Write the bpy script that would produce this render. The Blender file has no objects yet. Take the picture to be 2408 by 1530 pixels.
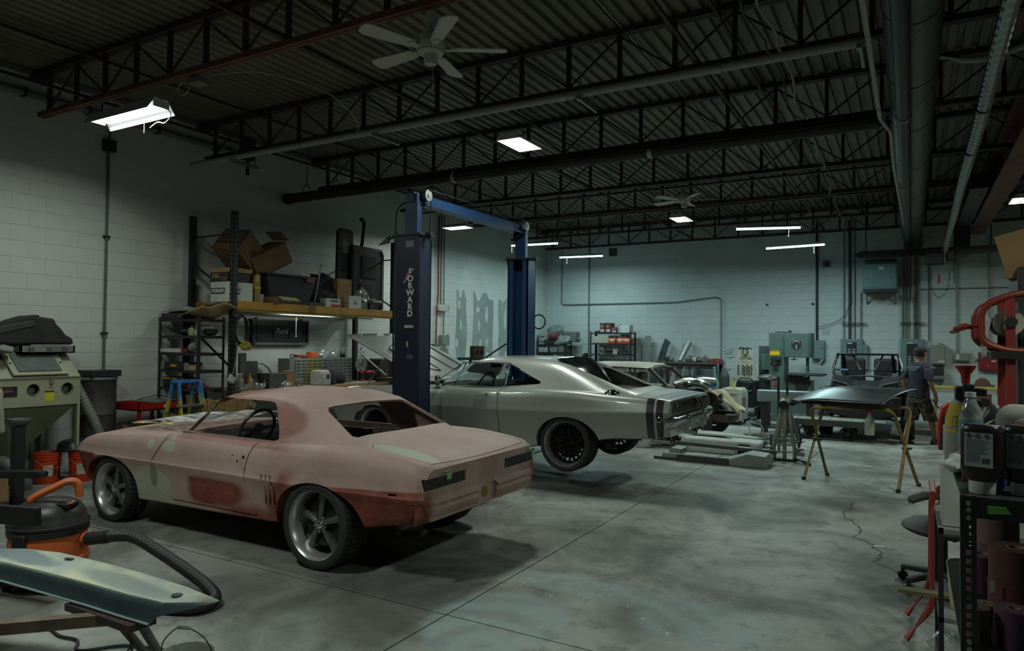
import bpy, bmesh, math, random
import numpy as np
from mathutils import Vector, Matrix, Euler
random.seed(11)
R = math.radians
SC = bpy.context.scene
COL = SC.collection

# ---------------------------------------------------------------- camera
def setup_camera():
    f, pitch, roll, yaw, H = 1636.5, 0.0233, 0.0101, 0.5206, 1.788
    fw = Vector((-math.sin(yaw)*math.cos(pitch), math.cos(yaw)*math.cos(pitch), math.sin(pitch)))
    r = Vector((math.cos(yaw), math.sin(yaw), 0)); u = r.cross(fw)
    r2 = r*math.cos(roll) + u*math.sin(roll); u2 = -r*math.sin(roll) + u*math.cos(roll)
    cd = bpy.data.cameras.new('camera'); cd.sensor_fit = 'HORIZONTAL'; cd.sensor_width = 36
    cd.lens = f/2408*36; cd.clip_start = .05; cd.clip_end = 200
    co = bpy.data.objects.new('camera', cd); COL.objects.link(co)
    co.matrix_world = Matrix(((r2.x, u2.x, -fw.x, 0), (r2.y, u2.y, -fw.y, 0), (r2.z, u2.z, -fw.z, H), (0, 0, 0, 1)))
    SC.camera = co
setup_camera()

# ---------------------------------------------------------------- world and view
W = bpy.data.worlds.new('world'); SC.world = W; W.use_nodes = True
W.node_tree.nodes['Background'].inputs[0].default_value = (.80, 1.0, .90, 1)
W.node_tree.nodes['Background'].inputs[1].default_value = .036
SC.view_settings.view_transform = 'Standard'; SC.view_settings.look = 'None'
SC.view_settings.gamma = 1; SC.view_settings.use_curve_mapping = False
SC.view_settings.exposure = 0.0
SC.cycles.max_bounces = 6; SC.cycles.diffuse_bounces = 3; SC.cycles.glossy_bounces = 4
SC.cycles.transmission_bounces = 5; SC.cycles.transparent_max_bounces = 8
SC.cycles.sample_clamp_indirect = 2.0; SC.cycles.sample_clamp_direct = 30.0
SC.cycles.caustics_reflective = False; SC.cycles.caustics_refractive = False

# light colours and powers (W) of the fixtures; the lamps themselves are built further down
COOL = (.66, .98, 1.0); NEUT = (.90, 1.0, .91)
P_SHOP, P_BAY, P_STRIP = 36, 66, 56

# ---------------------------------------------------------------- materials
def lin(c):
    return tuple(((x/255)/12.92 if x/255 <= .04045 else ((x/255+.055)/1.055)**2.4) for x in c)
MATS = {}
def mat(name, col=(128,128,128), rough=.6, metal=0., var=.0, scale=6., col2=None, bump=0., bscale=40., emit=0., alpha=None,
        trans=0., coat=0., spec=.5, ecol=None):
    if name in MATS: return MATS[name]
    m = bpy.data.materials.new(name); m.use_nodes = True; MATS[name] = m
    nt = m.node_tree; b = nt.nodes['Principled BSDF']
    c = lin(col)
    b.inputs['Base Color'].default_value = (*c, 1)
    b.inputs['Roughness'].default_value = rough; b.inputs['Metallic'].default_value = metal
    b.inputs['Specular IOR Level'].default_value = spec
    if coat: b.inputs['Coat Weight'].default_value = coat; b.inputs['Coat Roughness'].default_value = .06
    if trans: b.inputs['Transmission Weight'].default_value = trans; b.inputs['IOR'].default_value = 1.2
    if alpha is not None: b.inputs['Alpha'].default_value = alpha
    if emit:
        b.inputs['Emission Color'].default_value = (*(ecol or c), 1); b.inputs['Emission Strength'].default_value = emit
    if var or col2 or bump:
        tc = nt.nodes.new('ShaderNodeTexCoord')
    if var or col2:
        n = nt.nodes.new('ShaderNodeTexNoise'); n.inputs['Scale'].default_value = scale; n.inputs['Detail'].default_value = 6
        n.inputs['Roughness'].default_value = .65
        nt.links.new(tc.outputs['Object'], n.inputs['Vector'])
        rp = nt.nodes.new('ShaderNodeValToRGB'); rp.color_ramp.elements[0].position = .35; rp.color_ramp.elements[1].position = .68
        if col2: rp.color_ramp.elements[0].color = (*c, 1); rp.color_ramp.elements[1].color = (*lin(col2), 1)
        else:
            rp.color_ramp.elements[0].color = (*[x*(1-var) for x in c], 1); rp.color_ramp.elements[1].color = (*[min(1, x*(1+var)) for x in c], 1)
        nt.links.new(n.outputs['Fac'], rp.inputs['Fac']); nt.links.new(rp.outputs['Color'], b.inputs['Base Color'])
    if bump:
        n2 = nt.nodes.new('ShaderNodeTexNoise'); n2.inputs['Scale'].default_value = bscale; n2.inputs['Detail'].default_value = 4
        nt.links.new(tc.outputs['Object'], n2.inputs['Vector'])
        bp = nt.nodes.new('ShaderNodeBump'); bp.inputs['Strength'].default_value = bump; bp.inputs['Distance'].default_value = .02
        nt.links.new(n2.outputs['Fac'], bp.inputs['Height']); nt.links.new(bp.outputs['Normal'], b.inputs['Normal'])
    return m

class NB:
    """tiny node helper for the hand-made materials"""
    def __init__(s, name):
        s.m = bpy.data.materials.new(name); MATS[name] = s.m; s.m.use_nodes = True
        s.nt = s.m.node_tree; s.b = s.nt.nodes['Principled BSDF']
        s.tc = s.nt.nodes.new('ShaderNodeTexCoord').outputs['Object']
    def n(s, t, **kw):
        x = s.nt.nodes.new('ShaderNode'+t)
        for k, v in kw.items(): setattr(x, k, v)
        return x
    def link(s, a, b): s.nt.links.new(a, b)
    def math(s, op, a, b=None, c=None, clamp=False):
        x = s.n('Math', operation=op); x.use_clamp = clamp
        for i, v in enumerate((a, b, c)):
            if v is None: continue
            if hasattr(v, 'links'): s.link(v, x.inputs[i])
            else: x.inputs[i].default_value = v
        return x.outputs[0]
    def noise(s, scale, detail=5, rough=.6, vec=None, dist=0):
        x = s.n('TexNoise'); x.inputs['Scale'].default_value = scale; x.inputs['Detail'].default_value = detail
        x.inputs['Roughness'].default_value = rough; x.inputs['Distortion'].default_value = dist
        s.link(vec if vec is not None else s.tc, x.inputs['Vector']); return x.outputs['Fac']
    def ramp(s, fac, lo, hi):
        x = s.n('MapRange'); x.interpolation_type = 'SMOOTHSTEP'; s.link(fac, x.inputs[0]); x.inputs[1].default_value = lo; x.inputs[2].default_value = hi
        return x.outputs[0]
    def mix(s, fac, a, b):
        x = s.n('Mix', data_type='RGBA')
        if hasattr(fac, 'links'): s.link(fac, x.inputs[0])
        else: x.inputs[0].default_value = fac
        for i, v in ((6, a), (7, b)):
            if hasattr(v, 'links'): s.link(v, x.inputs[i])
            else: x.inputs[i].default_value = (*lin(v), 1)
        return x.outputs[2]
    def xyz(s, vec=None):
        x = s.n('SeparateXYZ'); s.link(vec if vec is not None else s.tc, x.inputs[0]); return x.outputs
    def color(s, c): s.link(c, s.b.inputs['Base Color'])
    def bump(s, h, strength=.3, dist=.01):
        x = s.n('Bump'); x.inputs['Strength'].default_value = strength; x.inputs['Distance'].default_value = dist
        s.link(h, x.inputs['Height']); s.link(x.outputs['Normal'], s.b.inputs['Normal'])
    def set(s, **kw):
        for k, v in kw.items():
            if hasattr(v, 'links'): s.link(v, s.b.inputs[k.replace('_', ' ')])
            else: s.b.inputs[k.replace('_', ' ')].default_value = v
    def blob(s, center, rad, soft=.35, nscale=4., namp=.35):
        """mask 1 inside an ellipsoid with a ragged edge (object space)"""
        mp = s.n('VectorMath', operation='SUBTRACT'); s.link(s.tc, mp.inputs[0]); mp.inputs[1].default_value = center
        dv = s.n('VectorMath', operation='DIVIDE'); s.link(mp.outputs[0], dv.inputs[0]); dv.inputs[1].default_value = rad
        ln = s.n('VectorMath', operation='LENGTH'); s.link(dv.outputs[0], ln.inputs[0])
        d = s.math('ADD', ln.outputs['Value'], s.math('MULTIPLY', s.math('SUBTRACT', s.noise(nscale), .5), namp*2))
        return s.ramp(d, 1+soft/2, 1-soft/2)

# ---------------------------------------------------------------- geometry builder
def frame(d, up=(0, 0, 1)):
    d = Vector(d).normalized(); up = Vector(up)
    if abs(d.dot(up)) > .98: up = Vector((0, 1, 0))
    x = d.cross(up).normalized(); y = x.cross(d).normalized()
    return x, y, d
class G:
    def __init__(s, xf=None): s.v = []; s.f = []; s.xf = xf
    def add(s, V, F):
        o = len(s.v)
        if s.xf is not None: V = [s.xf @ Vector(p) for p in V]
        s.v += [tuple(p) for p in V]; s.f += [tuple(i+o for i in q) for q in F]; return s
    def box(s, c, d, rz=0, rot=None):
        hx, hy, hz = d[0]/2, d[1]/2, d[2]/2
        P = [Vector((x*hx, y*hy, z*hz)) for z in (-1, 1) for x, y in ((-1, -1), (1, -1), (1, 1), (-1, 1))]
        m = (rot if rot is not None else Matrix.Rotation(rz, 3, 'Z'))
        c = Vector(c)
        return s.add([m @ p + c for p in P], [(3, 2, 1, 0), (4, 5, 6, 7), (0, 1, 5, 4), (1, 2, 6, 5), (2, 3, 7, 6), (3, 0, 4, 7)])
    def b2(s, lo, hi): return s.box([(a+b)/2 for a, b in zip(lo, hi)], [abs(b-a) for a, b in zip(lo, hi)])
    def bar(s, a, b, w, h=None, up=(0, 0, 1)):
        a = Vector(a); b = Vector(b); x, y, d = frame(b-a, up); h = h or w
        o = [(-w/2, -h/2), (w/2, -h/2), (w/2, h/2), (-w/2, h/2)]
        return s.add([a+x*p+y*q for p, q in o]+[b+x*p+y*q for p, q in o], [(3, 2, 1, 0), (4, 5, 6, 7)]+[(i, (i+1) % 4, 4+(i+1) % 4, 4+i) for i in range(4)])
    def cyl(s, a, b, r, r2=None, n=14, caps=True):
        a = Vector(a); b = Vector(b); x, y, d = frame(b-a); r2 = r if r2 is None else r2
        V = []
        for c, q in ((a, r), (b, r2)):
            V += [c+x*math.cos(t)*q+y*math.sin(t)*q for t in [2*math.pi*i/n for i in range(n)]]
        F = [(i, (i+1) % n, n+(i+1) % n, n+i) for i in range(n)]
        if caps: F += [tuple(range(n-1, -1, -1)), tuple(range(n, 2*n))]
        return s.add(V, F)
    def tube(s, path, r, n=8, closed=False, caps=True):
        P = [Vector(p) for p in path]; N = len(P); V = []; px = None
        for i in range(N):
            if closed: d = P[(i+1) % N]-P[i-1]
            else: d = P[min(i+1, N-1)]-P[max(i-1, 0)]
            d = d.normalized() if d.length > 1e-9 else Vector((0, 0, 1))
            if px is None: x, y, _ = frame(d)
            else:
                x = (px-d*px.dot(d)); x = x.normalized() if x.length > 1e-6 else frame(d)[0]; y = d.cross(x)
            px = x; rr = r[i] if isinstance(r, (list, tuple)) else r
            V += [P[i]+x*math.cos(t)*rr+y*math.sin(t)*rr for t in [2*math.pi*k/n for k in range(n)]]
        F = []
        for i in range(N if closed else N-1):
            a = i*n; b = ((i+1) % N)*n
            F += [(a+k, a+(k+1) % n, b+(k+1) % n, b+k) for k in range(n)]
        if caps and not closed: F += [tuple(range(n-1, -1, -1)), tuple(range((N-1)*n, N*n))]
        return s.add(V, F)
    def lathe(s, prof, n=32, o=(0, 0, 0), axis='z', close=False):
        o = Vector(o); V = []; m = len(prof)
        for i in range(n):
            t = 2*math.pi*i/n; c, q = math.cos(t), math.sin(t)
            for r, z in prof:
                p = (r*c, r*q, z) if axis == 'z' else ((r*c, z, r*q) if axis == 'y' else (z, r*c, r*q))
                V.append(o+Vector(p))
        F = []
        for i in range(n):
            a = i*m; b = ((i+1) % n)*m
            for k in range(m if close else m-1):
                k2 = (k+1) % m
                F.append((a+k, b+k, b+k2, a+k2))
        return s.add(V, F)
    def prism(s, poly, a, b, axis='y'):
        def P(u, v, h): return {'y': (u, h, v), 'x': (h, u, v), 'z': (u, v, h)}[axis]
        n = len(poly)
        return s.add([P(u, v, a) for u, v in poly]+[P(u, v, b) for u, v in poly],
                     [tuple(range(n)), tuple(range(2*n-1, n-1, -1))]+[(i, n+i, n+(i+1) % n, (i+1) % n) for i in range(n)])
    def ball(s, c, r, n=12, sc=(1, 1, 1)):
        c = Vector(c); m = n//2
        prof = [(math.sin(math.pi*k/m), -math.cos(math.pi*k/m)) for k in range(m+1)]
        V = []; F = []
        for k in range(m+1):
            for i in range(n):
                t = 2*math.pi*i/n
                V.append(c+Vector((prof[k][0]*math.cos(t)*r*sc[0], prof[k][0]*math.sin(t)*r*sc[1], prof[k][1]*r*sc[2])))
        for k in range(m):
            for i in range(n): F.append((k*n+i, k*n+(i+1) % n, (k+1)*n+(i+1) % n, (k+1)*n+i))
        return s.add(V, F)
    def grid(s, fn, nu, nv, thick=0):
        V = [Vector(fn(i/(nu-1), j/(nv-1))) for i in range(nu) for j in range(nv)]
        F = [(i*nv+j, (i+1)*nv+j, (i+1)*nv+j+1, i*nv+j+1) for i in range(nu-1) for j in range(nv-1)]
        return s.add(V, F)
    def rings(s, rings, caps=True):
        n = len(rings[0]); V = [p for r in rings for p in r]; F = []
        for k in range(len(rings)-1):
            F += [(k*n+i, k*n+(i+1) % n, (k+1)*n+(i+1) % n, (k+1)*n+i) for i in range(n)]
        if caps: F += [tuple(range(n-1, -1, -1)), tuple(range((len(rings)-1)*n, len(rings)*n))]
        return s.add(V, F)
    def mesh(s, name, smooth=None):
        me = bpy.data.meshes.new(name); me.from_pydata(s.v, [], s.f); me.validate(); fin(me, smooth); return me
def fin(me, smooth=None, fix=True):
    if fix:
        bm = bmesh.new(); bm.from_mesh(me); bmesh.ops.recalc_face_normals(bm, faces=bm.faces); bm.to_mesh(me); bm.free()
    if smooth:
        me.polygons.foreach_set('use_smooth', [True]*len(me.polygons)); me.set_sharp_from_angle(angle=R(smooth))
    me.update()
def obj(name, g, m, parent=None, loc=None, rot=None, smooth=35, bev=0, seg=2, solid=0, sub=0, label=None, kind=None):
    me = g if isinstance(g, bpy.types.Mesh) else g.mesh(name, smooth)
    o = bpy.data.objects.new(name, me); COL.objects.link(o)
    if m is not None and not me.materials: me.materials.append(m)
    if parent is not None: o.parent = parent
    if loc is not None: o.location = loc
    if rot is not None: o.rotation_euler = rot
    if solid: md = o.modifiers.new('thickness', 'SOLIDIFY'); md.thickness = solid; md.offset = 0
    if sub: md = o.modifiers.new('sub', 'SUBSURF'); md.levels = sub; md.render_levels = sub
    if bev: md = o.modifiers.new('bevel', 'BEVEL'); md.width = bev; md.segments = seg; md.limit_method = 'ANGLE'; md.angle_limit = R(40)
    if label: o['label'] = label
    if kind: o['kind'] = kind
    return o
def thing(name, label, cat, loc=(0, 0, 0), rz=0, group=None, rot=None):
    o = bpy.data.objects.new(name, None); COL.objects.link(o); o.location = loc; o.rotation_euler = rot or (0, 0, rz)
    o.empty_display_size = .1
    return tag(o, label, cat, group)
def tag(o, label, cat, group=None):
    o['label'] = label; o['category'] = cat
    if group: o['group'] = group
    return o
def one(name, label, cat, g, m, group=None, **kw): return tag(obj(name, g, m, **kw), label, cat, group)
def struct(name, g, m, **kw):
    o = obj(name, g, m, **kw); o['kind'] = 'structure'; return o
def dup(root, loc, rz=None, label=None, group=None, scale=None):
    def cp(o, par):
        c = o.copy(); COL.objects.link(c); c.parent = par
        for ch in kids[o.name]: cp(ch, c)
        return c
    kids = {}
    def walk(o):
        kids[o.name] = [c for c in COL.objects if c.parent == o] if False else list(o.children)
        for c in kids[o.name]: walk(c)
    walk(root); c = cp(root, root.parent)
    c.location = loc
    if rz is not None: c.rotation_euler = (0, 0, rz) if not isinstance(rz, tuple) else rz
    if scale: c.scale = scale
    if label: c['label'] = label
    if group: c['group'] = group
    return c
def boolean(base, cutters, op='DIFFERENCE', solver='EXACT'):
    """apply boolean modifiers on a mesh; returns a new mesh"""
    a = bpy.data.objects.new('tmp_a', base); COL.objects.link(a); tmp = []
    for c in cutters:
        me = c if isinstance(c, bpy.types.Mesh) else c.mesh('cut')
        b = bpy.data.objects.new('tmp_b', me); COL.objects.link(b); tmp.append(b)
        md = a.modifiers.new('b', 'BOOLEAN'); md.object = b; md.operation = op; md.solver = solver
    dg = bpy.context.evaluated_depsgraph_get(); dg.update()
    me = bpy.data.meshes.new_from_object(a.evaluated_get(dg))
    for o in tmp+[a]: bpy.data.objects.remove(o)
    return me
def text(name, s, size, m, parent=None, loc=(0, 0, 0), rot=(0, 0, 0), depth=.001, sx=1., align='CENTER', bold=0, shear=0, sp=1.):
    cu = bpy.data.curves.new('t', 'FONT'); cu.body = s; cu.size = size; cu.extrude = depth; cu.align_x = align; cu.align_y = 'CENTER'
    cu.offset = bold; cu.shear = shear; cu.space_character = sp; cu.space_line = .8; cu.resolution_u = 3
    t = bpy.data.objects.new('t', cu); COL.objects.link(t)
    dg = bpy.context.evaluated_depsgraph_get(); dg.update()
    me = bpy.data.meshes.new_from_object(t.evaluated_get(dg)); bpy.data.objects.remove(t)
    me.name = name; me.materials.clear(); me.materials.append(m)
    o = bpy.data.objects.new(name, me); COL.objects.link(o); o.parent = parent; o.location = loc; o.rotation_euler = rot; o.scale = (sx, 1, 1)
    return o
FX = (math.pi/2, 0, math.pi/2)      # text facing +X
FY = (math.pi/2, 0, 0)              # text facing -Y
def arc(c, r, a0, a1, n=8, plane='xz'):
    out = []
    for i in range(n+1):
        t = R(a0+(a1-a0)*i/n); u, v = r*math.cos(t), r*math.sin(t)
        out.append((c[0]+u, c[1], c[2]+v) if plane == 'xz' else ((c[0], c[1]+u, c[2]+v) if plane == 'yz' else (c[0]+u, c[1]+v, c[2])))
    return out
def bend(pts, r=.05, n=5):
    """round the corners of a polyline"""
    P = [Vector(p) for p in pts]; out = [P[0]]
    for i in range(1, len(P)-1):
        a = (P[i-1]-P[i]); b = (P[i+1]-P[i]); q = min(r, a.length*.45, b.length*.45)
        p0 = P[i]+a.normalized()*q; p1 = P[i]+b.normalized()*q
        for k in range(n+1):
            t = k/n; out.append(p0*(1-t)**2+P[i]*2*t*(1-t)+p1*t*t)
    out.append(P[-1]); return out
def smooth_path(pts, n=6):
    P = [Vector(p) for p in pts]; out = []
    for i in range(len(P)-1):
        p0 = P[max(i-1, 0)]; p1 = P[i]; p2 = P[i+1]; p3 = P[min(i+2, len(P)-1)]
        for k in range(n):
            t = k/n
            out.append(.5*((2*p1)+(p2-p0)*t+(2*p0-5*p1+4*p2-p3)*t*t+(3*p1-p0-3*p2+p3)*t**3))
    out.append(P[-1]); return out
def rrect(w, h, r, n=4, c=(0, 0)):
    out = []
    for sx, sy, a in ((1, 1, 0), (-1, 1, 90), (-1, -1, 180), (1, -1, 270)):
        for k in range(n+1):
            t = R(a+90*k/n); out.append((c[0]+sx*(w/2-r)+r*math.cos(t), c[1]+sy*(h/2-r)+r*math.sin(t)))
    return out
# ================================================================ STRUCTURE
XL, YB, ZC = -9.8, 19.22, 5.2
# --- materials of the shell
def wall_mat(name, c1, c2, joint):
    k = NB(name); n = k.noise(1.3, 6, .6); d = k.noise(9, 5, .7)
    col = k.mix(k.ramp(n, .3, .75), c1, c2)
    col = k.mix(k.math('MULTIPLY', k.ramp(d, .62, .8), .5), col, joint)
    k.color(col); k.set(Roughness=.55); k.bump(k.noise(60, 4, .6), .25, .004); return k.m
M_WALL = wall_mat('painted_block', (196,200,194), (182,188,182), (150,156,150))
M_WALLB = wall_mat('painted_block_far', (190,200,198), (176,188,186), (140,150,148))
def floor_mat():
    k = NB('concrete'); n = k.noise(.9, 8, .62, dist=.6); d = k.noise(4.5, 8, .7); f = k.noise(38, 4, .7)
    col = k.mix(k.ramp(n, .34, .66), (92,95,89), (152,156,148))
    col = k.mix(k.math('MULTIPLY', k.ramp(d, .50, .70), .7), col, (80,82,77))
    col = k.mix(k.math('MULTIPLY', k.ramp(f, .62, .75), .5), col, (165,168,160))
    # ragged darker patches beside the coupe and further back
    col = k.mix(k.math('MULTIPLY', k.blob((-3.9, 3.9, 0), (1.5, .75, .5), .9, 3, .5), .45), col, (62,63,60))
    col = k.mix(k.math('MULTIPLY', k.blob((-1.4, 12.4, 0), (.9, .5, .5), .8, 3, .5), .35), col, (70,72,68))
    # spilled filler slurry that dried in swept arcs near the joint
    x = k.xyz()
    dx = k.math('SUBTRACT', x[0], -2.2); dy = k.math('SUBTRACT', x[1], 3.5)
    rad = k.math('SQRT', k.math('ADD', k.math('MULTIPLY', dx, dx), k.math('MULTIPLY', dy, dy)))
    nz = k.noise(3.2, 4, .6)
    ring = k.math('SINE', k.math('ADD', k.math('MULTIPLY', rad, 26), k.math('MULTIPLY', nz, 9)))
    s1 = k.blob((-2.32, 3.85, 0), (.42, .52, .5), .3, 2.4, .25)
    s2 = k.blob((-2.0, 4.72, 0), (.75, .2, .5), .5, 3.2, .4)
    s3 = k.blob((-1.15, 4.5, 0), (.42, .36, .5), .5, 3.2, .4)
    sm = k.math('MAXIMUM', s1, k.math('MAXIMUM', k.math('MULTIPLY', s2, .75), k.math('MULTIPLY', s3, .8)))
    sm = k.math('MULTIPLY', sm, k.math('ADD', .55, k.math('MULTIPLY', k.ramp(ring, -1, 1), .45)))
    col = k.mix(k.math('MULTIPLY', sm, .75), col, (140,160,160))
    # white dried splatter dots
    v = k.n('TexVoronoi'); v.inputs['Scale'].default_value = 17; k.link(k.tc, v.inputs['Vector'])
    dots = k.ramp(k.math('ADD', v.outputs['Distance'], k.math('MULTIPLY', k.noise(30), .25)), .34, .26)
    zone = k.blob((-1.6, 4.2, 0), (1.3, .9, .5), .8, 2.5, .5)
    col = k.mix(k.math('MULTIPLY', k.math('MULTIPLY', dots, zone), k.ramp(k.noise(7), .5, .62)), col, (176,186,180))
    k.color(col)
    k.set(Roughness=k.math('ADD', .46, k.math('MULTIPLY', d, .3)))
    k.bump(k.math('ADD', k.noise(26, 6, .7), k.math('MULTIPLY', k.noise(110, 3), .4)), .35, .006); return k.m
M_FLOOR = floor_mat()
M_JOINT = mat('joint_dark', (40,41,38), .9)
M_DECK = mat('deck_steel', (118,113,100), .55, .2, var=.25, scale=1.5)
M_JOIST = mat('joist_paint', (58,46,42), .6, .1, var=.3, scale=2)
M_RUST = mat('joist_primer', (112,70,56), .65, .1, var=.25, scale=3)
M_GALV = mat('galvanised', (150,156,150), .38, .7, var=.18, scale=9)
M_BLACK = mat('black_paint', (34,35,34), .5)
M_DARK = mat('dark_steel', (52,54,52), .5, .4, var=.2)
M_PIPEW = mat('pipe_pale', (150,158,150), .5, .1)

# --- floor: slab panels with sawn joints between them
base = struct('floor', G().b2((-9.9, -3, -.2), (7, 19.4, -.012)), M_JOINT)
xs = [-9.85, -5.92+.0, -2.64, 1.6, 6.95]; ys = [-2.95, 3.78, 9.3, 14.6, 19.35]
xs[1] = -6.3
for i in range(4):
    for j in range(4):
        g = G().b2((xs[i]+.006, ys[j]+.006, -.012), (xs[i+1]-.006, ys[j+1]-.006, 0))
        obj('slab', g, M_FLOOR, base)
# long hairline crack in the concrete
ck = [(-.62, 8.9), (-.55, 8.5), (-.66, 8.2), (-.5, 7.9), (-.42, 7.55), (-.47, 7.3), (-.30, 7.05), (-.22, 6.75), (-.26, 6.55), (-.08, 6.3), (-.02, 6.05), (.12, 5.85)]
g = G(); ck2 = []
for a, b in zip(ck, ck[1:]):
    for t in (0, .25, .5, .75): ck2.append((a[0]+(b[0]-a[0])*t+random.uniform(-.025, .025), a[1]+(b[1]-a[1])*t+random.uniform(-.02, .02)))
for a, b in zip(ck2, ck2[1:]): g.bar((*a, .0005), (*b, .0005), .007+random.uniform(0, .006), .0012)
obj('crack', g, M_JOINT, base)

# --- block walls
def block_wall(name, m, along, fixed, lo, hi, z0, face, plain_lo):
    """along: 'y' (left wall, at x=fixed) or 'x' (back wall, at y=fixed). blocks 406 x 203 mm, struck joints"""
    L, Hh, ch = .4064, .2032, .0035
    b = G()
    if along == 'y': b.b2((fixed-.25, plain_lo, 0), (fixed-.005, hi+.2, 5.28))
    else: b.b2((plain_lo, fixed+.005, 0), (hi, fixed+.25, 5.28))
    wall = struct(name, b, m)
    def block(g, w, a, c):
        # front face proud by 4 mm with a chamfer
        def P(u, v, d): return (fixed+face[0]*d-(.005 if face[0] > 0 else 0)*0, a+u, c+v) if along == 'y' else (a+u, fixed+face[1]*d, c+v)
        x0, x1, y0, y1 = -w/2+.0003, w/2-.0003, .0012, Hh-.0012
        V = [P(x0, y0, -.006), P(x1, y0, -.006), P(x1, y1, -.006), P(x0, y1, -.006), P(x0+.0008, y0+ch, 0), P(x1-.0008, y0+ch, 0), P(x1-.0008, y1-ch, 0), P(x0+.0008, y1-ch, 0)]
        g.add(V, [(4, 5, 6, 7), (0, 1, 5, 4), (1, 2, 6, 5), (2, 3, 7, 6), (3, 0, 4, 7)])
    cells = []
    nr = 26
    for r in range(nr):
        z = z0-Hh+r*Hh if z0 else r*Hh
        if z+Hh > 5.27: continue
        a = lo-(L/2 if r % 2 else 0)
        while a < hi:
            c = a+L/2; w = L
            if c-w/2 < lo: w = c+L/2-lo; c = lo+w/2
            if c+w/2 > hi: w = hi-(c-w/2); c = hi-w/2
            if w > .05: cells.append((c, z, w))
            a += L
    def dist(c):
        p = Vector((fixed, c[0], c[1])) if along == 'y' else Vector((c[0], fixed, c[1]))
        q = (p-Vector((0, 0, 1.8))).length
        if c[1] < .75: q += 50
        return q
    cells.sort(key=dist)
    g = G(); block(g, L, 0, 0); me = g.mesh('block', None); me.materials.append(m)
    n = 0; rest = G()
    for c, z, w in cells:
        if n < 300 and abs(w-L) < 1e-6:
            o = bpy.data.objects.new('block', me); COL.objects.link(o); o.parent = wall
            o.location = (0, c, z) if along == 'y' else (c, 0, z); n += 1
        else: block(rest, w, c, z)
    obj('block_courses', rest, m, wall, smooth=None, kind='stuff')
    return wall
WL = block_wall('wall_left', M_WALL, 'y', XL, 3.4, 19.22, .157, (1, 0), -3)
WB = block_wall('wall_back', M_WALLB, 'x', YB, -9.8, 3.0, .087, (0, -1), -10)
# wall behind and at the right stay open to the rest of the shop
# patched drywall repair smears on the left wall near the far corner
def patch_mat():
    k = NB('grey_primer_patch'); x = k.xyz()
    k.color(k.mix(k.ramp(k.noise(3.0, 4), .35, .7), (128,138,134), (146,154,150))); k.set(Roughness=.6); return k.m
mp = patch_mat()
g = G()
for y0, y1, seed in ((14.30, 14.75, 1), (15.05, 16.05, 2), (16.35, 17.6, 3)):
    rnd = random.Random(seed); top = []; 
    n = 9
    for i in range(n+1): top.append((y0+(y1-y0)*i/n, 2.98+.10*math.sin(i*1.1+seed)+rnd.uniform(-.05, .05)))
    poly = [(y0, .3)]+[(y0+rnd.uniform(-.04, .04), .6+.4*k) for k in range(6)]+top+[(y1+rnd.uniform(-.04, .04), 2.6-.4*k) for k in range(6)]+[(y1, .3)]
    g2 = G(); g2.prism(poly, XL+.0005, XL+.002, 'x'); obj('primer_patch', g2, mp, WL, smooth=None)
# white filler daubs on the patches
mw = mat('filler_daub', (186,194,190), .6)
for i, (y, z, w, h) in enumerate([(14.42, 2.7, .10, .26), (14.5, 2.2, .08, .3), (14.33, 1.75, .13, .2), (15.3, 2.62, .16, .14), (15.72, 2.5, .14, .4), (15.35, 2.2, .09, .3), (15.42, 1.7, .1, .36), (15.75, 1.75, .08, .26), (15.3, 1.3, .12, .5), (15.78, 1.4, .2, .2), (16.7, 2.4, .1, .55), (17.1, 2.55, .14, .18), (16.75, 1.4, .1, .3), (17.15, 1.9, .1, .2), (14.4, 1.2, .07, .5)]):
    pl = [(y+w/2*math.cos(t)*(1+.2*math.sin(3*t+i)), z+h/2*math.sin(t)*(1+.2*math.cos(2*t+i))) for t in [2*math.pi*k/12 for k in range(12)]]
    obj('filler_daub', G().prism(pl, XL+.002, XL+.0035, 'x'), mw, WL, smooth=None)

# --- ceiling deck: ribbed steel running from front to back
g = G(); p = .1524; x = XL-.1; V = []; prof = []
while x < 6.6:
    prof += [(x, ZC+.04), (x+.045, ZC+.04), (x+.06, ZC), (x+.1374, ZC)]; x += p
n = len(prof)
g.add([(a, -3, z) for a, z in prof]+[(a, 19.4, z) for a, z in prof], [(i, i+1, n+i+1, n+i) for i in range(n-1)])
struct('ceiling', g, M_DECK, smooth=None)

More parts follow.
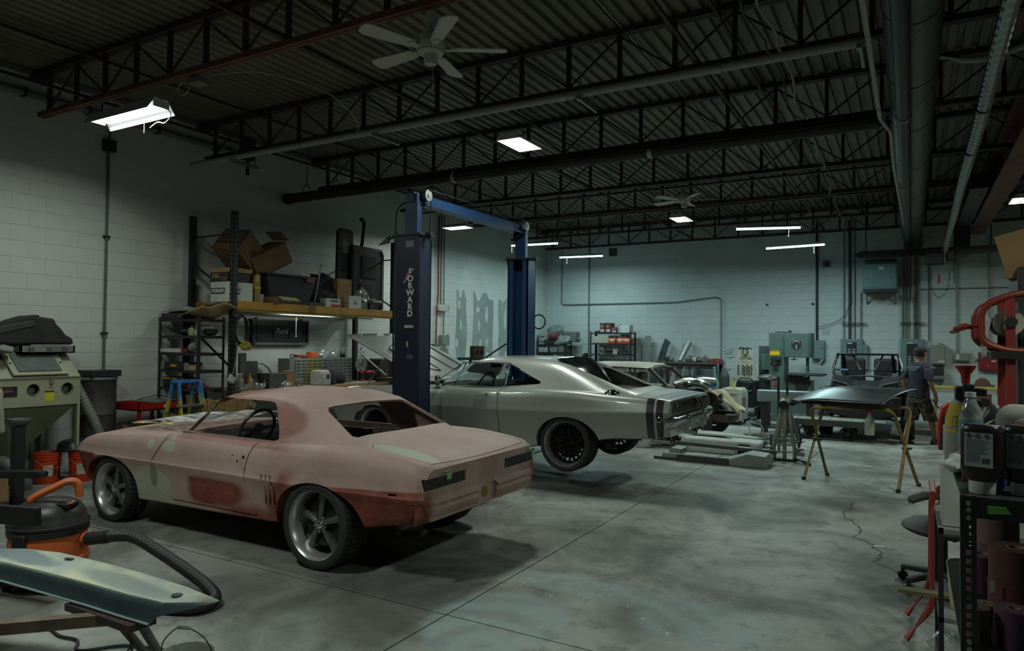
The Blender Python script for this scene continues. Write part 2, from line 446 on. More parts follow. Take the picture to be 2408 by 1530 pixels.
# --- open web steel joists
web_v = G().b2((-.022, -.022, 4.64), (.022, .022, 5.14)).mesh('web'); web_v.materials.append(M_JOIST)
gd = G(); gd.bar((0, 0, 4.66), (.61, 0, 5.12), .02, .02); web_d = gd.mesh('web'); web_d.materials.append(M_JOIST)
gd = G(); gd.bar((0, 0, 5.12), (.61, 0, 4.66), .02, .02); web_e = gd.mesh('web'); web_e.materials.append(M_JOIST)
JY = [2.24, 4.66, 7.08, 9.5, 11.92, 14.34, 16.76, 18.9]
for k, y in enumerate(JY):
    nm = ['behind the shop light row', 'nearest the camera carrying the spinning fan', 'above the pale hanging pipe', 'above the thick black tube', 'behind the black tube', 'fifth from the camera', 'sixth from the camera', 'hard against the far block wall'][k]
    t = thing('roof_joist', 'dark steel open web roof joist '+nm, 'joist', (0, y, 0), group='roof joists')
    m = M_RUST if k == 1 else M_JOIST
    obj('bottom_chord', G().b2((XL+.15, -.045, 4.59), (6.5, -.006, 4.65)).b2((XL+.15, .006, 4.59), (6.5, .045, 4.65)), m, t)
    obj('top_chord', G().b2((XL+.02, -.055, 5.13), (6.5, -.006, 5.195)).b2((XL+.02, .006, 5.13), (6.5, .055, 5.195)), M_JOIST, t)
    obj('bearing_seat', G().b2((XL-.02, -.08, 5.08), (XL+.2, .08, 5.14)), M_JOIST, t)
    i = 0; x = XL+.35
    while x < 4.2:
        for me, dx in ((web_v, 0), ((web_d, web_e)[i % 2], 0)):
            o = bpy.data.objects.new('web_member', me); COL.objects.link(o); o.parent = t; o.location = (x+dx, 0, 0)
        x += .61; i += 1
# bridging angles between joists
for x in (-8.6, -5.2, -1.9, 1.4):
    lab = {-8.6: 'nearest the left wall', -5.2: 'above the lift', -1.9: 'over the open floor', 1.4: 'beyond the round ducts'}[x]
    one('joist_bridging', 'thin steel bridging angle crossing under the joists '+lab, 'bridging', G().b2((x, 1.5, 4.655), (x+.035, 19, 4.69)).b2((x+.2, 1.5, 5.09), (x+.235, 19, 5.12)), M_JOIST)
# wall angle and pipe along the top of the left wall
struct('trim_1', G().b2((XL, 3.2, 5.14), (XL+.06, 19.2, 5.2)), mat('trim_grey', (104,110,104), .6))
# ================================================================ LAMPS
M_TUBE = mat('lit_tube', (255,255,255), emit=7, ecol=(.93, .97, 1.0))
M_TUBEC = mat('lit_tube_cool', (255,255,255), emit=7, ecol=(.62, .92, 1.0))
M_LENS = mat('lit_lens', (255,255,255), emit=3.2, ecol=(1.0, .95, .97))
M_FIX = mat('fixture_white', (196,200,196), .35)
M_CORD = mat('white_cord', (188,192,184), .6)
def lamp_light(name, parent, loc, sx, sy, power, col, spread=180):
    l = bpy.data.lights.new(name, 'AREA'); l.shape = 'RECTANGLE'; l.size = sx; l.size_y = sy; l.energy = power; l.color = col; l.spread = R(spread)
    o = bpy.data.objects.new(name, l); COL.objects.link(o); o.parent = parent; o.location = loc; return o
def hanger(g, x, y0, z0, z1): g.cyl((x, y0, z0), (x, y0, z1), .003, n=5)
# two-tube shop light hanging by chains under the nearest joist
t = thing('shop_light', 'two tube fluorescent shop light hanging near the left wall', 'light', (-7.6, 4.56, 4.30))
g = G(); pr = [(-.16, -.075), (-.075, .055), (.075, .055), (.16, -.075), (.165, -.075), (.08, .062), (-.08, .062), (-.165, -.075)]
g.prism(pr, -.61, .61, 'x'); obj('reflector', g, M_FIX, t)
for y in (-.055, .055):
    obj('fluorescent_tube', G().cyl((-.585, y, .0), (.585, y, .0), .019, n=10), M_TUBE, t)
for x in (-.6, .6): obj('lamp_socket', G().b2((x-.012, -.09, -.03), (x+.012, .09, .05)), M_FIX, t)
obj('ballast_cover', G().b2((-.6, -.03, .02), (.6, .03, .05)), M_FIX, t)
g = G()
for x in (-.55, .55): g.tube([(x, 0, .06), (x+.04, .03, .2), (x+.06, .05, .33)], .004, n=5)
obj('chain', g, M_GALV, t)
obj('pull_cord', G().cyl((.1, .13, -.07), (.1, .13, -.2), .003, n=5), M_CORD, t)
obj('power_cord', G().tube(smooth_path([(.5, .0, .06), (.62, .1, -.06), (.45, .15, -.13), (.3, .16, -.1), (.1, .2, -.12)]), .006, n=5), M_CORD, t)
for y in (-.055, .055): lamp_light('lamp', t, (0, y, -.024), 1.12, .03, P_SHOP/2, NEUT, 165)
# high bay louvre fixtures
def bay(loc, rz, label, power=P_BAY, col=NEUT):
    t = thing('high_bay_light', label, 'light', loc, rz, group='high bay fixtures')
    g = G(); g.b2((-.17, -.30, .0), (.17, .30, .05)); obj('housing', G().prism([(-.17, 0), (-.10, .06), (.10, .06), (.17, 0)], -.30, .30, 'y'), M_FIX, t)
    obj('rim', G().b2((-.18, -.31, -.012), (-.165, .31, .01)).b2((.165, -.31, -.012), (.18, .31, .01)).b2((-.18, -.31, -.012), (.18, -.295, .01)).b2((-.18, .295, -.012), (.18, .31, .01)), M_FIX, t)
    for x in (-.085, .085):
        obj('lens', G().b2((x-.074, -.29, -.006), (x+.074, .29, -.001)), M_LENS, t)
        obj('reflector_ridge', G().prism([(x-.03, -.008), (x, -.03), (x+.03, -.008)], -.24, .24, 'y'), mat('ridge_lit', (225,228,225), .3, emit=1.2), t)
    g = G()
    for y in (-.25, .25): g.cyl((0, y, .05), (0, y, 5.2-loc[2]), .003, n=5)
    obj('hanger_wire', g, M_GALV, t)
    lamp_light('lamp', t, (0, 0, -.035), .32, .58, power, col, 168); return t
bay((-4.36, 7.76, 4.33), 0, 'bright rectangular high bay fixture above the silver car')
bay((-4.07, 14.02, 4.33), 0, 'bright rectangular high bay fixture below the far ceiling fan')
bay((-8.35, 12.2, 4.2), R(90), 'bright rectangular high bay fixture beside the blue lift beam', P_BAY*.6)
bay((1.68, 14.8, 4.33), 0, 'bright rectangular high bay fixture at the right edge behind the cardboard box')
# the same row goes on over and behind the camera
bay((-4.36, 1.5, 4.33), 0, 'high bay fixture of the same row just outside the left of view', P_BAY*1.25)
bay((1.68, 8.5, 4.33), 0, 'high bay fixture beyond the ducts at the right', P_BAY*.9)
bay((1.68, 2.3, 4.33), 0, 'high bay fixture beside the camera at the right', P_BAY*.9)
# LED strips by the far wall
def strip(a, b, z, label, cord, power=P_STRIP):
    a = Vector((*a, z)); b = Vector((*b, z)); mid = (a+b)/2; d = b-a; L = d.length
    t = thing('strip_light', label, 'light', mid, math.atan2(d.y, d.x), group='strip lights by the far wall')
    obj('hood', G().prism([(-.06, .005), (-.02, .05), (.02, .05), (.06, .005), (.05, .0), (-.05, .0)], -L/2, L/2, 'x'), M_FIX, t)
    obj('tube', G().cyl((-L/2+.01, 0, -.016), (L/2-.01, 0, -.016), .02, n=10), M_TUBEC, t)
    obj('pull_chain', G().cyl((cord*L/2, -.03, 0), (cord*L/2, -.03, -.17), .004, n=5).ball((cord*L/2, -.03, -.18), .011, 6), M_CORD, t)
    g = G()
    for s in (-.4, .4): g.cyl((s*L, 0, .05), (s*L, 0, ZC-z), .003, n=5)
    obj('hanger_chain', g, M_GALV, t)
    lamp_light('lamp', t, (0, 0, -.045), L*.95, .04, power, COOL, 178)
strip((-3.02, 14.21), (-1.86, 14.56), 4.09, 'glowing LED strip nearest the ceiling in the far right pair', .62)
strip((-2.82, 16.35), (-1.59, 16.2), 3.95, 'glowing LED strip lower in the far right pair', .65)
strip((-8.52, 14.78), (-7.3, 14.9), 4.16, 'glowing LED strip passing behind the blue lift column', -.95, P_STRIP*.6)
strip((-8.38, 17.2), (-7.16, 17.36), 4.13, 'glowing LED strip nearest the back corner', -.64)
# ================================================================ CARS
def pchip(xs, ys):
    xs = np.array(xs, float); ys = np.array(ys, float); h = np.diff(xs); d = np.diff(ys)/h; n = len(xs); m = np.zeros(n)
    for i in range(1, n-1):
        if d[i-1]*d[i] > 0:
            w1 = 2*h[i]+h[i-1]; w2 = h[i]+2*h[i-1]; m[i] = (w1+w2)/(w1/d[i-1]+w2/d[i])
    m[0] = d[0]; m[-1] = d[-1]
    def f(x):
        x = min(max(x, xs[0]), xs[-1]); i = int(min(max(np.searchsorted(xs, x)-1, 0), n-2)); t = (x-xs[i])/h[i]
        return float((2*t**3-3*t*t+1)*ys[i]+(t**3-2*t*t+t)*h[i]*m[i]+(-2*t**3+3*t*t)*ys[i+1]+(t**3-t*t)*h[i]*m[i+1])
    return f
def keys(d): k = sorted(d); return pchip(k, [d[x] for x in k])
def loft_body(stations, section):
    rings = []
    for u in stations:
        half = section(u)
        full = [(v, w) for v, w in half]+[(-v, w) for v, w in reversed(half[1:-1])]
        rings.append([(u, v, w) for v, w in full])
    return G().rings(rings)
def superring(uf, ur, vs, w, n=5., N=56, bow=0.):
    c = (uf+ur)/2; a = (uf-ur)/2; out = []
    for i in range(N):
        t = 2*math.pi*i/N; ct, st = math.cos(t), math.sin(t)
        x = math.copysign(abs(ct)**(2/n), ct); y = math.copysign(abs(st)**(2/n), st)
        out.append((c+a*x-(bow*y*y if x > 0 else 0), vs*y, w))
    return out
def slab_prism(pts, nrm, d):
    """prism of a planar 3-D polygon, pushed d both ways along its normal"""
    n = Vector(nrm).normalized(); k = len(pts)
    A = [Vector(p)-n*d for p in pts]; B = [Vector(p)+n*d for p in pts]
    return G().add(A+B, [tuple(range(k)), tuple(range(2*k-1, k-1, -1))]+[(i, k+i, k+(i+1) % k, (i+1) % k) for i in range(k)])
def shrink(poly, d):
    n = len(poly); out = []
    A = sum(poly[i][0]*poly[(i+1) % n][1]-poly[(i+1) % n][0]*poly[i][1] for i in range(n)); s = 1 if A > 0 else -1
    for i in range(n):
        p0, p1, p2 = Vector(poly[i-1]), Vector(poly[i]), Vector(poly[(i+1) % n])
        a = (p1-p0).normalized(); b = (p2-p1).normalized()
        na = Vector((-a.y, a.x))*s; nb = Vector((-b.y, b.x))*s; m = (na+nb); m = m/max(.3, m.dot(na)) if m.length > 1e-6 else na
        q = p1+m*d; out.append((q.x, q.y))
    return out
def cut_part(body, cutter, small):
    part = boolean(body, [small], 'INTERSECT'); rest = boolean(body, [cutter], 'DIFFERENCE'); return rest, part
def ellipse_cyl(u, w, a, b, v0, v1, flat=-.2):
    pl = [(u+a*math.cos(t), max(w+b*math.sin(t), -.05)) for t in [2*math.pi*i/40 for i in range(40)]]
    pl = [(x, y if y > w+flat*0 else -.05+(.0 if True else 0)) if False else (x, y) for x, y in pl]
    # drop straight to the ground below the axle
    top = [(x, y) for x, y in pl if y >= w-.001]
    top.sort(key=lambda p: -p[0])
    return G().prism([(top[0][0], -.1)]+top+[(top[-1][0], -.1)], v0, v1, 'y')

M_TIRE = mat('tyre_rubber', (44,45,43), .75, bump=.15, bscale=120)
def tread_mat():
    k = NB('tyre_tread'); x = k.xyz()
    ang = k.math('ARCTAN2', x[2], x[0]); v = k.math('MULTIPLY', k.math('ABSOLUTE', x[1]), 7)
    s = k.math('SINE', k.math('ADD', k.math('MULTIPLY', ang, 46), k.math('MULTIPLY', v, 4)))
    k.color(k.mix(k.ramp(s, -.2, .2), (26,26,25), (50,51,48))); k.set(Roughness=.75); k.bump(k.ramp(s, -.3, .3), 1., .006); return k.m
M_TREAD = tread_mat()
M_CHROME = mat('chrome', (205,208,206), .08, 1.)
M_POLISH = mat('polished_alloy', (196,198,194), .3, .75, var=.08)
M_GUN = mat('gunmetal_alloy', (128,129,125), .34, .8)
M_RIMBLK = mat('black_rim', (26,27,27), .25, .6)
M_GLASS = mat('dark_glass', (18,24,24), .04, 0., spec=.6)
def clear_glass():
    k = NB('tinted_glass'); t = k.n('BsdfTransparent'); t.inputs[0].default_value = (.62, .74, .72, 1); gl = k.n('BsdfGlossy'); gl.inputs['Roughness'].default_value = .03
    lw = k.n('LayerWeight'); lw.inputs[0].default_value = .12; mx = k.n('MixShader'); k.link(lw.outputs['Fresnel'], mx.inputs[0]); k.link(t.outputs[0], mx.inputs[1]); k.link(gl.outputs[0], mx.inputs[2])
    k.link(mx.outputs[0], k.nt.nodes['Material Output'].inputs[0]); return k.m
M_CLEAR = clear_glass()
M_INT = mat('interior_black', (30,30,30), .8)

def wheel(parent, loc, side, r, rim, width, style):
    """tyre with rim; local y is the axle, outer face at y = side*width/2"""
    h = width/2; s = side
    w = obj('wheel', G().lathe([(rim-.005, -h*.9), (rim+.02, -h*.98), (r-.03, -h), (r-.008, -h*.93), (r, -h*.8), (r, -h*.52), (r-.006, -h*.51), (r-.006, -h*.47), (r, -h*.46), (r, -.02), (r-.006, -.015), (r-.006, .015), (r, .02), (r, h*.46), (r-.006, h*.47), (r-.006, h*.51), (r, h*.52), (r, h*.8), (r-.008, h*.93), (r-.03, h), (rim+.02, h*.98), (rim-.005, h*.9)], 56, axis='y'), M_TIRE, parent, loc)
    w.data.materials.append(M_TREAD)
    co = np.zeros(len(w.data.polygons)*3); w.data.polygons.foreach_get('center', co); co = co.reshape(-1, 3); rr = np.hypot(co[:, 0], co[:, 2])
    w.data.polygons.foreach_set('material_index', [int(q > r-.0075 and abs(c) < h*.82) for q, c in zip(rr, co[:, 1])])
    lip = [(rim-.03, s*h*.15), (rim-.022, s*h*.6), (rim-.012, s*h*.78), (rim-.004, s*h*.9), (rim+.004, s*h*.95), (rim+.004, s*h*.88), (rim-.002, s*h*.5), (rim-.01, -s*h*.9)]
    obj('rim', G().lathe(lip, 56, axis='y'), M_POLISH, w)
    obj('brake_disc', G().cyl((0, s*h*.0, 0), (0, s*h*.12, 0), rim*.68, n=32), mat('disc_dark', (58,58,56), .4, .6), w)
    if style == 'five':
        ge = G()
        for k in range(5):
            a = 2*math.pi*k/5+.31; ca, sa = math.cos(a), math.sin(a); rings = []
            for q, wd, y0, y1 in ((.03, .026, .12, .56), (.07, .024, .12, .52), (.13, .027, .10, .44), (.19, .036, .06, .36), (rim-.02, .052, .02, .30)):
                tw = .012*(q/rim)
                pts = [(-wd, y0), (-wd*.9, y1*.8), (-wd*.35, y1), (wd*.35, y1), (wd*.9, y1*.8), (wd, y0)]
                rings.append([(q*ca-p*sa, s*h*y*1.0, q*sa+p*ca) for p, y in pts])
            gg = G().rings(rings); obj('spoke', gg, M_GUN, w)
        obj('hub_cap', G().lathe([(.0, s*h*.72), (.02, s*h*.70), (.032, s*h*.62), (.036, s*h*.5), (.045, s*h*.42), (.05, s*h*.2)], 20, axis='y'), M_CHROME, w)
        g = G()
        for k in range(5):
            a = 2*math.pi*k/5+.31+.63; g.cyl((.062*math.cos(a), s*h*.2, .062*math.sin(a)), (.062*math.cos(a), s*h*.48, .062*math.sin(a)), .009, n=8)
        obj('lug_nuts', g, M_CHROME, w, kind='stuff')
    else:
        for k in range(10):
            a = 2*math.pi*k/10; ge = G()
            m = (math.cos(a)*.13, s*h*.32, math.sin(a)*.13)
            ge.bar((math.cos(a)*.05, s*h*.38, math.sin(a)*.05), m, .026, .03)
            for d in (-.2, .2): ge.bar(m, (math.cos(a+d)*(rim-.028), s*h*.36, math.sin(a+d)*(rim-.028)), .018, .026)
            obj('spoke', ge, M_RIMBLK, w)
        obj('rim_inner', G().lathe([(rim-.025, s*h*.1), (rim-.03, s*h*.3), (rim-.055, s*h*.42), (rim-.05, s*h*.3)], 48, axis='y'), M_RIMBLK, w)
        g = G()
        for k in range(30):
            a = 2*math.pi*k/30; g.ball(((rim-.038)*math.cos(a), s*h*.42, (rim-.038)*math.sin(a)), .006, 6)
        obj('rim_rivets', g, M_CHROME, w, kind='stuff')
        obj('hub_cap', G().cyl((0, s*h*.3, 0), (0, s*h*.46, 0), .055, .045, n=20), M_RIMBLK, w)
        g = G()
        for k in range(5):
            a = 2*math.pi*k/5+.4; g.cyl((.072*math.cos(a), s*h*.2, .072*math.sin(a)), (.072*math.cos(a), s*h*.46, .072*math.sin(a)), .008, n=6)
        obj('lug_nuts', g, M_CHROME, w, kind='stuff')
    return w

# ---------------------------------------------------------------- primer coupe
def primer_mat():
    k = NB('sanded_primer'); x = k.xyz(); n = k.noise(1.6, 6, .6); f = k.noise(7, 5, .65); st = k.n('Mapping'); st.inputs['Scale'].default_value = (2, 2, 22); k.link(k.tc, st.inputs['Vector'])
    streak = k.noise(3, 4, .6, vec=st.outputs['Vector'])
    pink = k.mix(k.ramp(n, .3, .7), (178,152,143), (164,136,127))
    pink = k.mix(k.math('MULTIPLY', k.ramp(f, .5, .8), .45), pink, (152,120,111))
    red = k.mix(k.ramp(f, .35, .65), (136,70,53), (114,55,42))
    def AND(*a):
        r = a[0]
        for b in a[1:]: r = k.math('MULTIPLY', r, b)
        return r
    def MAXI(*a):
        r = a[0]
        for b in a[1:]: r = k.math('MAXIMUM', r, b)
        return r
    nz = k.math('MULTIPLY', k.math('SUBTRACT', n, .5), .16)
    wl = k.math('ADD', x[2], k.math('MULTIPLY', nz, .25))
    # rear quarter below the body crease, rocker, front corner, wheel lips
    low_rear = AND(k.ramp(k.math('SUBTRACT', wl, k.math('MULTIPLY', x[0], -.035)), .672, .655), k.ramp(x[0], .30, -.02), k.ramp(k.math('ABSOLUTE', x[1]), .70, .80))
    low_mid = AND(k.ramp(wl, .45, .33), k.ramp(x[0], 1.35, .9))
    front = AND(k.ramp(wl, .655, .64), k.ramp(x[0], 2.95, 3.02))
    arch = k.blob((.02, .93, .42), (.53, .12, .36), .25, 5, .12); arch = AND(arch, k.ramp(x[0], .15, .35))
    door = k.blob((1.25, .93, .47), (.42, .3, .15), .5, 3, .42); door = AND(door, k.ramp(x[0], 1.62, 1.5), k.ramp(wl, .60, .55))
    roof = k.blob((1.52, .36, 1.28), (.40, .34, .2), .4, 3, .2)
    belt = AND(k.ramp(k.math('ABSOLUTE', k.math('SUBTRACT', wl, .918)), .045, .025), k.ramp(x[0], .2, .5), k.ramp(x[0], 1.9, 1.7))
    pill = k.blob((1.05, .74, 1.1), (.75, .25, .22), .15, 3, .05)
    redm = MAXI(low_rear, k.math('MULTIPLY', low_mid, .9), front, k.math('MULTIPLY', arch, .9), door, k.math('MULTIPLY', roof, .75), k.math('MULTIPLY', belt, .55), k.math('MULTIPLY', pill, .6))
    col = k.mix(redm, pink, red)
    # pale filler and guide coat
    fil = MAXI(k.blob((2.12, .93, .43), (.30, .25, .17), .25, 3, .35), AND(k.ramp(wl, .42, .40), k.ramp(x[0], 1.75, 1.85), k.ramp(x[0], 2.6, 2.4)), k.blob((1.86, .93, .80), (.10, .2, .055), .2, 5, .2), k.blob((2.13, .93, .80), (.055, .2, .045), .2, 5, .2),
               k.blob((1.83, .93, .875), (.035, .2, .02), .2, 5, .2), k.blob((-.62, .60, .93), (.34, .12, .1), .25, 4, .4))
    col = k.mix(fil, col, (172,174,154))
    col = k.mix(k.math('MULTIPLY', k.blob((2.06, .93, .52), (.05, .2, .10), .4, 5, .4), .7), col, (96,104,92))
    # grimy tail panel
    tail = AND(k.ramp(x[0], -.93, -.96), k.ramp(k.noise(3.2, 5), .4, .7)); col = k.mix(k.math('MULTIPLY', tail, .6), col, (150,118,100))
    col = k.mix(k.math('MULTIPLY', k.ramp(streak, .55, .8), .18), col, (206,182,170))
    k.color(col); k.set(Roughness=.62); return k.m
M_PRIMER = primer_mat()
def primer_coupe():
    t = thing('primer_coupe', 'pink and rust red primered muscle coupe with open windows and no bumpers', 'car', (-4.03, 4.88, 0), math.pi)
    wb = keys({-1.0: .47, -.9: .45, -.55: .39, -.3: .34, .4: .30, .6: .285, 2.2: .255, 2.45: .25, 3.1: .32, 3.35: .42, 3.5: .50})
    wt = keys({-1.0: .842, -.9: .872, -.5: .935, -.2: .962, .2: .962, 1.9: .945, 2.2: .925, 2.8: .892, 3.2: .845, 3.38: .79, 3.5: .68})
    ws = keys({-1.0: .845, -.96: .876, -.74: .920, -.35: .950, .3: .950, .6: .925, .8: .915, 1.3: .912, 1.74: .915, 2.0: .895, 2.5: .872, 3.07: .828, 3.3: .775, 3.43: .71, 3.5: .63})
    vm = keys({-1.0: .845, -.92: .885, -.6: .915, 0: .95, .4: .948, .8: .935, 2: .928, 2.5: .938, 2.8: .945, 3.2: .925, 3.4: .87, 3.5: .78})
    def sec(u):
        b, c, s, v = wb(u), .64, ws(u), vm(u)
        if c > s-.06: c = s-.06
        if c < b+.05: c = b+.05
        T = wt(u); e = s-.006
        hip = .02*math.exp(-((u-.0)/.5)**2)
        return [(0, b), (.5, b), (v-.095, b), (v-.065, b+.018), (v-.045, b+.3*(c-b)), (v-.028, b+.65*(c-b)), (v-.012, c-.03), (v-.001, c-.006), (v, c+.004), (v-.012, c+.024), (v-.020, c+.35*(s-c)), (v-.035+hip*.5, c+.65*(s-c)),
                (v-.065+hip, c+.88*(s-c)), (v-.095+hip, s-.008), (v-.13+hip, s), (v-.19, max(e, s-.004)*.6+T*.4 if False else s-.002+(T-s)*.15), (.5, s+(T-s)*.62), (.25, s+(T-s)*.9), (0, T)]
    st = list(np.unique(np.concatenate([np.linspace(-1.0, -.86, 6), np.linspace(-.86, 3.2, 40), np.linspace(3.2, 3.5, 9)])))
    body = loft_body(st, sec).mesh('body')
    cuts = []
    for s in (1, -1):
        v0, v1 = (.52, 1.2) if s > 0 else (-1.2, -.52)
        cuts += [ellipse_cyl(-.01, .36, .455, .315, v0, v1), ellipse_cyl(2.76, .345, .43, .30, v0, v1)]
    cuts += [G().b2((-.12, -.74, .42), (1.80, .74, 1.2)), G().b2((-.93, -.72, .55), (-.42, .72, .775)), G().b2((2.15, -.6, .1), (3.2, .6, .8))]
    for s in (1, -1):
        a, b = (.30, .83) if s > 0 else (-.83, -.30)
        cuts.append(G().b2((-1.1, a, .702), (-.85, b, .785)))
        cuts.append(G().b2((-.79, s*.85, .655), (-.72, s*1.1, .672)))      # side marker slot
    for k in range(3):
        u = .455+.052*k; cuts.append(slab_prism([(u+.02, .915, .68), (u-.03, .915, .56), (u-.02, .915, .44), (u+.002, .915, .44), (u-.008, .915, .56), (u+.042, .915, .68)], (0, 1, 0), .03))
    for u, w, r in ((.84, .79, .013), (.91, .755, .009), (.98, .80, .006)): cuts.append(G().cyl((u, .8, w), (u, 1.1, w), r*1.6, n=10))
    body = boolean(body, cuts)
    dp = [(1.93, .98), (1.945, .87), (2.0, .78), (2.085, .66), (2.075, .56), (1.99, .44), (1.82, .315), (.67, .315), (.735, .42), (.78, .55), (.80, .67), (.785, .78), (.745, .90), (.74, .98)]
    for s in (1, -1):
        v0, v1 = (.70, 1.2) if s > 0 else (-1.2, -.70)
        body, door = cut_part(body, G().prism(dp, v0, v1), G().prism(shrink(dp, .011), v0, v1))
        fin(door, 32); obj('door', door, M_PRIMER, t, smooth=32)
    lp = [(-.30, .60), (-.36, .66), (-.55, .70), (-.90, .735), (-.955, .70), (-.965, 0), (-.955, -.70), (-.90, -.735), (-.55, -.70), (-.36, -.66), (-.30, -.60), (-.275, 0)]
    body, lid = cut_part(body, G().prism(lp, .80, 1.2, 'z'), G().prism(shrink(lp, .009), .80, 1.2, 'z'))
    fin(lid, 32); obj('trunk_lid', lid, M_PRIMER, t)
    hp = [(2.02, .70), (2.0, 0), (2.02, -.70), (3.36, -.64), (3.42, 0), (3.36, .64)]
    body, hood = cut_part(body, G().prism(hp, .70, 1.2, 'z'), G().prism(shrink(hp, .006), .70, 1.2, 'z'))
    fin(hood, 32); obj('hood', hood, M_PRIMER, t)
    fin(body, 32); obj('body', body, M_PRIMER, t)
    # greenhouse shell
    def rings(o, top):
        L = []
        for w in (.88, .95, 1.02, 1.10, 1.18, 1.235):
            uf = 2.03-(w-.90)*1.12-o; ur = -.16+(w-1.02)*2.146+o*1.3; vs = .80-(w-.90)*.52-o
            L.append(superring(uf, ur, vs, w-(.03 if o and w < .9 else 0), 7, bow=.05))
        for w, uf, ur, vs in ((1.268, 1.595, .40, .585), (1.292, 1.50, .50, .52), (1.312, 1.36, .64, .42), (1.324, 1.20, .78, .28), (1.330, 1.05, .88, .1)):
            if w-o*1.0 < 1.235: continue
            L.append(superring(uf-o, ur+o, vs-o*.5, w-o*.9, 5, bow=.05))
        return G().rings(L)
    outer = rings(0, 0).mesh('g'); inner = rings(.035, 1)
    side = [(1.83, .928), (1.575, 1.232), (1.53, 1.250), (.86, 1.245), (.78, 1.235), (.735, 1.20), (.60, 1.02), (.565, .955), (.62, .928)]
    n = Vector((-.205, 0, .44)); back = [(.27, .50, 1.222), (.29, .0, 1.232), (.27, -.50, 1.222), (.22, -.545, 1.20), (-.13, -.63, 1.035), (-.165, -.60, 1.018), (-.175, 0, 1.01), (-.165, .60, 1.018), (-.13, .63, 1.035), (.22, .545, 1.20)]
    front = [(1.98, -.68, .945), (1.98, .68, .945), (1.665, .555, 1.232), (1.65, .52, 1.245), (1.65, -.52, 1.245), (1.665, -.555, 1.232)]
    gh = boolean(outer, [inner, G().prism(side, -1.2, 1.2), slab_prism(back, n, .12), slab_prism(front, (.67, 0, .74), .10)])
    fin(gh, 40); obj('roof', gh, M_PRIMER, t)
    # rear valance under the lamp panel
    pv = [(-.95, .665), (-.985, .655), (-1.02, .625), (-1.028, .60), (-1.012, .575), (-1.025, .55), (-1.012, .505), (-.985, .475), (-.93, .452), (-.9, .47), (-.9, .66)]
    rv = []
    for v, k in ((.855, .0), (.84, .45), (.78, .85), (.6, 1.0), (.2, 1.06), (-.2, 1.06), (-.6, 1.0), (-.78, .85), (-.84, .45), (-.855, 0)):
        rv.append([(-.93+(u+.93)*k, v, w-.012*(1-k)) for u, w in pv])
    va = boolean(G().rings(rv).mesh('v'), [slab_prism([(-1, -.11, .49), (-1, .13, .49), (-1, .16, .60), (-1, .08, .645), (-1, -.10, .645), (-1, -.15, .60)], (1, 0, 0), .075)])
    fin(va, 40); obj('rear_valance', va, M_PRIMER, t)
    obj('filler_pocket', G().b2((-.985, -.18, .475), (-.94, .19, .655)), mat('pocket_brown', (70,48,38), .7), t)
    obj('fuel_filler', G().lathe([(.05, -.03), (.05, 0), (.042, .004), (.0, .004)], 18, axis='x').add([], []), mat('brass_dull', (150,118,62), .4, .6), t, loc=(-1.0, .02, .565), rot=(0, 0, math.pi))
    for s in (1, -1):
        obj('lamp_recess_shade', G().b2((-.99, min(s*.31, s*.82), .704), (-.93, max(s*.31, s*.82), .783)), M_BLACK, t)  # black box stands in for the shade inside the empty lamp recess
        g = G(); g.box((0, 0, 0), (.11, .035, .006), rot=Euler((.15*s, .35, .5), 'XYZ').to_matrix()); g.box((-.055, -.0, -.025), (.006, .05, .04))
        obj('masking_tape', g, mat('green_tape', (118,170,112), .6), t, loc=(-1.0, .60 if s > 0 else -.72, .81))
    # arches, floor, interior
    obj('underbody', G().b2((-.85, -.5, .44), (-.4, .5, .5)).b2((-.4, -.5, .36), (.4, .5, .5)).b2((.4, -.5, .31), (3.1, .5, .43)), M_BLACK, t)
    for u in (0, 2.75):
        for s in (1, -1): obj('wheel_housing', G().b2((u-.5, s*.50-.01, .25), (u+.5, s*.50+.01, .72)), M_BLACK, t)
    obj('fuel_tank', G().b2((-.80, -.40, .36), (-.45, .35, .46)), M_BLACK, t, bev=.04)
    obj('dashboard', G().prism([(1.52, .62), (1.50, .80), (1.55, .86), (1.80, .90), (1.80, .62)], -.72, .72), mat('dash_black', (40,40,39), .6), t, bev=.01)
    obj('gauge_cluster', G().b2((1.48, .22, .72), (1.56, .58, .87)), M_INT, t, bev=.02)
    sw = obj('steering_wheel', G().tube([(0, .19*math.cos(a), .19*math.sin(a)) for a in [2*math.pi*i/36 for i in range(36)]], .014, closed=True, n=8), mat('wheel_rim_black', (36,36,36), .4), t, (1.27, .40, .955), (0, R(-22), 0))
    g = G()
    for a in (R(0), R(180), R(-90)): g.bar((.0, .0, 0), (0, .18*math.cos(a), .18*math.sin(a)), .012, .04, up=(1, 0, 0))
    obj('spoke', g, M_GUN, sw); obj('horn_button', G().cyl((-.02, 0, 0), (.02, 0, 0), .06, .05, n=18), M_GUN, sw)
    obj('steering_column', G().cyl((1.28, .40, .95), (1.6, .40, .80), .03), M_INT, t)
    obj('parcel_shelf', G().b2((-.30, -.68, .90), (.05, .68, .93)), M_INT, t)
    obj('shelf_board', G().box((0, 0, 0), (.12, .9, .008), rot=Euler((.12, .1, .12), 'XYZ').to_matrix()), mat('board_grey', (92,92,88), .7), t, (.0, -.1, .99))
    obj('door_card', G().b2((.85, -.73, .45), (1.75, -.70, .86)), M_INT, t)
    for s in (1, -1): obj('window_channel', G().b2((.65, s*.755-.012, .915), (1.85, s*.755+.012, .93)), mat('channel_grey', (120,120,112), .5, .3), t)
    obj('vent_trim', G().b2((1.10, -.69, .80), (1.40, -.68, .805)).b2((1.1, -.69, .77), (1.40, -.68, .775)).b2((1.18, -.69, .77), (1.185, -.68, .805)), M_CHROME, t)
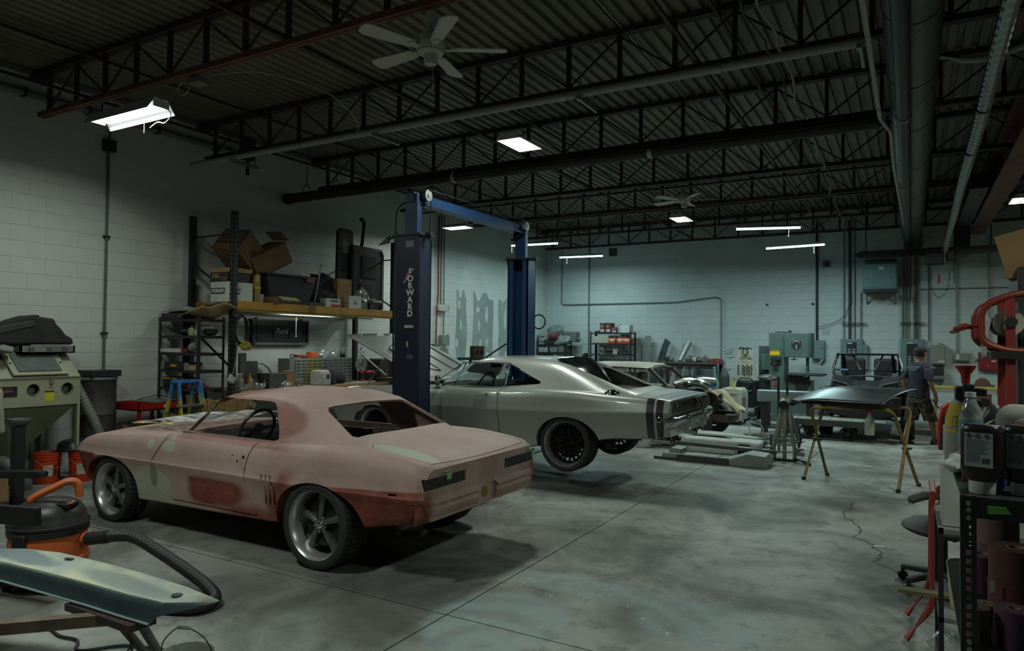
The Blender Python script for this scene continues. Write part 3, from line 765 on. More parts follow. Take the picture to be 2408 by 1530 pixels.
    wheel(t, (0, .79, .345), 1, .345, .267, .27, 'five'); wheel(t, (0, -.79, .345), -1, .345, .267, .27, 'five')
    wheel(t, (2.743, .80, .315), 1, .315, .246, .23, 'five'); wheel(t, (2.743, -.80, .315), -1, .315, .246, .23, 'five')
    # masking film over the cowl: a thing lying on the car
    def film(a, b):
        u = 1.62+a*1.15; v = -.66+b*1.34
        w = wt(u)+.03+.05*math.sin(7*a+3*b)*.3+.035*abs(math.sin(9*a+5*b))+(.10*max(0, .35-a)*2.0)
        return (u, v, w)
    k = NB('masking_film'); tr = k.n('BsdfTransparent'); df = k.n('BsdfDiffuse'); df.inputs[0].default_value = (.62, .64, .62, 1)
    mx = k.n('MixShader'); k.link(k.ramp(k.noise(6, 4), .2, .8), mx.inputs[0]); k.link(tr.outputs[0], mx.inputs[1]); k.link(df.outputs[0], mx.inputs[2]); k.link(mx.outputs[0], k.nt.nodes['Material Output'].inputs[0])
    f = one('masking_film', 'crumpled clear masking film taped over the coupe cowl and hood', 'plastic film', G().grid(film, 26, 30), k.m, loc=(-4.03, 4.88, 0), rot=(0, 0, math.pi), smooth=20)
    obj('tape_strip', G().box((2.75, .55, .925), (.25, .05, .004), rz=.6).box((2.3, .62, .955), (.3, .04, .004), rz=-.2), mat('yellow_tape', (196,190,120), .7), f)
primer_coupe()

# ---------------------------------------------------------------- silver fastback on the lift
def silver_mat():
    k = NB('silver_metallic'); x = k.xyz()
    def band(a, b): return k.math('MULTIPLY', k.math('GREATER_THAN', x[0], a), k.math('LESS_THAN', x[0], b))
    st = k.math('ADD', band(-1.105, -1.02), band(-1.21, -1.13))
    st = k.math('MULTIPLY', st, k.math('LESS_THAN', k.math('ABSOLUTE', x[1]), 1.5))
    k.color(k.mix(st, (158,162,155), (22,23,23)))
    k.set(Metallic=k.math('SUBTRACT', .35, k.math('MULTIPLY', st, .35)), Roughness=.38, Coat_Weight=1., Coat_Roughness=.05); return k.m
M_SILVER = silver_mat()
def silver_fastback():
    t = thing('silver_fastback', 'silver fastback muscle car with black tail stripes raised on the blue lift', 'car', (-3.62, 8.52, .23), math.pi)
    wb = keys({-1.27: .50, -1.1: .47, -.5: .42, -.3: .35, .4: .27, .6: .25, 2.6: .24, 2.8: .24, 3.5: .3, 3.85: .42})
    wt = keys({-1.27: .915, -1.1: .935, -.7: .965, -.3: .985, .2: .985, 2.0: .97, 2.3: .955, 3.0: .93, 3.6: .89, 3.8: .82, 3.85: .76})
    ws = keys({-1.27: .905, -1.02: .93, -.5: .952, -.07: .975, .3: .975, .9: .955, 1.5: .945, 2.1: .94, 2.8: .92, 3.5: .88, 3.75: .82, 3.85: .72})
    vm = keys({-1.27: .895, -1.0: .93, -.5: .962, 0: .975, .4: .972, 1.2: .94, 2.0: .94, 2.8: .965, 3.4: .955, 3.75: .91, 3.85: .85})
    wc = keys({-1.27: .765, -.5: .74, .9: .70, 3.85: .68})
    def sec(u):
        b, c, s, v = wb(u), wc(u), ws(u), vm(u); T = wt(u); hip = .03*math.exp(-((u+.05)/.6)**2)
        c = min(c, s-.08)
        return [(0, b), (.5, b), (v-.12, b), (v-.085, b+.015), (v-.055, b+.25*(c-b)), (v-.03, b+.55*(c-b)), (v-.012, b+.85*(c-b)), (v-.001, c-.012), (v, c), (v-.006, c+.03), (v-.014, c+.3*(s-c)), (v-.026+hip*.3, c+.6*(s-c)),
                (v-.045+hip*.6, c+.85*(s-c)), (v-.065+hip*.7, s-.012), (v-.085+hip*.7, s), (v-.12+hip*.6, s+.004), (v-.2, s+(T-s)*.25+.002), (.5, s+(T-s)*.6), (.25, s+(T-s)*.9), (0, T)]
    st = list(np.unique(np.concatenate([np.linspace(-1.27, -1.1, 5), np.linspace(-1.1, 3.6, 46), np.linspace(3.6, 3.85, 6)])))
    body = loft_body(st, sec).mesh('body')
    cuts = []
    for s in (1, -1):
        v0, v1 = (.50, 1.3) if s > 0 else (-1.3, -.50)
        cuts += [ellipse_cyl(-.03, .36, .41, .305, v0, v1), ellipse_cyl(2.95, .36, .41, .29, v0, v1)]
    cuts += [G().b2((-.05, -.78, .42), (1.95, .78, 1.3)), G().b2((2.25, -.72, .3), (3.72, .72, 1.2)), G().b2((-1.5, -.79, .735), (-1.19, .79, .885))]
    body = boolean(body, cuts)
    dp = [(2.12, 1.05), (2.12, .93), (2.15, .75), (2.12, .45), (2.0, .30), (.93, .30), (.905, .42), (.93, .80), (.945, .90), (.90, .955), (.90, 1.05)]
    for s in (1, -1):
        v0, v1 = (.74, 1.3) if s > 0 else (-1.3, -.74)
        body, door = cut_part(body, G().prism(dp, v0, v1), G().prism(shrink(dp, .010), v0, v1))
        fin(door, 32); d = obj('door', door, M_SILVER, t)
        y = s*.918; obj('door_handle', G().b2((1.12, min(y, y+s*.03), .872), (1.28, max(y, y+s*.03), .886)).ball((1.10, y+s*.014, .878), .02, 8).b2((1.16, min(y, y+s*.02), .835), (1.18, max(y, y+s*.02), .852)), M_CHROME, d)
    fin(body, 32); obj('body', body, M_SILVER, t)
    def rings(o):
        L = []
        prof = [(.90, 2.16, -.98, .84), (.96, 2.08, -.80, .80), (1.015, 2.0, -.573, .775), (1.10, 1.87, -.36, .735), (1.20, 1.73, -.10, .685), (1.265, 1.64, .06, .645), (1.305, 1.57, .17, .60), (1.335, 1.48, .27, .52), (1.355, 1.36, .42, .40), (1.368, 1.2, .62, .24), (1.372, 1.05, .8, .08)]
        for w, uf, ur, vs in prof:
            L.append(superring(uf-o*1.1, ur+o*1.6, vs-o, w-(o*.8 if w > 1.25 else (.03 if o and w < .95 else 0)), 7 if w < 1.3 else 5, bow=.05))
        return G().rings(L)
    outer = rings(0).mesh('g')
    side = [(2.04, .965), (1.665, 1.245), (1.63, 1.262), (.95, 1.272), (.90, 1.262), (.42, 1.065), (.40, 1.045), (.44, 1.03), (.95, .975)]
    tunnel = G().prism([(.30, 1.352), (-.16, 1.03), (-.6, .992), (-1.4, .965), (-1.4, 1.7), (.30, 1.7)], -.515, .515)
    front = [(2.07, -.68, .985), (2.07, .68, .985), (1.665, .56, 1.265), (1.66, -.56, 1.265)]
    gh = boolean(outer, [rings(.035), G().prism(side, -1.3, 1.3), tunnel, slab_prism(front, (.57, 0, .82), .16)])
    fin(gh, 38); obj('roof', gh, M_SILVER, t)
    # glass
    obj('rear_window', G().grid(lambda a, b: (.295-.445*a, (-.515+1.03*b), 1.347-.315*a+.012*math.sin(math.pi*b)+.015*math.sin(math.pi*a)), 8, 10), M_GLASS, t, smooth=60)
    obj('rear_window_trim', G().tube([(.30, -.51, 1.352), (.305, 0, 1.364), (.30, .51, 1.352)], .009, n=6).tube([(.30, .512, 1.352), (-.15, .512, 1.032)], .006, n=6).tube([(.30, -.512, 1.352), (-.15, -.512, 1.032)], .006, n=6), M_CHROME, t)
    obj('windshield', G().grid(lambda a, b: (2.06-.40*a-.10*abs(2*b-1)**2.5, (-.68+1.36*b)*(1-.17*a), .985+.285*a), 6, 12), M_CLEAR, t, smooth=60)
    for s in (1, -1):
        y = s
        obj('quarter_glass', slab_prism([(.93, y*.715, .985), (.90, y*.65, 1.25), (.44, y*.70, 1.06), (.47, y*.735, 1.035)], (0, 1, 0), .002), M_CLEAR, t)
        obj('window_trim', G().tube([(2.06, y*.785, .968), (1.665, y*.655, 1.25), (1.62, y*.645, 1.27), (.93, y*.65, 1.28), (.40, y*.725, 1.055), (.44, y*.745, 1.03)], .008, n=6).tube([(.93, y*.755, .98), (.92, y*.65, 1.275)], .009, n=6), M_CHROME, t)
        obj('belt_trim', G().tube([(2.06, y*.80, .972), (.95, y*.80, .982), (.44, y*.76, 1.03)], .007, n=6), M_CHROME, t)
        obj('side_mirror', G().ball((1.87, y*.93, 1.06), .055, 12, (.8, .9, .75)).cyl((1.9, y*.88, .955), (1.88, y*.92, 1.03), .012).lathe([(.0, 0), (.045, .005), (.05, .03)], 10, o=(1.9, y*.87, .95)), M_CHROME, t)
        obj('vent_pillar', G().tube([(1.70, y*.79, .97), (1.60, y*.65, 1.262)], .009, n=6), M_CHROME, t)
    obj('interior_floor', G().b2((-.05, -.75, .40), (1.95, .75, .44)), M_INT, t)
    obj('dashboard', G().prism([(1.60, .7), (1.58, .93), (1.66, .98), (1.95, .985), (1.95, .7)], -.74, .74), M_INT, t, bev=.012)
    for s in (1, -1):
        obj('seat', G().b2((.75, s*.38-.26, .44), (1.3, s*.38+.26, .66)).box((.72, s*.38, .82), (.16, .5, .55), rot=Euler((0, -.25, 0)).to_matrix()), mat('seat_black', (34,34,34), .6), t, bev=.05)
    sw = obj('steering_wheel', G().tube([(0, .19*math.cos(a), .19*math.sin(a)) for a in [2*math.pi*i/30 for i in range(30)]], .012, closed=True, n=6), M_INT, t, (1.45, .40, .96), (0, R(-25), 0))
    obj('spoke', G().bar((0, -.18, 0), (0, .18, 0), .03, .01), M_INT, sw)
    obj('rear_view_mirror', G().box((1.52, .0, 1.225), (.03, .26, .07)), M_INT, t, bev=.015)
    # fuel cap and tail
    obj('fuel_cap', G().lathe([(.0, .03), (.045, .028), (.06, .018), (.066, .006), (.085, .004), (.09, -.004)], 26), M_CHROME, t, (-.56, .80, .972), (R(-12), 0, 0))
    obj('tail_panel', G().b2((-1.20, -.80, .73), (-1.185, .80, .89)), mat('tail_black', (22,22,23), .35), t)
    obj('tail_surround', G().tube([(-1.274, a, b) for a, b in rrect(1.60, .165, .03, 4, (0, .81))], .009, n=6, closed=True), M_CHROME, t)
    for s in (1, -1):
        for v in (.62, .47):
            obj('tail_lamp', G().tube([(-1.225, s*v+.055*math.cos(a), .81+.062*math.sin(a)) for a in [2*math.pi*i/24 for i in range(24)]], .008, n=6, closed=True).cyl((-1.2, s*v, .81), (-1.215, s*v, .81), .045, n=20), M_CHROME if True else None, t)
        obj('stripe_emblem', G().tube([(-1.172+.028*math.cos(a), s*.955*.975, .70+.028*math.sin(a)) for a in [2*math.pi*i/16 for i in range(16)]], .007, n=5, closed=True), M_CHROME, t)
    text('tail_badge', 'CHARGER', .05, M_CHROME, t, (-1.205, -.05, .81), (math.pi/2, 0, -math.pi/2), .002, sx=1.5)
    bp = [(-1.26, .60), (-1.30, .61), (-1.335, .64), (-1.345, .68), (-1.335, .715), (-1.30, .735), (-1.26, .735)]
    rr = []
    for v, k, dz in ((.96, .15, .0), (.95, .55, 0), (.90, .85, 0), (.7, 1.0, 0), (.3, 1.06, .0), (-.3, 1.06, .0), (-.7, 1, 0), (-.90, .85, 0), (-.95, .55, 0), (-.96, .15, 0)):
        rr.append([(-1.24+(u+1.24)*k, v, .667+(w-.667)*(.75+.25*k)) for u, w in bp])
    obj('rear_bumper', G().rings(rr), M_CHROME, t)
    for s in (1, -1): obj('bumper_guard', G().prism([(-1.30, .50), (-1.37, .54), (-1.375, .70), (-1.34, .735), (-1.30, .72)], s*.36-.03, s*.36+.03), M_CHROME, t, bev=.012)
    obj('license_plate', G().b2((-1.26, -.16, .53), (-1.25, .16, .60)), mat('plate_white', (170,174,166), .5), t)
    obj('rear_valance', G().prism([(-1.22, .62), (-1.28, .60), (-1.25, .52), (-1.18, .49)], -.88, .88), M_SILVER, t)
    for s in (1, -1): obj('exhaust_tip', G().cyl((-1.2, s*.55, .42), (-1.0, s*.55, .43), .04, n=14, caps=False).lathe([(.028, 0), (.04, 0)], 14, o=(-1.2, s*.55, .42), axis='x'), M_CHROME, t)
    obj('underbody', G().b2((-1.0, -.5, .46), (-.4, .5, .55)).b2((-.4, -.5, .34), (.5, .5, .5)).b2((.5, -.5, .27), (3.4, .5, .44)), M_BLACK, t)
    for u in (-.03, 2.95):
        for s in (1, -1): obj('wheel_housing', G().b2((u-.45, s*.49-.01, .25), (u+.45, s*.49+.01, .7)), M_BLACK, t)
    g = G().b2((2.35, -.3, .4), (3.1, .3, .80)).b2((2.45, -.36, .80), (2.95, -.18, .90)).b2((2.45, .18, .80), (2.95, .36, .90)).cyl((2.7, 0, .8), (2.7, 0, .95), .17, n=20)
    obj('engine', g, mat('engine_dark', (60,60,58), .45, .5), t, bev=.02)
    g = G()
    for s in (1, -1):
        for k in range(3): g.ball((2.35+.25*k, s*.5, .93), .06, 10)
    g.tube([(2.35, .6, .98), (2.8, .62, 1.0), (3.3, .5, .97)], .03).tube([(2.35, -.6, .98), (2.8, -.62, 1.0), (3.3, -.5, .97)], .03)
    obj('engine_trim', g, M_CHROME, t)
    wheel(t, (0, .77, .335), 1, .335, .268, .30, 'mesh'); wheel(t, (0, -.77, .335), -1, .335, .268, .30, 'mesh')
    wheel(t, (2.97, .80, .335), 1, .335, .262, .25, 'mesh'); wheel(t, (2.97, -.80, .335), -1, .335, .262, .25, 'mesh')
    # raised hood, hinged at the cowl
    a = R(24.5); hx = Matrix.Translation((2.17, 0, .975)) @ Matrix.Rotation(-a, 4, 'Y')
    def top(p, q, lift=0):
        v = -.80+1.60*q; x = 1.60*p
        return (x, v, .02+.03*math.cos((q-.5)*3)+lift-.03*p*p)
    g = G(hx); N = 14
    V = []; 
    for i in range(N):
        for j in range(N): V.append(top(i/(N-1), j/(N-1)))
    F = [(i*N+j, (i+1)*N+j, (i+1)*N+j+1, i*N+j+1) for i in range(N-1) for j in range(N-1)]
    g.add(V, F); h = obj('hood', g, M_SILVER, t, solid=.025, smooth=50)
    for s in (1, -1):
        g = G(hx); pl = [(.22, s*.20), (.32, s*.16), (1.10, s*.16), (1.16, s*.22), (1.0, s*.52), (.36, s*.52)]
        g.tube([(u, v, .065) for u, v in pl], .008, n=6, closed=True); obj('scoop_trim', g, M_CHROME, h)
        g = G(hx); pl = shrink(pl, .01); g.add([(u, v, .058) for u, v in pl]+[(u, v, .05) for u, v in pl], [tuple(range(6)), (11, 10, 9, 8, 7, 6)]+[(i, 6+i, 6+(i+1) % 6, (i+1) % 6) for i in range(6)])
        obj('scoop_panel', g, M_SILVER, h)
    obj('hood_prop', G().cyl((3.3, .70, .9), (2.95, .70, 1.33), .009, n=6), M_GALV, t)
silver_fastback()
# ================================================================ LIFT, PIPES, FANS, DUCTS
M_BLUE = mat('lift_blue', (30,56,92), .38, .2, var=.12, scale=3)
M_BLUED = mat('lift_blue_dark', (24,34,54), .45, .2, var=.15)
M_WHITE = mat('white_print', (214,214,206), .6)
def lift():
    t = thing('two_post_lift', 'tall blue two post car lift with an overhead beam', 'lift')
    for y, s in ((7.1, 1), (9.95, -1)):
        # channel column open towards the car
        c = G(); x0, x1 = -5.72, -5.35
        c.b2((x0, y-.13*s-.012, 0), (x1, y-.13*s+.012, 3.12)).b2((x0, min(y-.13*s, y+.13*s), 0), (x0+.02, max(y-.13*s, y+.13*s), 3.12)).b2((x1-.02, min(y-.13*s, y+.13*s), 0), (x1, max(y-.13*s, y+.13*s), 3.12))
        c.b2((x0, y+.12*s-.01, 0), (x0+.10, y+.12*s+.01, 3.12)).b2((x1-.10, y+.12*s-.01, 0), (x1, y+.12*s+.01, 3.12))
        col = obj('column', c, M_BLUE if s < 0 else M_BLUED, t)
        obj('base_plate', G().b2((x0-.12, y-.28, 0), (x1+.12, y+.25, .02)), M_BLUED, t)
        obj('column_cap', G().b2((x0-.03, y-.16, 3.12), (x1+.03, y+.16, 3.145)).b2((x0-.10, y-.03, 3.12), (x0-.03, y+.03, 3.16)).b2((x1+.03, y-.03, 3.12), (x1+.10, y+.03, 3.16)).cyl((x0-.07, y, 3.05), (x0-.07, y, 3.2), .014, n=8).cyl((x1+.07, y, 3.05), (x1+.07, y, 3.2), .014, n=8), M_DARK, t)
        obj('column_extension', G().b2((-5.61, y-.09, 3.12), (-5.45, y+.05, 3.66)).b2((-5.45, y-.09, 3.12), (-5.42, y-.07, 3.66)), M_BLUE, t)
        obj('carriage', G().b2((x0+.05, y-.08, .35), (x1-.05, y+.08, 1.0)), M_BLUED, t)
        for ux, ex in ((-5.5, -4.4), (-5.5, -6.3)):
            obj('swing_arm', G().bar((ux, y+.16*s, .36), (ex, y+.62*s, .36), .1, .09).cyl((ex, y+.62*s, .36), (ex, y+.62*s, .505), .05, n=14), M_BLUED, t)
        obj('lock_rod', G().cyl((x1-.03, y-.03*s, .2), (x1-.03, y-.03*s, 3.1), .008, n=6), M_DARK, t)
    obj('overhead_beam', G().b2((-5.58, 7.0, 3.55), (-5.46, 10.0, 3.68)).b2((-5.60, 7.0, 3.545), (-5.44, 10.0, 3.555)), M_BLUE, t)
    for y in (7.2, 9.85): obj('pulley', G().cyl((-5.44, y, 3.66), (-5.38, y, 3.66), .075, n=20).cyl((-5.45, y, 3.66), (-5.37, y, 3.66), .03, n=12), M_GALV, t)
    obj('beam_bracket', G().prism([(-5.60, 3.42), (-5.60, 3.55), (-5.40, 3.55)], 9.78, 9.84), M_BLUED, t); obj('beam_bracket', G().prism([(-5.60, 3.42), (-5.60, 3.55), (-5.40, 3.55)], 7.14, 7.2), M_BLUED, t)
    obj('hydraulic_hose', G().tube(smooth_path([(-5.80, 7.05, 1.0), (-5.82, 7.05, 2.4), (-5.80, 7.05, 3.1), (-5.76, 7.03, 3.45), (-5.66, 7.05, 3.56), (-5.6, 7.1, 3.6)]), .011, n=6), M_BLACK, t)
    obj('cable', G().tube([(-5.37, 7.2, 3.73), (-5.37, 9.85, 3.73)], .007, n=5).tube([(-5.35, 7.2, 3.58), (-5.36, 7.12, .5)], .006, n=5), M_GALV, t)
    obj('lock_lever', G().prism([(-5.83, 3.04), (-6.0, 3.02), (-5.82, 3.14)], 6.95, 6.97).tube([(-5.98, 6.96, 3.03), (-5.72, 6.98, 3.14)], .012, n=6), M_DARK, t)
    yf = 6.957
    for k, ch in enumerate('FORWARD'):
        z = 2.655-k*.088
        text('letter', ch, .105, M_WHITE, t, (-5.475, yf, z), FY, .001, sx=1.1, bold=.004)
    text('model_number', '8000A', .05, M_WHITE, t, (-5.485, yf, 1.965), FY, .001, sx=1.1, bold=.0015)
    g = G().prism([(-5.55, 2.58), (-5.545, 2.62), (-5.52, 2.645), (-5.49, 2.64), (-5.48, 2.60), (-5.50, 2.565), (-5.53, 2.56)], yf, yf+.002)
    obj('helmet_emblem', g, mat('emblem_red', (168,92,62), .6), t)
    obj('sword_emblem', G().bar((-5.58, yf, 2.52), (-5.42, yf, 2.70), .012, .002, up=(0, 1, 0)), M_WHITE, t)
    obj('warning_sticker', G().prism(rrect(.022, .075, .01, 3, (-5.51, 1.745)), yf, yf+.001), mat('sticker_yellow', (196,190,140), .6), t)
    obj('data_plate', G().prism(rrect(.10, .055, .004, 2, (-5.47, 1.585)), yf, yf+.001), mat('plate_steel', (92,100,106), .4, .5), t)
    obj('load_plate', G().b2((-5.55, yf, 2.97), (-5.43, yf+.001, 3.05)), mat('plate_grey2', (110,116,120), .4, .3), t)
lift()

def clamp(t, x, r, z):
    obj('pipe_clamp', G().cyl((x-.03, 0, z), (x+.03, 0, z), r+.006, n=16), M_GALV, t)
# pale pipe hung on strut brackets
t = thing('hanging_pipe', 'long pale grey pipe hung under the ceiling on strut brackets', 'pipe', (0, 6.74, 4.44))
obj('pipe', G().cyl((-9.55, 0, 0), (-.28, 0, 0), .042, n=14), M_PIPEW, t)
for x in (-8.55, -5.85, -3.05, -.38):
    obj('strut_bracket', G().b2((x-.02, -.1, -.085), (x+.02, .42, -.045)).b2((x-.02, .0, -.085), (x-.01, .42, -.06)).cyl((x, .0, -.05), (x, .0, .16), .007, n=6).cyl((x, .36, -.05), (x, .36, .16), .007, n=6), M_GALV, t)
for x in (-7.2, -3.25, -1.6): clamp(t, x, .042, 0)
# thick black radiant tube
t = thing('radiant_tube', 'thick black radiant heater tube hung beneath the ceiling', 'heater tube', (0, 8.75, 4.30))
obj('tube', G().cyl((-9.62, 0, 0), (-.3, 0, 0), .085, n=18), mat('tube_black', (38,38,36), .55, .2), t)
obj('reflector_hood', G().prism([(-.17, -.02), (-.09, .10), (.09, .10), (.17, -.02), (.155, -.02), (.08, .09), (-.08, .09), (-.155, -.02)], -5.9, -.3, 'x'), mat('hood_dark', (46,46,44), .5, .4), t)
obj('end_flange', G().cyl((-9.70, 0, 0), (-9.62, 0, 0), .10, n=18), M_BLACK, t)
for x in (-6.05, -2.95): clamp(t, x, .088, 0)
for x in (-9.2, -8.5):
    obj('hanger', G().cyl((x, 0, .2), (x, 0, .9), .006, n=6).tube([(x, .0, .22), (x, .10, .12), (x, .10, .06)], .008, n=5).tube([(x, .0, .22), (x, -.10, .12), (x, -.10, .06)], .008, n=5), M_DARK, t)
# thin black pipe behind it
one('thin_pipe', 'thin dark pipe running under the joists behind the black tube', 'pipe', G().cyl((-9.2, 11.5, 4.42), (.2, 11.5, 4.42), .022, n=10), mat('pipe_brown', (74,66,58), .5, .3))
one('thin_pipe', 'thin dark pipe under the joists in front of the far strip lights', 'pipe', G().cyl((-9.2, 13.6, 4.5), (.2, 13.6, 4.5), .018, n=10), mat('pipe_brown', (74,66,58), .5, .3))
# pipe along the left wall
t = thing('wall_pipe', 'grey painted pipe running along the top of the left wall', 'pipe')
obj('pipe', G().cyl((XL+.06, 3.3, 4.88), (XL+.06, 7.7, 4.88), .045, n=12), mat('pipe_grey', (112,120,112), .55), t)
for y in (4.5, 5.3, 6.3, 7.3): obj('pipe_strap', G().b2((XL, y-.015, 4.83), (XL+.115, y+.015, 4.94)), M_DARK, t)
one('valve_assembly', 'dark pipe valve assembly where the wall pipe ends', 'valve', G().cyl((XL+.1, 7.75, 4.88), (XL+.5, 7.75, 4.88), .05).b2((XL+.2, 7.65, 4.75), (XL+.35, 7.85, 5.1)).cyl((XL+.28, 7.75, 4.5), (XL+.28, 7.75, 4.9), .03).cyl((XL+.5, 7.6, 4.88), (XL+.5, 7.95, 4.88), .035), M_DARK)
# conduit down the left wall with a junction box
t = thing('wall_conduit', 'slim grey conduit dropping down the left wall to the drum', 'conduit')
obj('conduit', G().cyl((XL+.03, 5.6, .3), (XL+.03, 5.6, 4.4), .019, n=10), mat('conduit_grey', (92,104,98), .5, .2), t)
obj('junction_box', G().b2((XL, 5.52, 4.40), (XL+.09, 5.68, 4.56)), M_DARK, t, bev=.006)
obj('cable', G().tube(smooth_path([(XL+.05, 5.6, 4.55), (XL+.07, 5.58, 4.75), (XL+.04, 5.5, 4.9), (XL+.05, 5.48, 5.1)]), .01, n=5), M_BLACK, t)
for z in (1.85, 3.2): obj('conduit_strap', G().b2((XL, 5.56, z-.015), (XL+.055, 5.64, z+.015)), M_DARK, t)
# ceiling fans
M_FAN = mat('fan_white', (186,188,176), .45); M_FAND = mat('fan_slot', (66,66,62), .6)
def fan(loc, rz, label, tilt, drop):
    t = thing('ceiling_fan', label, 'fan', loc, rz)
    obj('motor_housing', G().lathe([(.0, .115), (.10, .11), (.135, .09), (.14, .03), (.132, .0), (.11, -.04), (.07, -.055), (.0, -.06)], 32), M_FAN, t)
    g = G()
    for k in range(20):
        a = 2*math.pi*k/20; g.box((.118*math.cos(a), .118*math.sin(a), -.03), (.028, .008, .004), rot=Euler((0, R(32), a), 'XYZ').to_matrix())
    obj('vent_slots', g, M_FAND, t)
    obj('switch_cup', G().lathe([(.062, -.05), (.06, -.11), (.05, -.135), (.02, -.14), (0, -.14)], 24), M_FAN, t)
    obj('downrod', G().cyl((0, 0, .1), (0, 0, drop), .014, n=10), M_FAN, t)
    obj('canopy', G().lathe([(.0, drop-.07), (.04, drop-.065), (.068, drop-.02), (.07, drop+.02), (0, drop+.02)], 24), M_FAN, t)
    obj('pull_chain', G().cyl((.045, -.03, -.12), (.045, -.03, -.34), .0025, n=5).ball((.045, -.03, -.36), .012, 8, (.7, .7, 1.4)), M_FAN, t)
    for k in range(5):
        a = 2*math.pi*k/5+tilt; m = Matrix.Rotation(a, 4, 'Z') @ Matrix.Rotation(R(11), 4, 'X')
        pl = [(.17, -.045), (.22, -.058), (.60, -.078), (.645, -.06), (.66, -.02), (.66, .02), (.645, .06), (.60, .078), (.22, .058), (.17, .045)]
        b = obj('blade', G(m).prism(pl, -.005, .005, 'z'), M_FAN, t)
        obj('blade_iron', G(m).prism([(.10, -.02), (.2, -.04), (.23, 0), (.2, .04), (.10, .02)], -.013, -.006, 'z'), M_FAN, b)
fan((-3.58, 4.79, 4.30), 0, 'white five blade ceiling fan nearest the camera', R(32), .26)
fan((-3.72, 13.0, 4.5), 0, 'small distant white five blade ceiling fan', R(20), .12)
# wire box on the bottom chord beside the shop light, with loose white wire
t = thing('loose_cable', 'loose white cable sagging from a ceiling box past the near joist', 'cable')
obj('cable', G().tube(smooth_path([(-6.75, 4.75, 4.60), (-6.6, 4.85, 4.64), (-6.2, 5.2, 4.72), (-6.0, 5.9, 4.72), (-6.0, 6.35, 4.62), (-6.05, 6.6, 4.5), (-6.1, 6.62, 4.43)]), .005, n=5), M_CORD, t)
obj('cable_loop', G().tube([(-6.85+.1*math.cos(a), 4.72, 4.50+.07*math.sin(a)) for a in [2*math.pi*i/20 for i in range(20)]], .005, n=5, closed=True), M_CORD, t)
obj('ceiling_box', G().b2((-6.72, 4.68, 4.52), (-6.55, 4.82, 4.58)), mat('box_grey', (120,124,118), .5, .3), t)
one('ceiling_box', 'flat metal ceiling junction box between the first two joists', 'box', G().b2((-2.78, 5.6, 5.15), (-2.60, 5.8, 5.2)), mat('box_grey', (120,124,118), .5, .3))
one('ceiling_conduit', 'thin shiny conduit strapped under the deck beside the junction box', 'conduit', G().cyl((-2.69, 2.0, 5.18), (-2.69, 19, 5.18), .012, n=8), M_GALV)
# wiring bundle draped joist to joist
def drape(name, label, xs, y0, y1, r, m, sag=.14, x2=None):
    pts = []; n = 40
    for i in range(n+1):
        y = y0+(y1-y0)*i/n; ph = ((y-4.66) % 2.42)/2.42
        pts.append((xs+((x2 or xs)-xs)*i/n+.03*math.sin(i*1.7), y, 4.62-.0-sag*math.sin(math.pi*ph)))
    return one(name, label, 'cable', G().tube(pts, r, n=5), m)
drape('cable_bundle', 'pale cable bundle draped over the joists left of the ducts', -1.0, 4.66, 18.9, .012, mat('bundle_grey', (150,148,136), .6), x2=-1.35)
drape('cable_bundle', 'black cable draped over the joists beside the pale bundle', -1.12, 4.66, 18.9, .01, M_BLACK, .18, x2=-1.3)
one('hanging_wire', 'short white wire loop hanging from the deck at the top', 'wire', G().tube(smooth_path([(-1.62, 4.66, 4.75), (-1.6, 4.66, 4.6), (-1.55, 4.66, 4.50), (-1.50, 4.66, 4.62), (-1.49, 4.66, 4.75)]), .006, n=5), M_CORD)
# ducts on the right
t = thing('round_duct', 'wide galvanised round duct running to the far wall', 'duct')
obj('duct', G().cyl((.02, 3.0, 4.42), (.02, 18.0, 4.42), .215, n=28), mat('duct_grey', (92,96,90), .4, .5, var=.15, scale=2), t)
for y in (4.5, 6.0, 7.5, 9.0, 11.0, 13.2, 15.4): obj('duct_seam', G().cyl((.02, y-.008, 4.42), (.02, y+.008, 4.42), .219, n=28), M_DARK, t)
obj('duct_elbow', G().cyl((.02, 18.0, 4.42), (.06, 19.1, 4.2), .2, .18, n=20), M_DARK, t)
t = thing('flue_pipe', 'dark flue pipe with bright clamps hung below the wide duct', 'pipe')
obj('pipe', G().cyl((-.06, 2.5, 4.13), (-.06, 18.6, 4.13), .065, n=16), mat('flue_dark', (44,44,42), .45, .3), t)
for y in (8.1, 11.6): obj('pipe_clamp', G().cyl((-.06, y-.06, 4.13), (-.06, y+.06, 4.13), .071, n=16).cyl((-.06, y-.045, 4.13), (-.06, y-.03, 4.13), .076, n=16).cyl((-.06, y+.03, 4.13), (-.06, y+.045, 4.13), .076, n=16), M_GALV, t)
t = thing('white_drain_pipe', 'crooked white plastic pipe running beside the flue', 'pipe')
obj('pipe', G().tube(bend([(-.30, 2.5, 4.2), (-.28, 8.3, 4.2), (-.19, 8.9, 4.2), (-.19, 10.5, 4.16), (-.12, 14.5, 4.12), (-.06, 18.4, 4.1)], .1), .021, n=8), mat('pvc_white', (164,170,158), .45), t)
for y in (4.3, 6.0, 7.9, 10.6, 13.0): obj('tie_wire', G().tube([(-.30, y, 4.19), (-.1, y+.05, 4.05), (.12, y, 4.2), (.30, y+.1, 4.45)], .004, n=4), M_GALV, t)
t = thing('spiral_duct', 'crinkled silver flexible duct at the upper right', 'duct')
pts = [(.60, 2.5, 4.22), (.62, 6.0, 4.22), (.65, 9.0, 4.2), (.66, 12, 4.2), (.68, 15, 4.15), (.66, 17.0, 4.0), (.62, 18.2, 3.7)]
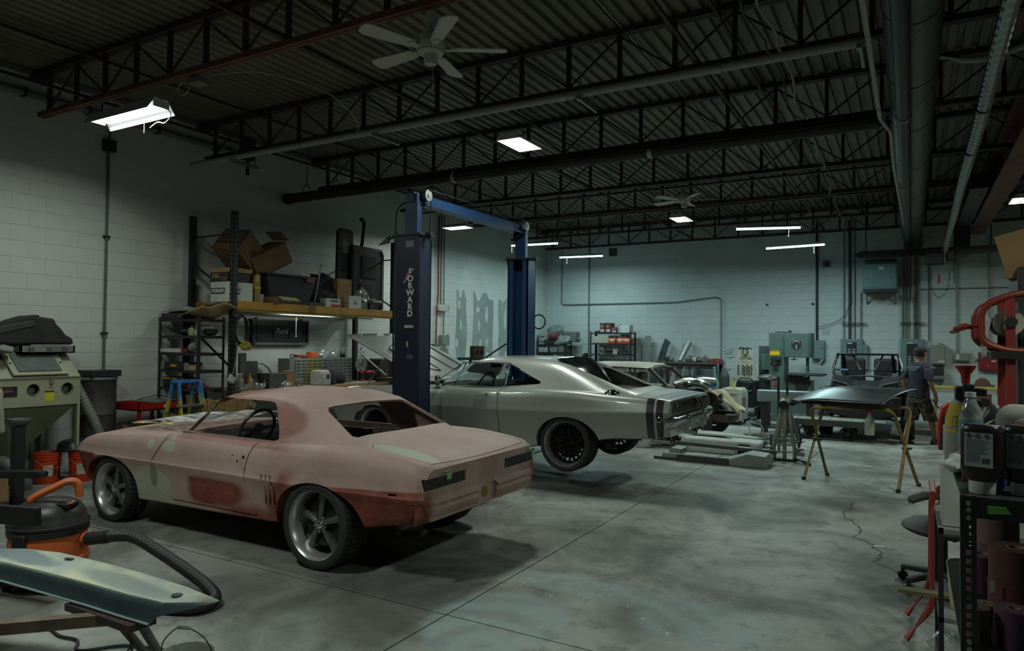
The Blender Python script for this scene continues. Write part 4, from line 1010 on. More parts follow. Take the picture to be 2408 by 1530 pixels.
P2 = smooth_path(pts, 40); g = G().tube(P2, [.062+.006*(i % 2) for i in range(len(P2))], n=14); obj('duct', g, mat('foil_duct', (150,154,148), .25, .9, var=.2, scale=30), t, smooth=None)
for y in (5.2, 8.4, 10.2): obj('band', G().cyl((.64, y-.015, 4.205), (.64, y+.015, 4.205), .074, n=14), M_DARK, t)
one('cross_pipe', 'pale elbow pipe crossing between the duct and the silver flexible duct', 'pipe', G().tube(bend([(.22, 7.3, 4.4), (.45, 7.25, 4.3), (.62, 7.2, 4.28), (1.6, 7.1, 4.5)], .1), .03, n=8), M_PIPEW)
one('roof_girder', 'rust brown steel girder at the far upper right', 'beam', G().b2((1.15, 6, 4.35), (1.45, 19, 4.38)).b2((1.15, 6, 4.9), (1.45, 19, 4.93)).b2((1.29, 6, 4.38), (1.31, 19, 4.9)), M_RUST)
one('black_duct', 'black rectangular duct dropping to the crane rail at the right', 'duct', G().b2((.85, 13.5, 4.35), (1.1, 18.3, 4.6)).b2((.83, 17.9, 3.75), (1.12, 18.35, 4.6)), M_BLACK)
# crane rail, hoist and chains at the back right
t = thing('crane_rail', 'black overhead hoist rail in front of the far wall', 'rail')
obj('beam', G().prism([(-1.0, 3.80), (-1.15, 3.85), (-1.15, 3.90), (-1.0, 3.96), (3.0, 3.96), (3.0, 3.80)], 17.95, 18.1), M_BLACK, t)
obj('hanger', G().cyl((-.9, 18.02, 3.95), (-.9, 18.02, 5.15), .012, n=6).cyl((1.5, 18.02, 3.95), (1.5, 18.02, 5.15), .012, n=6), M_DARK, t)
t = thing('chain_hoist', 'black chain hoist hanging from the rail with a looped chain', 'hoist', (.45, 17.85, 3.78))
obj('trolley', G().b2((-.16, -.14, -.22), (.18, .14, .16)).b2((.22, -.08, -.14), (.40, .08, .12)), M_BLACK, t, bev=.03)
def chain(pts, r=.016):
    g = G(); P = smooth_path(pts, 10)
    acc = 0; last = P[0]; k = 0
    for p in P[1:]:
        acc += (p-last).length; 
        if acc > .05:
            d = (p-last).normalized(); x, y, _ = frame(d); a = x if k % 2 else y
            g.tube([p+d*.03*math.cos(q)+a*r*math.sin(q) for q in [2*math.pi*i/8 for i in range(8)]], .005, n=4, closed=True); k += 1; acc = 0
        last = p
    return g
obj('load_chain', chain([(-.12, 0, -.2), (-.10, 0, -.55), (.02, 0, -.88), (.12, 0, -.92), (.24, 0, -.75), (.30, 0, -.3)]), M_DARK, t)
obj('hand_chain', chain([(.36, 0, -.1), (.37, 0, -.6)]).add([], []), M_DARK, t)
obj('hook_tag', G().b2((.06, -.03, -.62), (.11, .03, -.42)), mat('tag_red', (120,36,34), .5), t)
# ================================================================ LEFT SIDE
def pm(r, g, b, rough=.6, metal=0., var=.12, scale=8): return mat('p_%d_%d_%d_%d_%d' % (r, g, b, int(rough*100), int(metal*100)), (r, g, b), rough, metal, var=var, scale=scale)
M_CARD = mat('cardboard', (150,118,78), .8, var=.12, scale=5)
M_CARDD = mat('cardboard_dark', (108,82,56), .85, var=.15, scale=4)
M_PAPER = mat('paper_white', (196,198,190), .75)
M_CLOTH = mat('dark_cloth', (44,44,42), .95, var=.35, scale=5, bump=.5, bscale=90)
def film_mat():
    k = NB('clear_plastic'); tr = k.n('BsdfTransparent'); gl = k.n('BsdfGlossy'); gl.inputs['Roughness'].default_value = .12; gl.inputs[0].default_value = (.7, .75, .74, 1)
    df = k.n('BsdfDiffuse'); df.inputs[0].default_value = (.5, .54, .52, 1)
    m1 = k.n('MixShader'); m1.inputs[0].default_value = .45; k.link(df.outputs[0], m1.inputs[1]); k.link(gl.outputs[0], m1.inputs[2])
    m2 = k.n('MixShader'); k.link(k.ramp(k.noise(14, 4), .25, .85), m2.inputs[0]); k.link(tr.outputs[0], m2.inputs[1]); k.link(m1.outputs[0], m2.inputs[2])
    k.link(m2.outputs[0], k.nt.nodes['Material Output'].inputs[0]); return k.m
M_BAG = film_mat()
def crumple(c, size, seed, n=18, amp=.25):
    """crumpled lump: noisy ellipsoid resting on its base"""
    rnd = random.Random(seed); ph = [(rnd.uniform(1, 4), rnd.uniform(1, 4), rnd.uniform(0, 6)) for _ in range(6)]
    def f(a, b):
        t = a*math.pi; q = b*2*math.pi
        k = 1+amp*sum(math.sin(x*t*1.5+p)*math.cos(y*q*0+round(y)*q+p) for x, y, p in ph)/3
        z = -math.cos(t)*.5*k; z = max(z, -.38)+.38
        return (c[0]+math.sin(t)*math.cos(q)*.5*size[0]*k, c[1]+math.sin(t)*math.sin(q)*.5*size[1]*k, c[2]+z*size[2]*1.1)
    return G().grid(f, n, n+6)
def carton(name, label, loc, size, rz=0, m=None, group=None, rot=None, tape=True, cat='box'):
    t = thing(name, label, cat, loc, rz, group, rot=rot); sx, sy, sz = size
    obj('carton', G().b2((-sx/2, -sy/2, 0), (sx/2, sy/2, sz)), m or M_CARD, t, bev=.004)
    if tape: obj('packing_tape', G().b2((-sx/2-.001, -.025, sz*.75), (sx/2+.001, .025, sz+.001)), pm(176,150,104,.35), t)
    return t
# ---- blast cabinet
def blast_cabinet():
    M = mat('cabinet_beige', (150,152,128), .5, var=.08, scale=3); MD = mat('cabinet_hopper', (104,106,84), .55, var=.15, scale=3)
    t = thing('blast_cabinet', 'beige sand blasting cabinet with round arm holes against the left wall', 'blast cabinet', (-9.0, 4.05, 0))
    y0, y1 = -.85, .80
    body = G().prism([(-.72, .97), (0.05, .97), (.05, 1.31), (-.30, 1.59), (-.72, 1.59)], y0, y1, 'y').mesh('body')
    holes = [G().cyl((-.1, y, 1.17), (.2, y, 1.165), .066, n=24) for y in (-.52, -.12, .265, .645)]
    body = boolean(body, [G().prism([(-.68, 1.0), (.02, 1.0), (.02, 1.30), (-.30, 1.56), (-.68, 1.56)], y0+.03, y1-.03, 'y')]+holes)
    fin(body, 30); obj('body', body, M, t)
    obj('hopper', G().rings([[(-.70, y0+.02, .97), (.03, y0+.02, .97), (.03, y1-.03, .97), (-.70, y1-.03, .97)], [(-.42, -.20, .36), (-.22, -.20, .36), (-.22, .20, .36), (-.42, .20, .36)]]), MD, t)
    for y in (y0+.02, y1-.02):
        for x in (.03, -.70): obj('leg', G().b2((x-.02, y-.02, 0), (x+.02, y-.015, .97)).b2((x+.015, y-.02, 0), (x+.02, y+.02, .97)), M, t)
    obj('lid_seam', G().b2((.045, y0, 1.295), (.06, y1, 1.308)), MD, t)
    for a, b in ((-.80, -.09), (.05, .66)):
        f = obj('window_frame', G().prism([(.055, 1.335), (.065, 1.345), (-.255, 1.605), (-.265, 1.595)], a, b, 'y'), M, t)
        obj('window_pane', G().add([(.032, a+.07, 1.388), (.032, b-.07, 1.388), (-.215, b-.07, 1.588), (-.215, a+.07, 1.588)], [(0, 1, 2, 3)]), pm(96,104,100,.25), f)
        for q in (.03, (b-a)/2, b-a-.03): obj('clip', G().box((-.1, a+q, 1.48), (.03, .02, .012)), M_DARK, f)
    for y in (-.52, -.12, .265, .645):
        obj('arm_ring', G().tube([(.052, y+.068*math.cos(q), 1.167+.068*math.sin(q)) for q in [2*math.pi*i/24 for i in range(24)]], .005, n=5, closed=True), MD, t)
        obj('rubber_glove', G().ball((-.02, y, 1.15), .06, 10, (.6, 1, .9)), pm(92,92,84,.8), t)
    obj('latch', G().b2((.05, .44, 1.23), (.075, .48, 1.29)).b2((.05, .45, 1.33), (.06, .47, 1.35)), M_GALV, t)
    obj('warning_label', G().b2((.05, .39, 1.025), (.052, .495, 1.145)), pm(196,186,40,.5,0,.0), t)
    obj('label_header', G().b2((.052, .39, 1.128), (.053, .495, 1.145)), M_BLACK, t)
    sg = obj('name_plate', G().b2((.05, -.08, 1.095), (.053, .095, 1.215)), pm(34,30,40,.4), t)
    text('plate_text', 'ALC', .036, mat('sign_red', (176,60,60), .5), sg, (.0535, .0, 1.185), FX, .0005, shear=.2)
    text('plate_text', 'ABRASIVE BLASTER', .013, M_WHITE, sg, (.0535, .0, 1.158), FX, .0005)
    # glove pulled out of the left hole
    obj('blast_glove', G().tube(smooth_path([(.05, -.12, 1.17), (.13, -.14, 1.12), (.15, -.14, .95), (.14, -.13, .78), (.13, -.12, .72)]), [.06]*6+[.055]*6+[.06]*6+[.065]*6+[.05], n=12), pm(150,148,128,.85), t)
    for k, (y, r) in enumerate(((.45, .045), (.62, .05))):
        obj('suction_pipe', G().cyl((-.45, y, .15), (-.45, y, .97), r, n=14), M_GALV, t)
    obj('floor_hose', G().tube(smooth_path([(-.32, 0, .36), (-.15, .10, .30), (.0, .2, .12), (.02, .22, .0)]), .075, n=14), pm(92,94,90,.6), t)
blast_cabinet()
# heap of dark floor mats on the cabinet
t = thing('folded_floor_mats', 'heap of dark folded floor mats on top of the blasting cabinet', 'mats', (-9.35, 4.35, 1.595))
obj('mat', G().prism([(-.34, .10), (-.34, .30), (-.12, .40), (.02, .45), (.12, .44), (.30, .42), (.32, .36), (.38, .30), (.44, .22), (.52, .18), (.53, .10)], -.12, .18, 'x').add([], []), M_CLOTH, t, bev=.03)
obj('mat', G().prism([(-.05, .32), (.08, .46), (.14, .46), (.18, .30)], -.02, .14, 'x'), pm(26,26,27,.8), t, bev=.012)
obj('mat', G().prism([(-.36, .30), (.05, .40), (.10, .33), (-.36, .2)], .05, .19, 'x'), pm(48,52,54,.7), t, bev=.015)
obj('mat_roll', G().cyl((.10, -.30, .12), (.10, .05, .12), .05, n=14), M_CLOTH, t)
t = thing('parts_tray', 'shallow silver metal parts tray under the folded mats', 'tray', (-9.3, 4.55, 1.592))
obj('tray', G().b2((-.15, -.30, 0), (.17, .32, .015)).b2((.15, -.30, 0), (.17, .32, .09)).b2((-.15, -.30, 0), (-.13, .32, .09)).b2((-.15, .30, 0), (.17, .32, .09)).b2((-.15, -.30, 0), (.17, -.28, .09)), M_GALV, t)
for y in (-.18, .02, .2): obj('tray_bracket', G().b2((.17, y-.03, .01), (.18, y+.03, .07)), pm(120,122,116,.3,.7), t)
one('grey_rag', 'crumpled grey rag beside the mats on the cabinet', 'rag', crumple((-9.1, 4.05, 1.592), (.25, .22, .1), 3), pm(122,128,120,.9))
carton('cardboard_box', 'tall cardboard box cut off at the left edge on the cabinet', (-9.45, 3.85, 1.592), (.35, .42, .42))
# ---- drum with a box on it
t = thing('steel_drum', 'tall black steel drum between the cabinet and red cart', 'drum', (-9.42, 5.33, 0))
obj('shell', G().lathe([(0, 0), (.215, 0), (.22, .02), (.22, .34), (.228, .36), (.22, .38), (.22, .76), (.228, .78), (.22, .80), (.22, 1.22), (.23, 1.25), (.225, 1.265), (.21, 1.262), (0, 1.255)], 32), mat('drum_black', (48,48,46), .5, .2, col2=(84,80,74), scale=3), t)
obj('rim_band', G().lathe([(.222, 1.225), (.234, 1.235), (.234, 1.255), (.222, 1.265)], 32).lathe([(.221, .355), (.232, .36), (.232, .372), (.221, .38)], 32), M_GALV, t)
carton('black_case', 'flat black case lying on top of the steel drum', (-9.42, 5.34, 1.27), (.36, .40, .085), m=pm(38,38,40,.4), tape=False, cat='case')
t = thing('vacuum_duct', 'ribbed grey hose leaning between cabinet and drum', 'hose')
P = smooth_path([(-9.2, 4.92, 1.2), (-9.1, 5.0, .95), (-9.02, 5.08, .70), (-8.98, 5.15, .45), (-8.97, 5.2, .1)], 14)
obj('hose', G().tube(P, [.055+.004*(i % 2) for i in range(len(P))], n=12), pm(112,114,108,.6), t, smooth=None)
# ---- red parts cart
t = thing('parts_cart', 'red metal parts washer cart beside the black drum', 'cart', (-9.32, 5.95, 0))
MR = mat('cart_red', (150,28,30), .4, .1, var=.1)
obj('tray', G().b2((-.33, -.31, .80), (.33, .31, .815)).b2((-.33, -.31, .80), (.33, -.30, .90)).b2((-.33, .30, .80), (.33, .31, .90)).b2((-.33, -.31, .80), (-.32, .31, .90)).b2((.32, -.31, .80), (.33, .31, .90)), MR, t)
obj('shelf', G().b2((-.33, -.31, .25), (.33, .31, .27)), MR, t)
for x in (-.31, .31):
    for y in (-.29, .29): obj('leg', G().b2((x-.02, y-.02, 0), (x+.02, y+.02, .80)), MR, t)
obj('label', G().b2((.331, .05, .83), (.332, .12, .87)), M_PAPER, t)
one('sheet_offcut', 'bent grey sheet panel lying on the red cart', 'panel', G().box((-9.25, 6.02, .915), (.42, .36, .01), rot=Euler((.05, .03, .3)).to_matrix()), pm(118,122,112,.4,.4))
one('black_hose', 'thin black hose curled over the red cart', 'hose', G().tube(smooth_path([(-9.3, 5.8, .93), (-9.2, 5.95, .98), (-9.25, 6.15, .97), (-9.1, 6.22, .93)]), .006, n=5), M_BLACK)
t = thing('floor_grinder', 'dark electric motor with silver housing beneath the red cart', 'motor', (-9.2, 5.95, .27))
obj('motor_body', G().cyl((-.15, -.12, .09), (.15, -.08, .09), .085, n=18), pm(48,48,46,.4,.3), t); obj('end_cap', G().cyl((.15, -.08, .09), (.2, -.075, .09), .06, .03, n=16), M_GALV, t); obj('foot', G().b2((-.1, -.16, 0), (.1, -.04, .03)), M_DARK, t)
# ---- step ladder
t = thing('step_ladder', 'blue topped yellow fibreglass step ladder in front of the black shelves', 'ladder', (-8.45, 5.95, 0))
def grad():
    k = NB('ladder_paint'); x = k.xyz(); k.color(k.mix(k.ramp(k.math('ADD', x[2], k.math('MULTIPLY', k.noise(8), .2)), 1.02, 1.18), (170,160,34), (46,108,168))); k.set(Roughness=.5); return k.m
ML = grad()
obj('top_cap', G().b2((-.08, -.17, 1.19), (.08, .17, 1.23)), pm(50,112,168,.45), t, bev=.008)
obj('tool_tray', G().tube([(.0+.05*math.cos(a), .09*math.sin(a), 1.233) for a in [2*math.pi*i/16 for i in range(16)]], .006, n=5, closed=True), pm(34,76,120,.4), t)
for s in (-1, 1):
    obj('front_rail', G().bar((.06, s*.15, 1.2), (.34, s*.22, 0), .028, .07), ML, t); obj('rear_rail', G().bar((-.06, s*.15, 1.2), (-.36, s*.20, 0), .025, .05), ML, t)
for k in range(3):
    z = .3*(k+1); x = .06+.28*(1-z/1.2); obj('step', G().b2((x-.045, -.2, z-.015), (x+.045, .2, z+.012)), pm(160,164,160,.35,.6), t)
for k in range(2):
    z = .35+.4*k; x = -.06-.30*(1-z/1.2); obj('rear_brace', G().b2((x-.015, -.19, z-.02), (x+.015, .19, z+.01)), pm(140,136,60,.5), t)
[obj('spreader', G().bar((.16, s*.2, .78), (-.16, s*.19, .80), .006, .02), M_GALV, t) for s in (-1, 1)]
# ---- black boltless shelving
def shelf_unit(name, label, x0, x1, y0, y1, levels, top, m, post=.04, deck=.022, perf=True):
    t = thing(name, label, 'shelf', (0, 0, 0))
    for x in (x0, x1):
        for y in (y0, y1):
            sx = 1 if x == x0 else -1; sy = 1 if y == y0 else -1
            p = obj('post', G().b2((x, y, 0), (x+sx*post, y+sy*.003, top)).b2((x, y, 0), (x+sx*.003, y+sy*post, top)), m, t)
            if perf and y == y0:
                g = G(); z = .1
                while z < top-.05: g.b2((x+sx*post*.35, y-.0012, z), (x+sx*post*.65, y, z+.02)); z += .05
                obj('slot', g, pm(92,94,88,.6), p, kind='stuff')
    for z in levels:
        obj('shelf_board', G().b2((x0+.004, y0+.004, z-deck), (x1-.004, y1-.004, z)).b2((x0+.003, y0+.003, z-.04), (x1-.003, y0+.012, z)).b2((x1-.012, y0+.003, z-.04), (x1-.003, y1-.003, z)), m, t)
    return t
MS = mat('shelf_black', (42,42,40), .5, .2, var=.2)
shelf_unit('metal_shelf', 'tall black steel shelf unit crowded with parts under the pallet rack', -9.7, -8.78, 6.36, 6.80, (.12, .55, .82, 1.07, 1.33, 1.58, 1.83, 2.07), 2.10, MS)
I = lambda n, l, c, g, m, **k: one(n, l, c, g, m, 'things on the black shelf', **k)
def bx(x, y, z, sx, sy, sz, rz=0): return G().box((x, y, z+sz/2), (sx, sy, sz), rz)
I('white_carton', 'long white printed carton on the third black shelf', 'box', bx(-9.48, 6.46, 1.582, .40, .16, .055), M_PAPER, bev=.003)
I('tool_case', 'black tool case with a yellow label on the fourth shelf', 'case', bx(-9.3, 6.5, 1.332, .56, .24, .11), pm(34,34,34,.5), bev=.01)
I('tool_label', 'yellow label tag stuck to the black tool case', 'label', G().b2((-9.42, 6.372, 1.375), (-9.29, 6.379, 1.405)), pm(196,150,40,.5))
I('cloth_bundle', 'dark slumped shop rag on the second black shelf', 'rag', crumple((-9.2, 6.55, 1.832), (.3, .28, .14), 5), pm(50,48,44,.9))
I('spray_bottle', 'pale squat plastic jug on the second black shelf', 'jug', G().lathe([(0, 0), (.055, 0), (.06, .02), (.058, .09), (.025, .12), (.02, .14), (0, .14)], 18, o=(-9.05, 6.46, 1.832)), pm(150,146,112,.5))
I('white_binder', 'white paper binder standing on the second black shelf', 'binder', bx(-8.94, 6.55, 1.832, .06, .2, .17), M_PAPER)
I('engine_bracket', 'grey cast metal bracket on the second shelf right bay', 'bracket', G().lathe([(.05, 0), (.09, .03), (.1, .08), (.08, .1)], 14, o=(-8.86, 6.62, 1.832)), M_DARK)
I('alternator', 'silver alternator lying on the third black shelf', 'alternator', G().cyl((-8.98, 6.42, 1.66), (-8.88, 6.42, 1.66), .075, n=20).cyl((-8.88, 6.42, 1.66), (-8.85, 6.42, 1.66), .04, n=14).cyl((-8.99, 6.42, 1.66), (-9.02, 6.42, 1.66), .05, n=14).tube(arc((-8.93, 6.42, 1.66), .082, 0, 330, 14), .01, n=5), M_GALV)
I('spray_can', 'slim silver aerosol can beside the alternator', 'can', G().lathe([(0, 0), (.022, 0), (.022, .10), (.012, .12), (.012, .13), (0, .13)], 14, o=(-8.83, 6.42, 1.582)), M_GALV)
I('red_parts_box', 'small dark red parts box on the third black shelf', 'box', bx(-9.12, 6.45, 1.582, .14, .14, .06), pm(96,40,38,.6))
for k, (dx, c) in enumerate(((0, (168,142,92)), (.01, (186,160,104)), (-.005, (150,126,84)))):
    I('repair_manual', 'tan paperback manual, %s of the stack on the fourth shelf' % ('bottom', 'middle', 'top')[k], 'book', bx(-8.93+dx, 6.44, 1.332+k*.027, .17-.02*k, .13, .025, .05*k), pm(*c, .8))
I('grey_folder', 'upright grey document box beside the tan manuals', 'box', bx(-9.06, 6.47, 1.332, .08, .2, .10), pm(120,124,118,.7))
I('red_case', 'flat red metal case on the fifth black shelf', 'case', bx(-8.93, 6.48, 1.072, .22, .2, .045), pm(120,52,46,.5), bev=.006)
I('red_case', 'smaller faded red case stacked on the flat red case', 'case', bx(-8.95, 6.48, 1.118, .16, .16, .028), pm(138,74,64,.5), bev=.005)
I('yellow_tool_bag', 'black tool bag with yellow trim on the fifth shelf left', 'bag', bx(-9.38, 6.5, 1.072, .46, .26, .15), pm(32,32,32,.8), bev=.03)
I('yellow_trim', 'yellow strap of the tool bag on the fifth shelf', 'strap', G().b2((-9.56, 6.362, 1.19), (-9.42, 6.369, 1.205)).b2((-9.36, 6.362, 1.19), (-9.25, 6.369, 1.205)), pm(190,170,40,.6))
I('chemical_bottle', 'dark bottle on the sixth black shelf behind the ladder', 'bottle', G().lathe([(0, 0), (.05, 0), (.05, .14), (.02, .18), (.02, .21), (0, .21)], 14, o=(-9.3, 6.46, .822)), pm(46,48,50,.3))
I('paint_tin', 'silver paint tin on the sixth black shelf', 'tin', G().cyl((-9.05, 6.46, .822), (-9.05, 6.46, .98), .07, n=18), M_GALV)
I('flat_black_case', 'thin black case lying on the shelf unit top', 'case', bx(-9.4, 6.5, 2.072, .5, .28, .085), pm(32,32,30,.5), bev=.008)
I('grey_bag', 'grey plastic sack slumped over the shelf unit top left', 'bag', crumple((-9.5, 6.62, 2.155), (.5, .35, .12), 9), pm(120,126,116,.5))
# curled cardboard draped over the top corner
def curl(a, b):
    x = -9.15+a*.55; y = 6.28+b*.62
    z = 2.095+.22*max(0, a-.25)**1.3*(1-.3*b)+.05*math.sin(b*6+a*4)+(.11 if a > .6 else 0)*(a-.6)
    return (x, y, z)
I('curled_cardboard', 'large bent sheet of cardboard drooping over the shelf top', 'cardboard', G().grid(curl, 12, 12), mat('cardboard_pale', (172,152,112), .85, var=.1), solid=.005, smooth=50)
# hoses and gloves on the rack upright
t = thing('air_hose_coil', 'coiled black air hose hung on the pallet rack post', 'hose', (-8.60, 6.9, 0))
for k in range(4):
    obj('hose_loop', G().tube([(.02+.012*k, (.09+.01*k)*math.cos(a)+.02, 1.92+(.24-.015*k)*math.sin(a)) for a in [2*math.pi*i/26 for i in range(26)]], .011, n=6, closed=True), M_BLACK, t)
obj('hose_tail', G().tube(smooth_path([(.03, -.05, 1.75), (.04, -.07, 1.5), (.03, -.11, 1.28)]), .009, n=6), pm(110,112,106,.5), t)
one('work_glove', 'yellow leather work glove clipped to the pallet rack post', 'glove', crumple((-8.55, 6.98, 1.62), (.08, .2, .15), 4), pm(158,142,58,.85))
one('shop_rag', 'white rag hanging from the black hose end', 'rag', crumple((-8.57, 6.76, 1.14), (.08, .12, .13), 8), pm(170,168,156,.9))
one('extension_box', 'grey metal power box fixed on the pallet rack post', 'power box', bx(-8.60, 6.97, 1.28, .07, .10, .30), pm(88,92,86,.5,.3), bev=.006)
# ---- pallet rack
def pallet_rack():
    MK = mat('rack_black', (40,42,40), .5, .3, var=.2); MY = mat('rack_yellow', (172,126,34), .5, .1, var=.16, scale=4); MYD = mat('rack_yellow_edge', (150,128,60), .55)
    t = thing('pallet_rack', 'black and yellow pallet rack storing boxes along the left wall', 'rack')
    for y in (6.87, 10.53):
        for x in (-9.66, -8.70):
            p = obj('upright', G().b2((x-.04, y-.04, 0), (x+.04, y-.035, 3.68)).b2((x-.04, y-.04, 0), (x-.035, y+.04, 3.68)).b2((x+.035, y-.04, 0), (x+.04, y+.04, 3.68)), MK, t)
            if x > -9:
                g = G(); z = 1.0
                while z < 3.62: g.b2((x+.04, y+.0, z), (x+.0412, y+.02, z+.03)).b2((x-.012, y-.0412, z), (x+.012, y-.04, z+.03)); z += .07
                obj('slot', g, pm(84,86,80,.6), p, kind='stuff')
        obj('cross_brace', G().bar((-9.66, y, 3.35), (-8.70, y, 3.35), .035, .02), MK, t)
        obj('diagonal_brace', G().bar((-9.66, y, 2.95), (-8.70, y, 2.42), .035, .02), MK, t)
        obj('diagonal_brace', G().bar((-9.66, y, 1.95), (-8.70, y, 1.35), .03, .02), MK, t)
    for x, s in ((-8.68, 1), (-9.66, -1)):
        b = obj('load_beam', G().b2((x-.03, 6.91, 2.235), (x+.03, 10.49, 2.355)), MY, t)
        obj('beam_step', G().b2((x-.032, 6.91, 2.205), (x+.01, 10.49, 2.235)), MYD, b)
    obj('beam_splice', G().b2((-8.648, 8.33, 2.23), (-8.642, 8.47, 2.36)), pm(112,92,44,.6), t)
    obj('deck', G().b2((-9.62, 6.95, 2.31), (-8.73, 10.45, 2.335)), MYD, t)
    obj('light_channel', G().b2((-9.1, 7.0, 2.19), (-9.0, 10.3, 2.21)), M_GALV, t)
pallet_rack()
ZD = 2.336
RK = 'things stored on the pallet rack'
t = thing('parts_box', 'white box printed MOROSO at the left end of the rack', 'box', (-8.92, 7.02, ZD), 0, RK)
obj('carton', G().b2((-.2, -.22, 0), (.2, .22, .30)), pm(186,192,182,.6), t, bev=.004)
b = obj('logo_patch', G().prism([(-.20, .115), (-.02, .115), (.0, .20), (-.18, .20)], .2005, .2015, 'x'), M_BLACK, t)
text('logo_text', 'MOROSO', .058, M_WHITE, b, (.202, -.10, .158), FX, .0006, sx=.8, bold=.002, shear=.15)
b = obj('logo_patch', G().b2((-.19, -.2215, .12), (.12, -.2205, .21)), M_BLACK, t)
text('logo_text', 'MOROSO', .075, M_WHITE, b, (-.035, -.222, .165), FY, .0006, sx=.85, bold=.003, shear=.15)
t = thing('air_cleaner_box', 'dark printed air cleaner box stacked on the white box', 'box', (-8.94, 7.0, ZD+.302), 0, RK)
obj('carton', G().b2((-.2, -.20, 0), (.2, .20, .14)), pm(44,36,36,.5), t, bev=.004)
text('box_text', 'Hi-Tek\nAir Cleaner', .042, pm(176,160,110,.6), t, (-.07, -.2005, .09), FY, .0005, sx=.9, bold=.001)
obj('box_picture', G().b2((.05, -.2008, .02), (.17, -.2, .07)), pm(110,60,50,.6), t)
carton('flat_carton', 'flat tan carton on top of the air cleaner box', (-8.94, 7.02, ZD+.444), (.42, .42, .065), group=RK)
carton('upright_carton', 'narrow upright carton wrapped with yellow tape', (-8.86, 7.36, ZD), (.2, .11, .45), group=RK)
one('yellow_tape_band', 'yellow tape band around the narrow upright carton', 'tape', G().b2((-8.962, 7.302, 2.56), (-8.758, 7.418, 2.60)), pm(190,170,50,.6), RK)
t = thing('tilted_carton', 'large cardboard box tilted on its corner behind the rack post', 'box', (-9.12, 7.20, 2.98), rot=(R(-38), R(6), R(10)), group=RK)
obj('carton', G().b2((-.25, -.30, 0), (.25, .25, .42)), M_CARDD, t, bev=.004); obj('hand_hole', G().cyl((.2505, 0, .2), (.252, 0, .2), .07, n=18), pm(70,56,40,.8), t)
t = thing('open_carton', 'open cardboard box with raised flaps leaning on the tote', 'box', (-9.05, 7.85, 2.93), rot=(R(28), R(4), R(-6)), group=RK)
obj('carton', G().b2((-.22, -.40, 0), (.22, .30, .02)).b2((-.22, -.40, 0), (-.21, .30, .36)).b2((.21, -.40, 0), (.22, .30, .36)).b2((-.22, -.40, 0), (.22, -.39, .36)).b2((-.22, -.4, .34), (.22, .3, .36)), M_CARDD, t)
obj('end_panel', G().b2((-.22, .29, 0), (.22, .30, .36)), mat('cardboard', ), t)
obj('flap', G().box((0, .34, .44), (.43, .01, .2), rot=Euler((R(25), 0, 0)).to_matrix()), M_CARD, t); obj('flap', G().box((0, -.42, .45), (.43, .01, .2), rot=Euler((R(-20), 0, 0)).to_matrix()), M_CARDD, t)
obj('packing_tape', G().b2((-.03, .3005, 0), (.03, .302, .36)), pm(176,160,120,.4), t)
t = thing('storage_tote', 'big black plastic storage tote in the middle of the rack', 'tote', (-9.0, 8.0, ZD), 0, RK)
obj('bin', G().rings([[(-.26, -.40, 0), (.26, -.40, 0), (.26, .40, 0), (-.26, .40, 0)], [(-.30, -.50, .46), (.30, -.50, .46), (.30, .50, .46), (-.30, .50, .46)]]), pm(28,28,30,.55), t, bev=.02)
obj('lid', G().b2((-.32, -.53, .46), (.32, .53, .50)), pm(34,34,36,.5), t, bev=.012); obj('handle_clip', G().b2((.31, .28, .40), (.335, .46, .47)), pm(120,50,54,.5), t)
one('caulk_tube', 'white caulking tube lying on the storage tote lid', 'tube', G().cyl((-8.75, 8.2, 2.86), (-8.75, 8.42, 2.86), .022, n=12), M_PAPER, RK)
one('black_tarp', 'crumpled black tarp bulging behind the rods', 'tarp', crumple((-9.2, 9.1, ZD), (.7, 1.2, .62), 21, amp=.2), pm(30,31,32,.7), RK)
t = thing('tan_carton', 'small open tan carton lying on the beam edge', 'box', (-8.78, 7.84, ZD), R(6), RK)
obj('carton', G().b2((-.12, -.28, 0), (.12, .26, .12)), M_CARDD, t, bev=.003); obj('flap', G().box((.16, .02, .10), (.13, .40, .006), rot=Euler((0, R(28), 0)).to_matrix()), mat('cardboard_pale2', (170,160,110), .8), t); obj('packing_paper', crumple((.05, 0, .02), (.16, .4, .1), 2), M_PAPER, t)
one('black_wedge', 'black rubber wheel chock at the beam edge', 'wheel chock', G().prism([(7.46, ZD), (7.66, ZD), (7.6, ZD+.05), (7.5, ZD+.05)], -8.8, -8.72, 'x'), M_BLACK, RK)
one('white_carton', 'plain white carton half hidden behind the tan carton', 'box', bx(-8.95, 7.5, ZD, .2, .2, .16), M_PAPER, RK)
for k, (y, z1, dy, dx) in enumerate(((8.5, 3.08, 0, 0), (8.66, 3.08, .17, 0))):
    one('metal_rod', ('thin upright metal rod', 'slanting polished metal rod')[k]+' standing in the rack tray', 'rod', G().cyl((-8.9, y, ZD+.02), (-8.9-dx, y+dy, z1), (.006, .011)[k], n=8).ball((-8.9-dx, y+dy, z1), (.012, .018)[k], 8), M_GALV, RK)
for k in range(4):
    one('linkage_rod', 'loose dark linkage rod number %s from the white sticker box' % ('one', 'two', 'three', 'four')[k], 'rod', G().cyl((-8.85, 8.62+.1*k, ZD+.06), (-8.85+.05*k, 8.88+.14*k, ZD+.32-.07*k), .008, n=6), pm(104,104,98,.35,.7), RK)
one('oily_tray', 'low dark tray of rods at the beam splice', 'tray', G().b2((-8.98, 8.35, ZD), (-8.74, 8.75, ZD+.09)), pm(58,54,40,.5), RK, bev=.01)
t = thing('sticker_box', 'small white and red printed box beside the rods', 'box', (-8.78, 8.93, ZD), 0, RK)
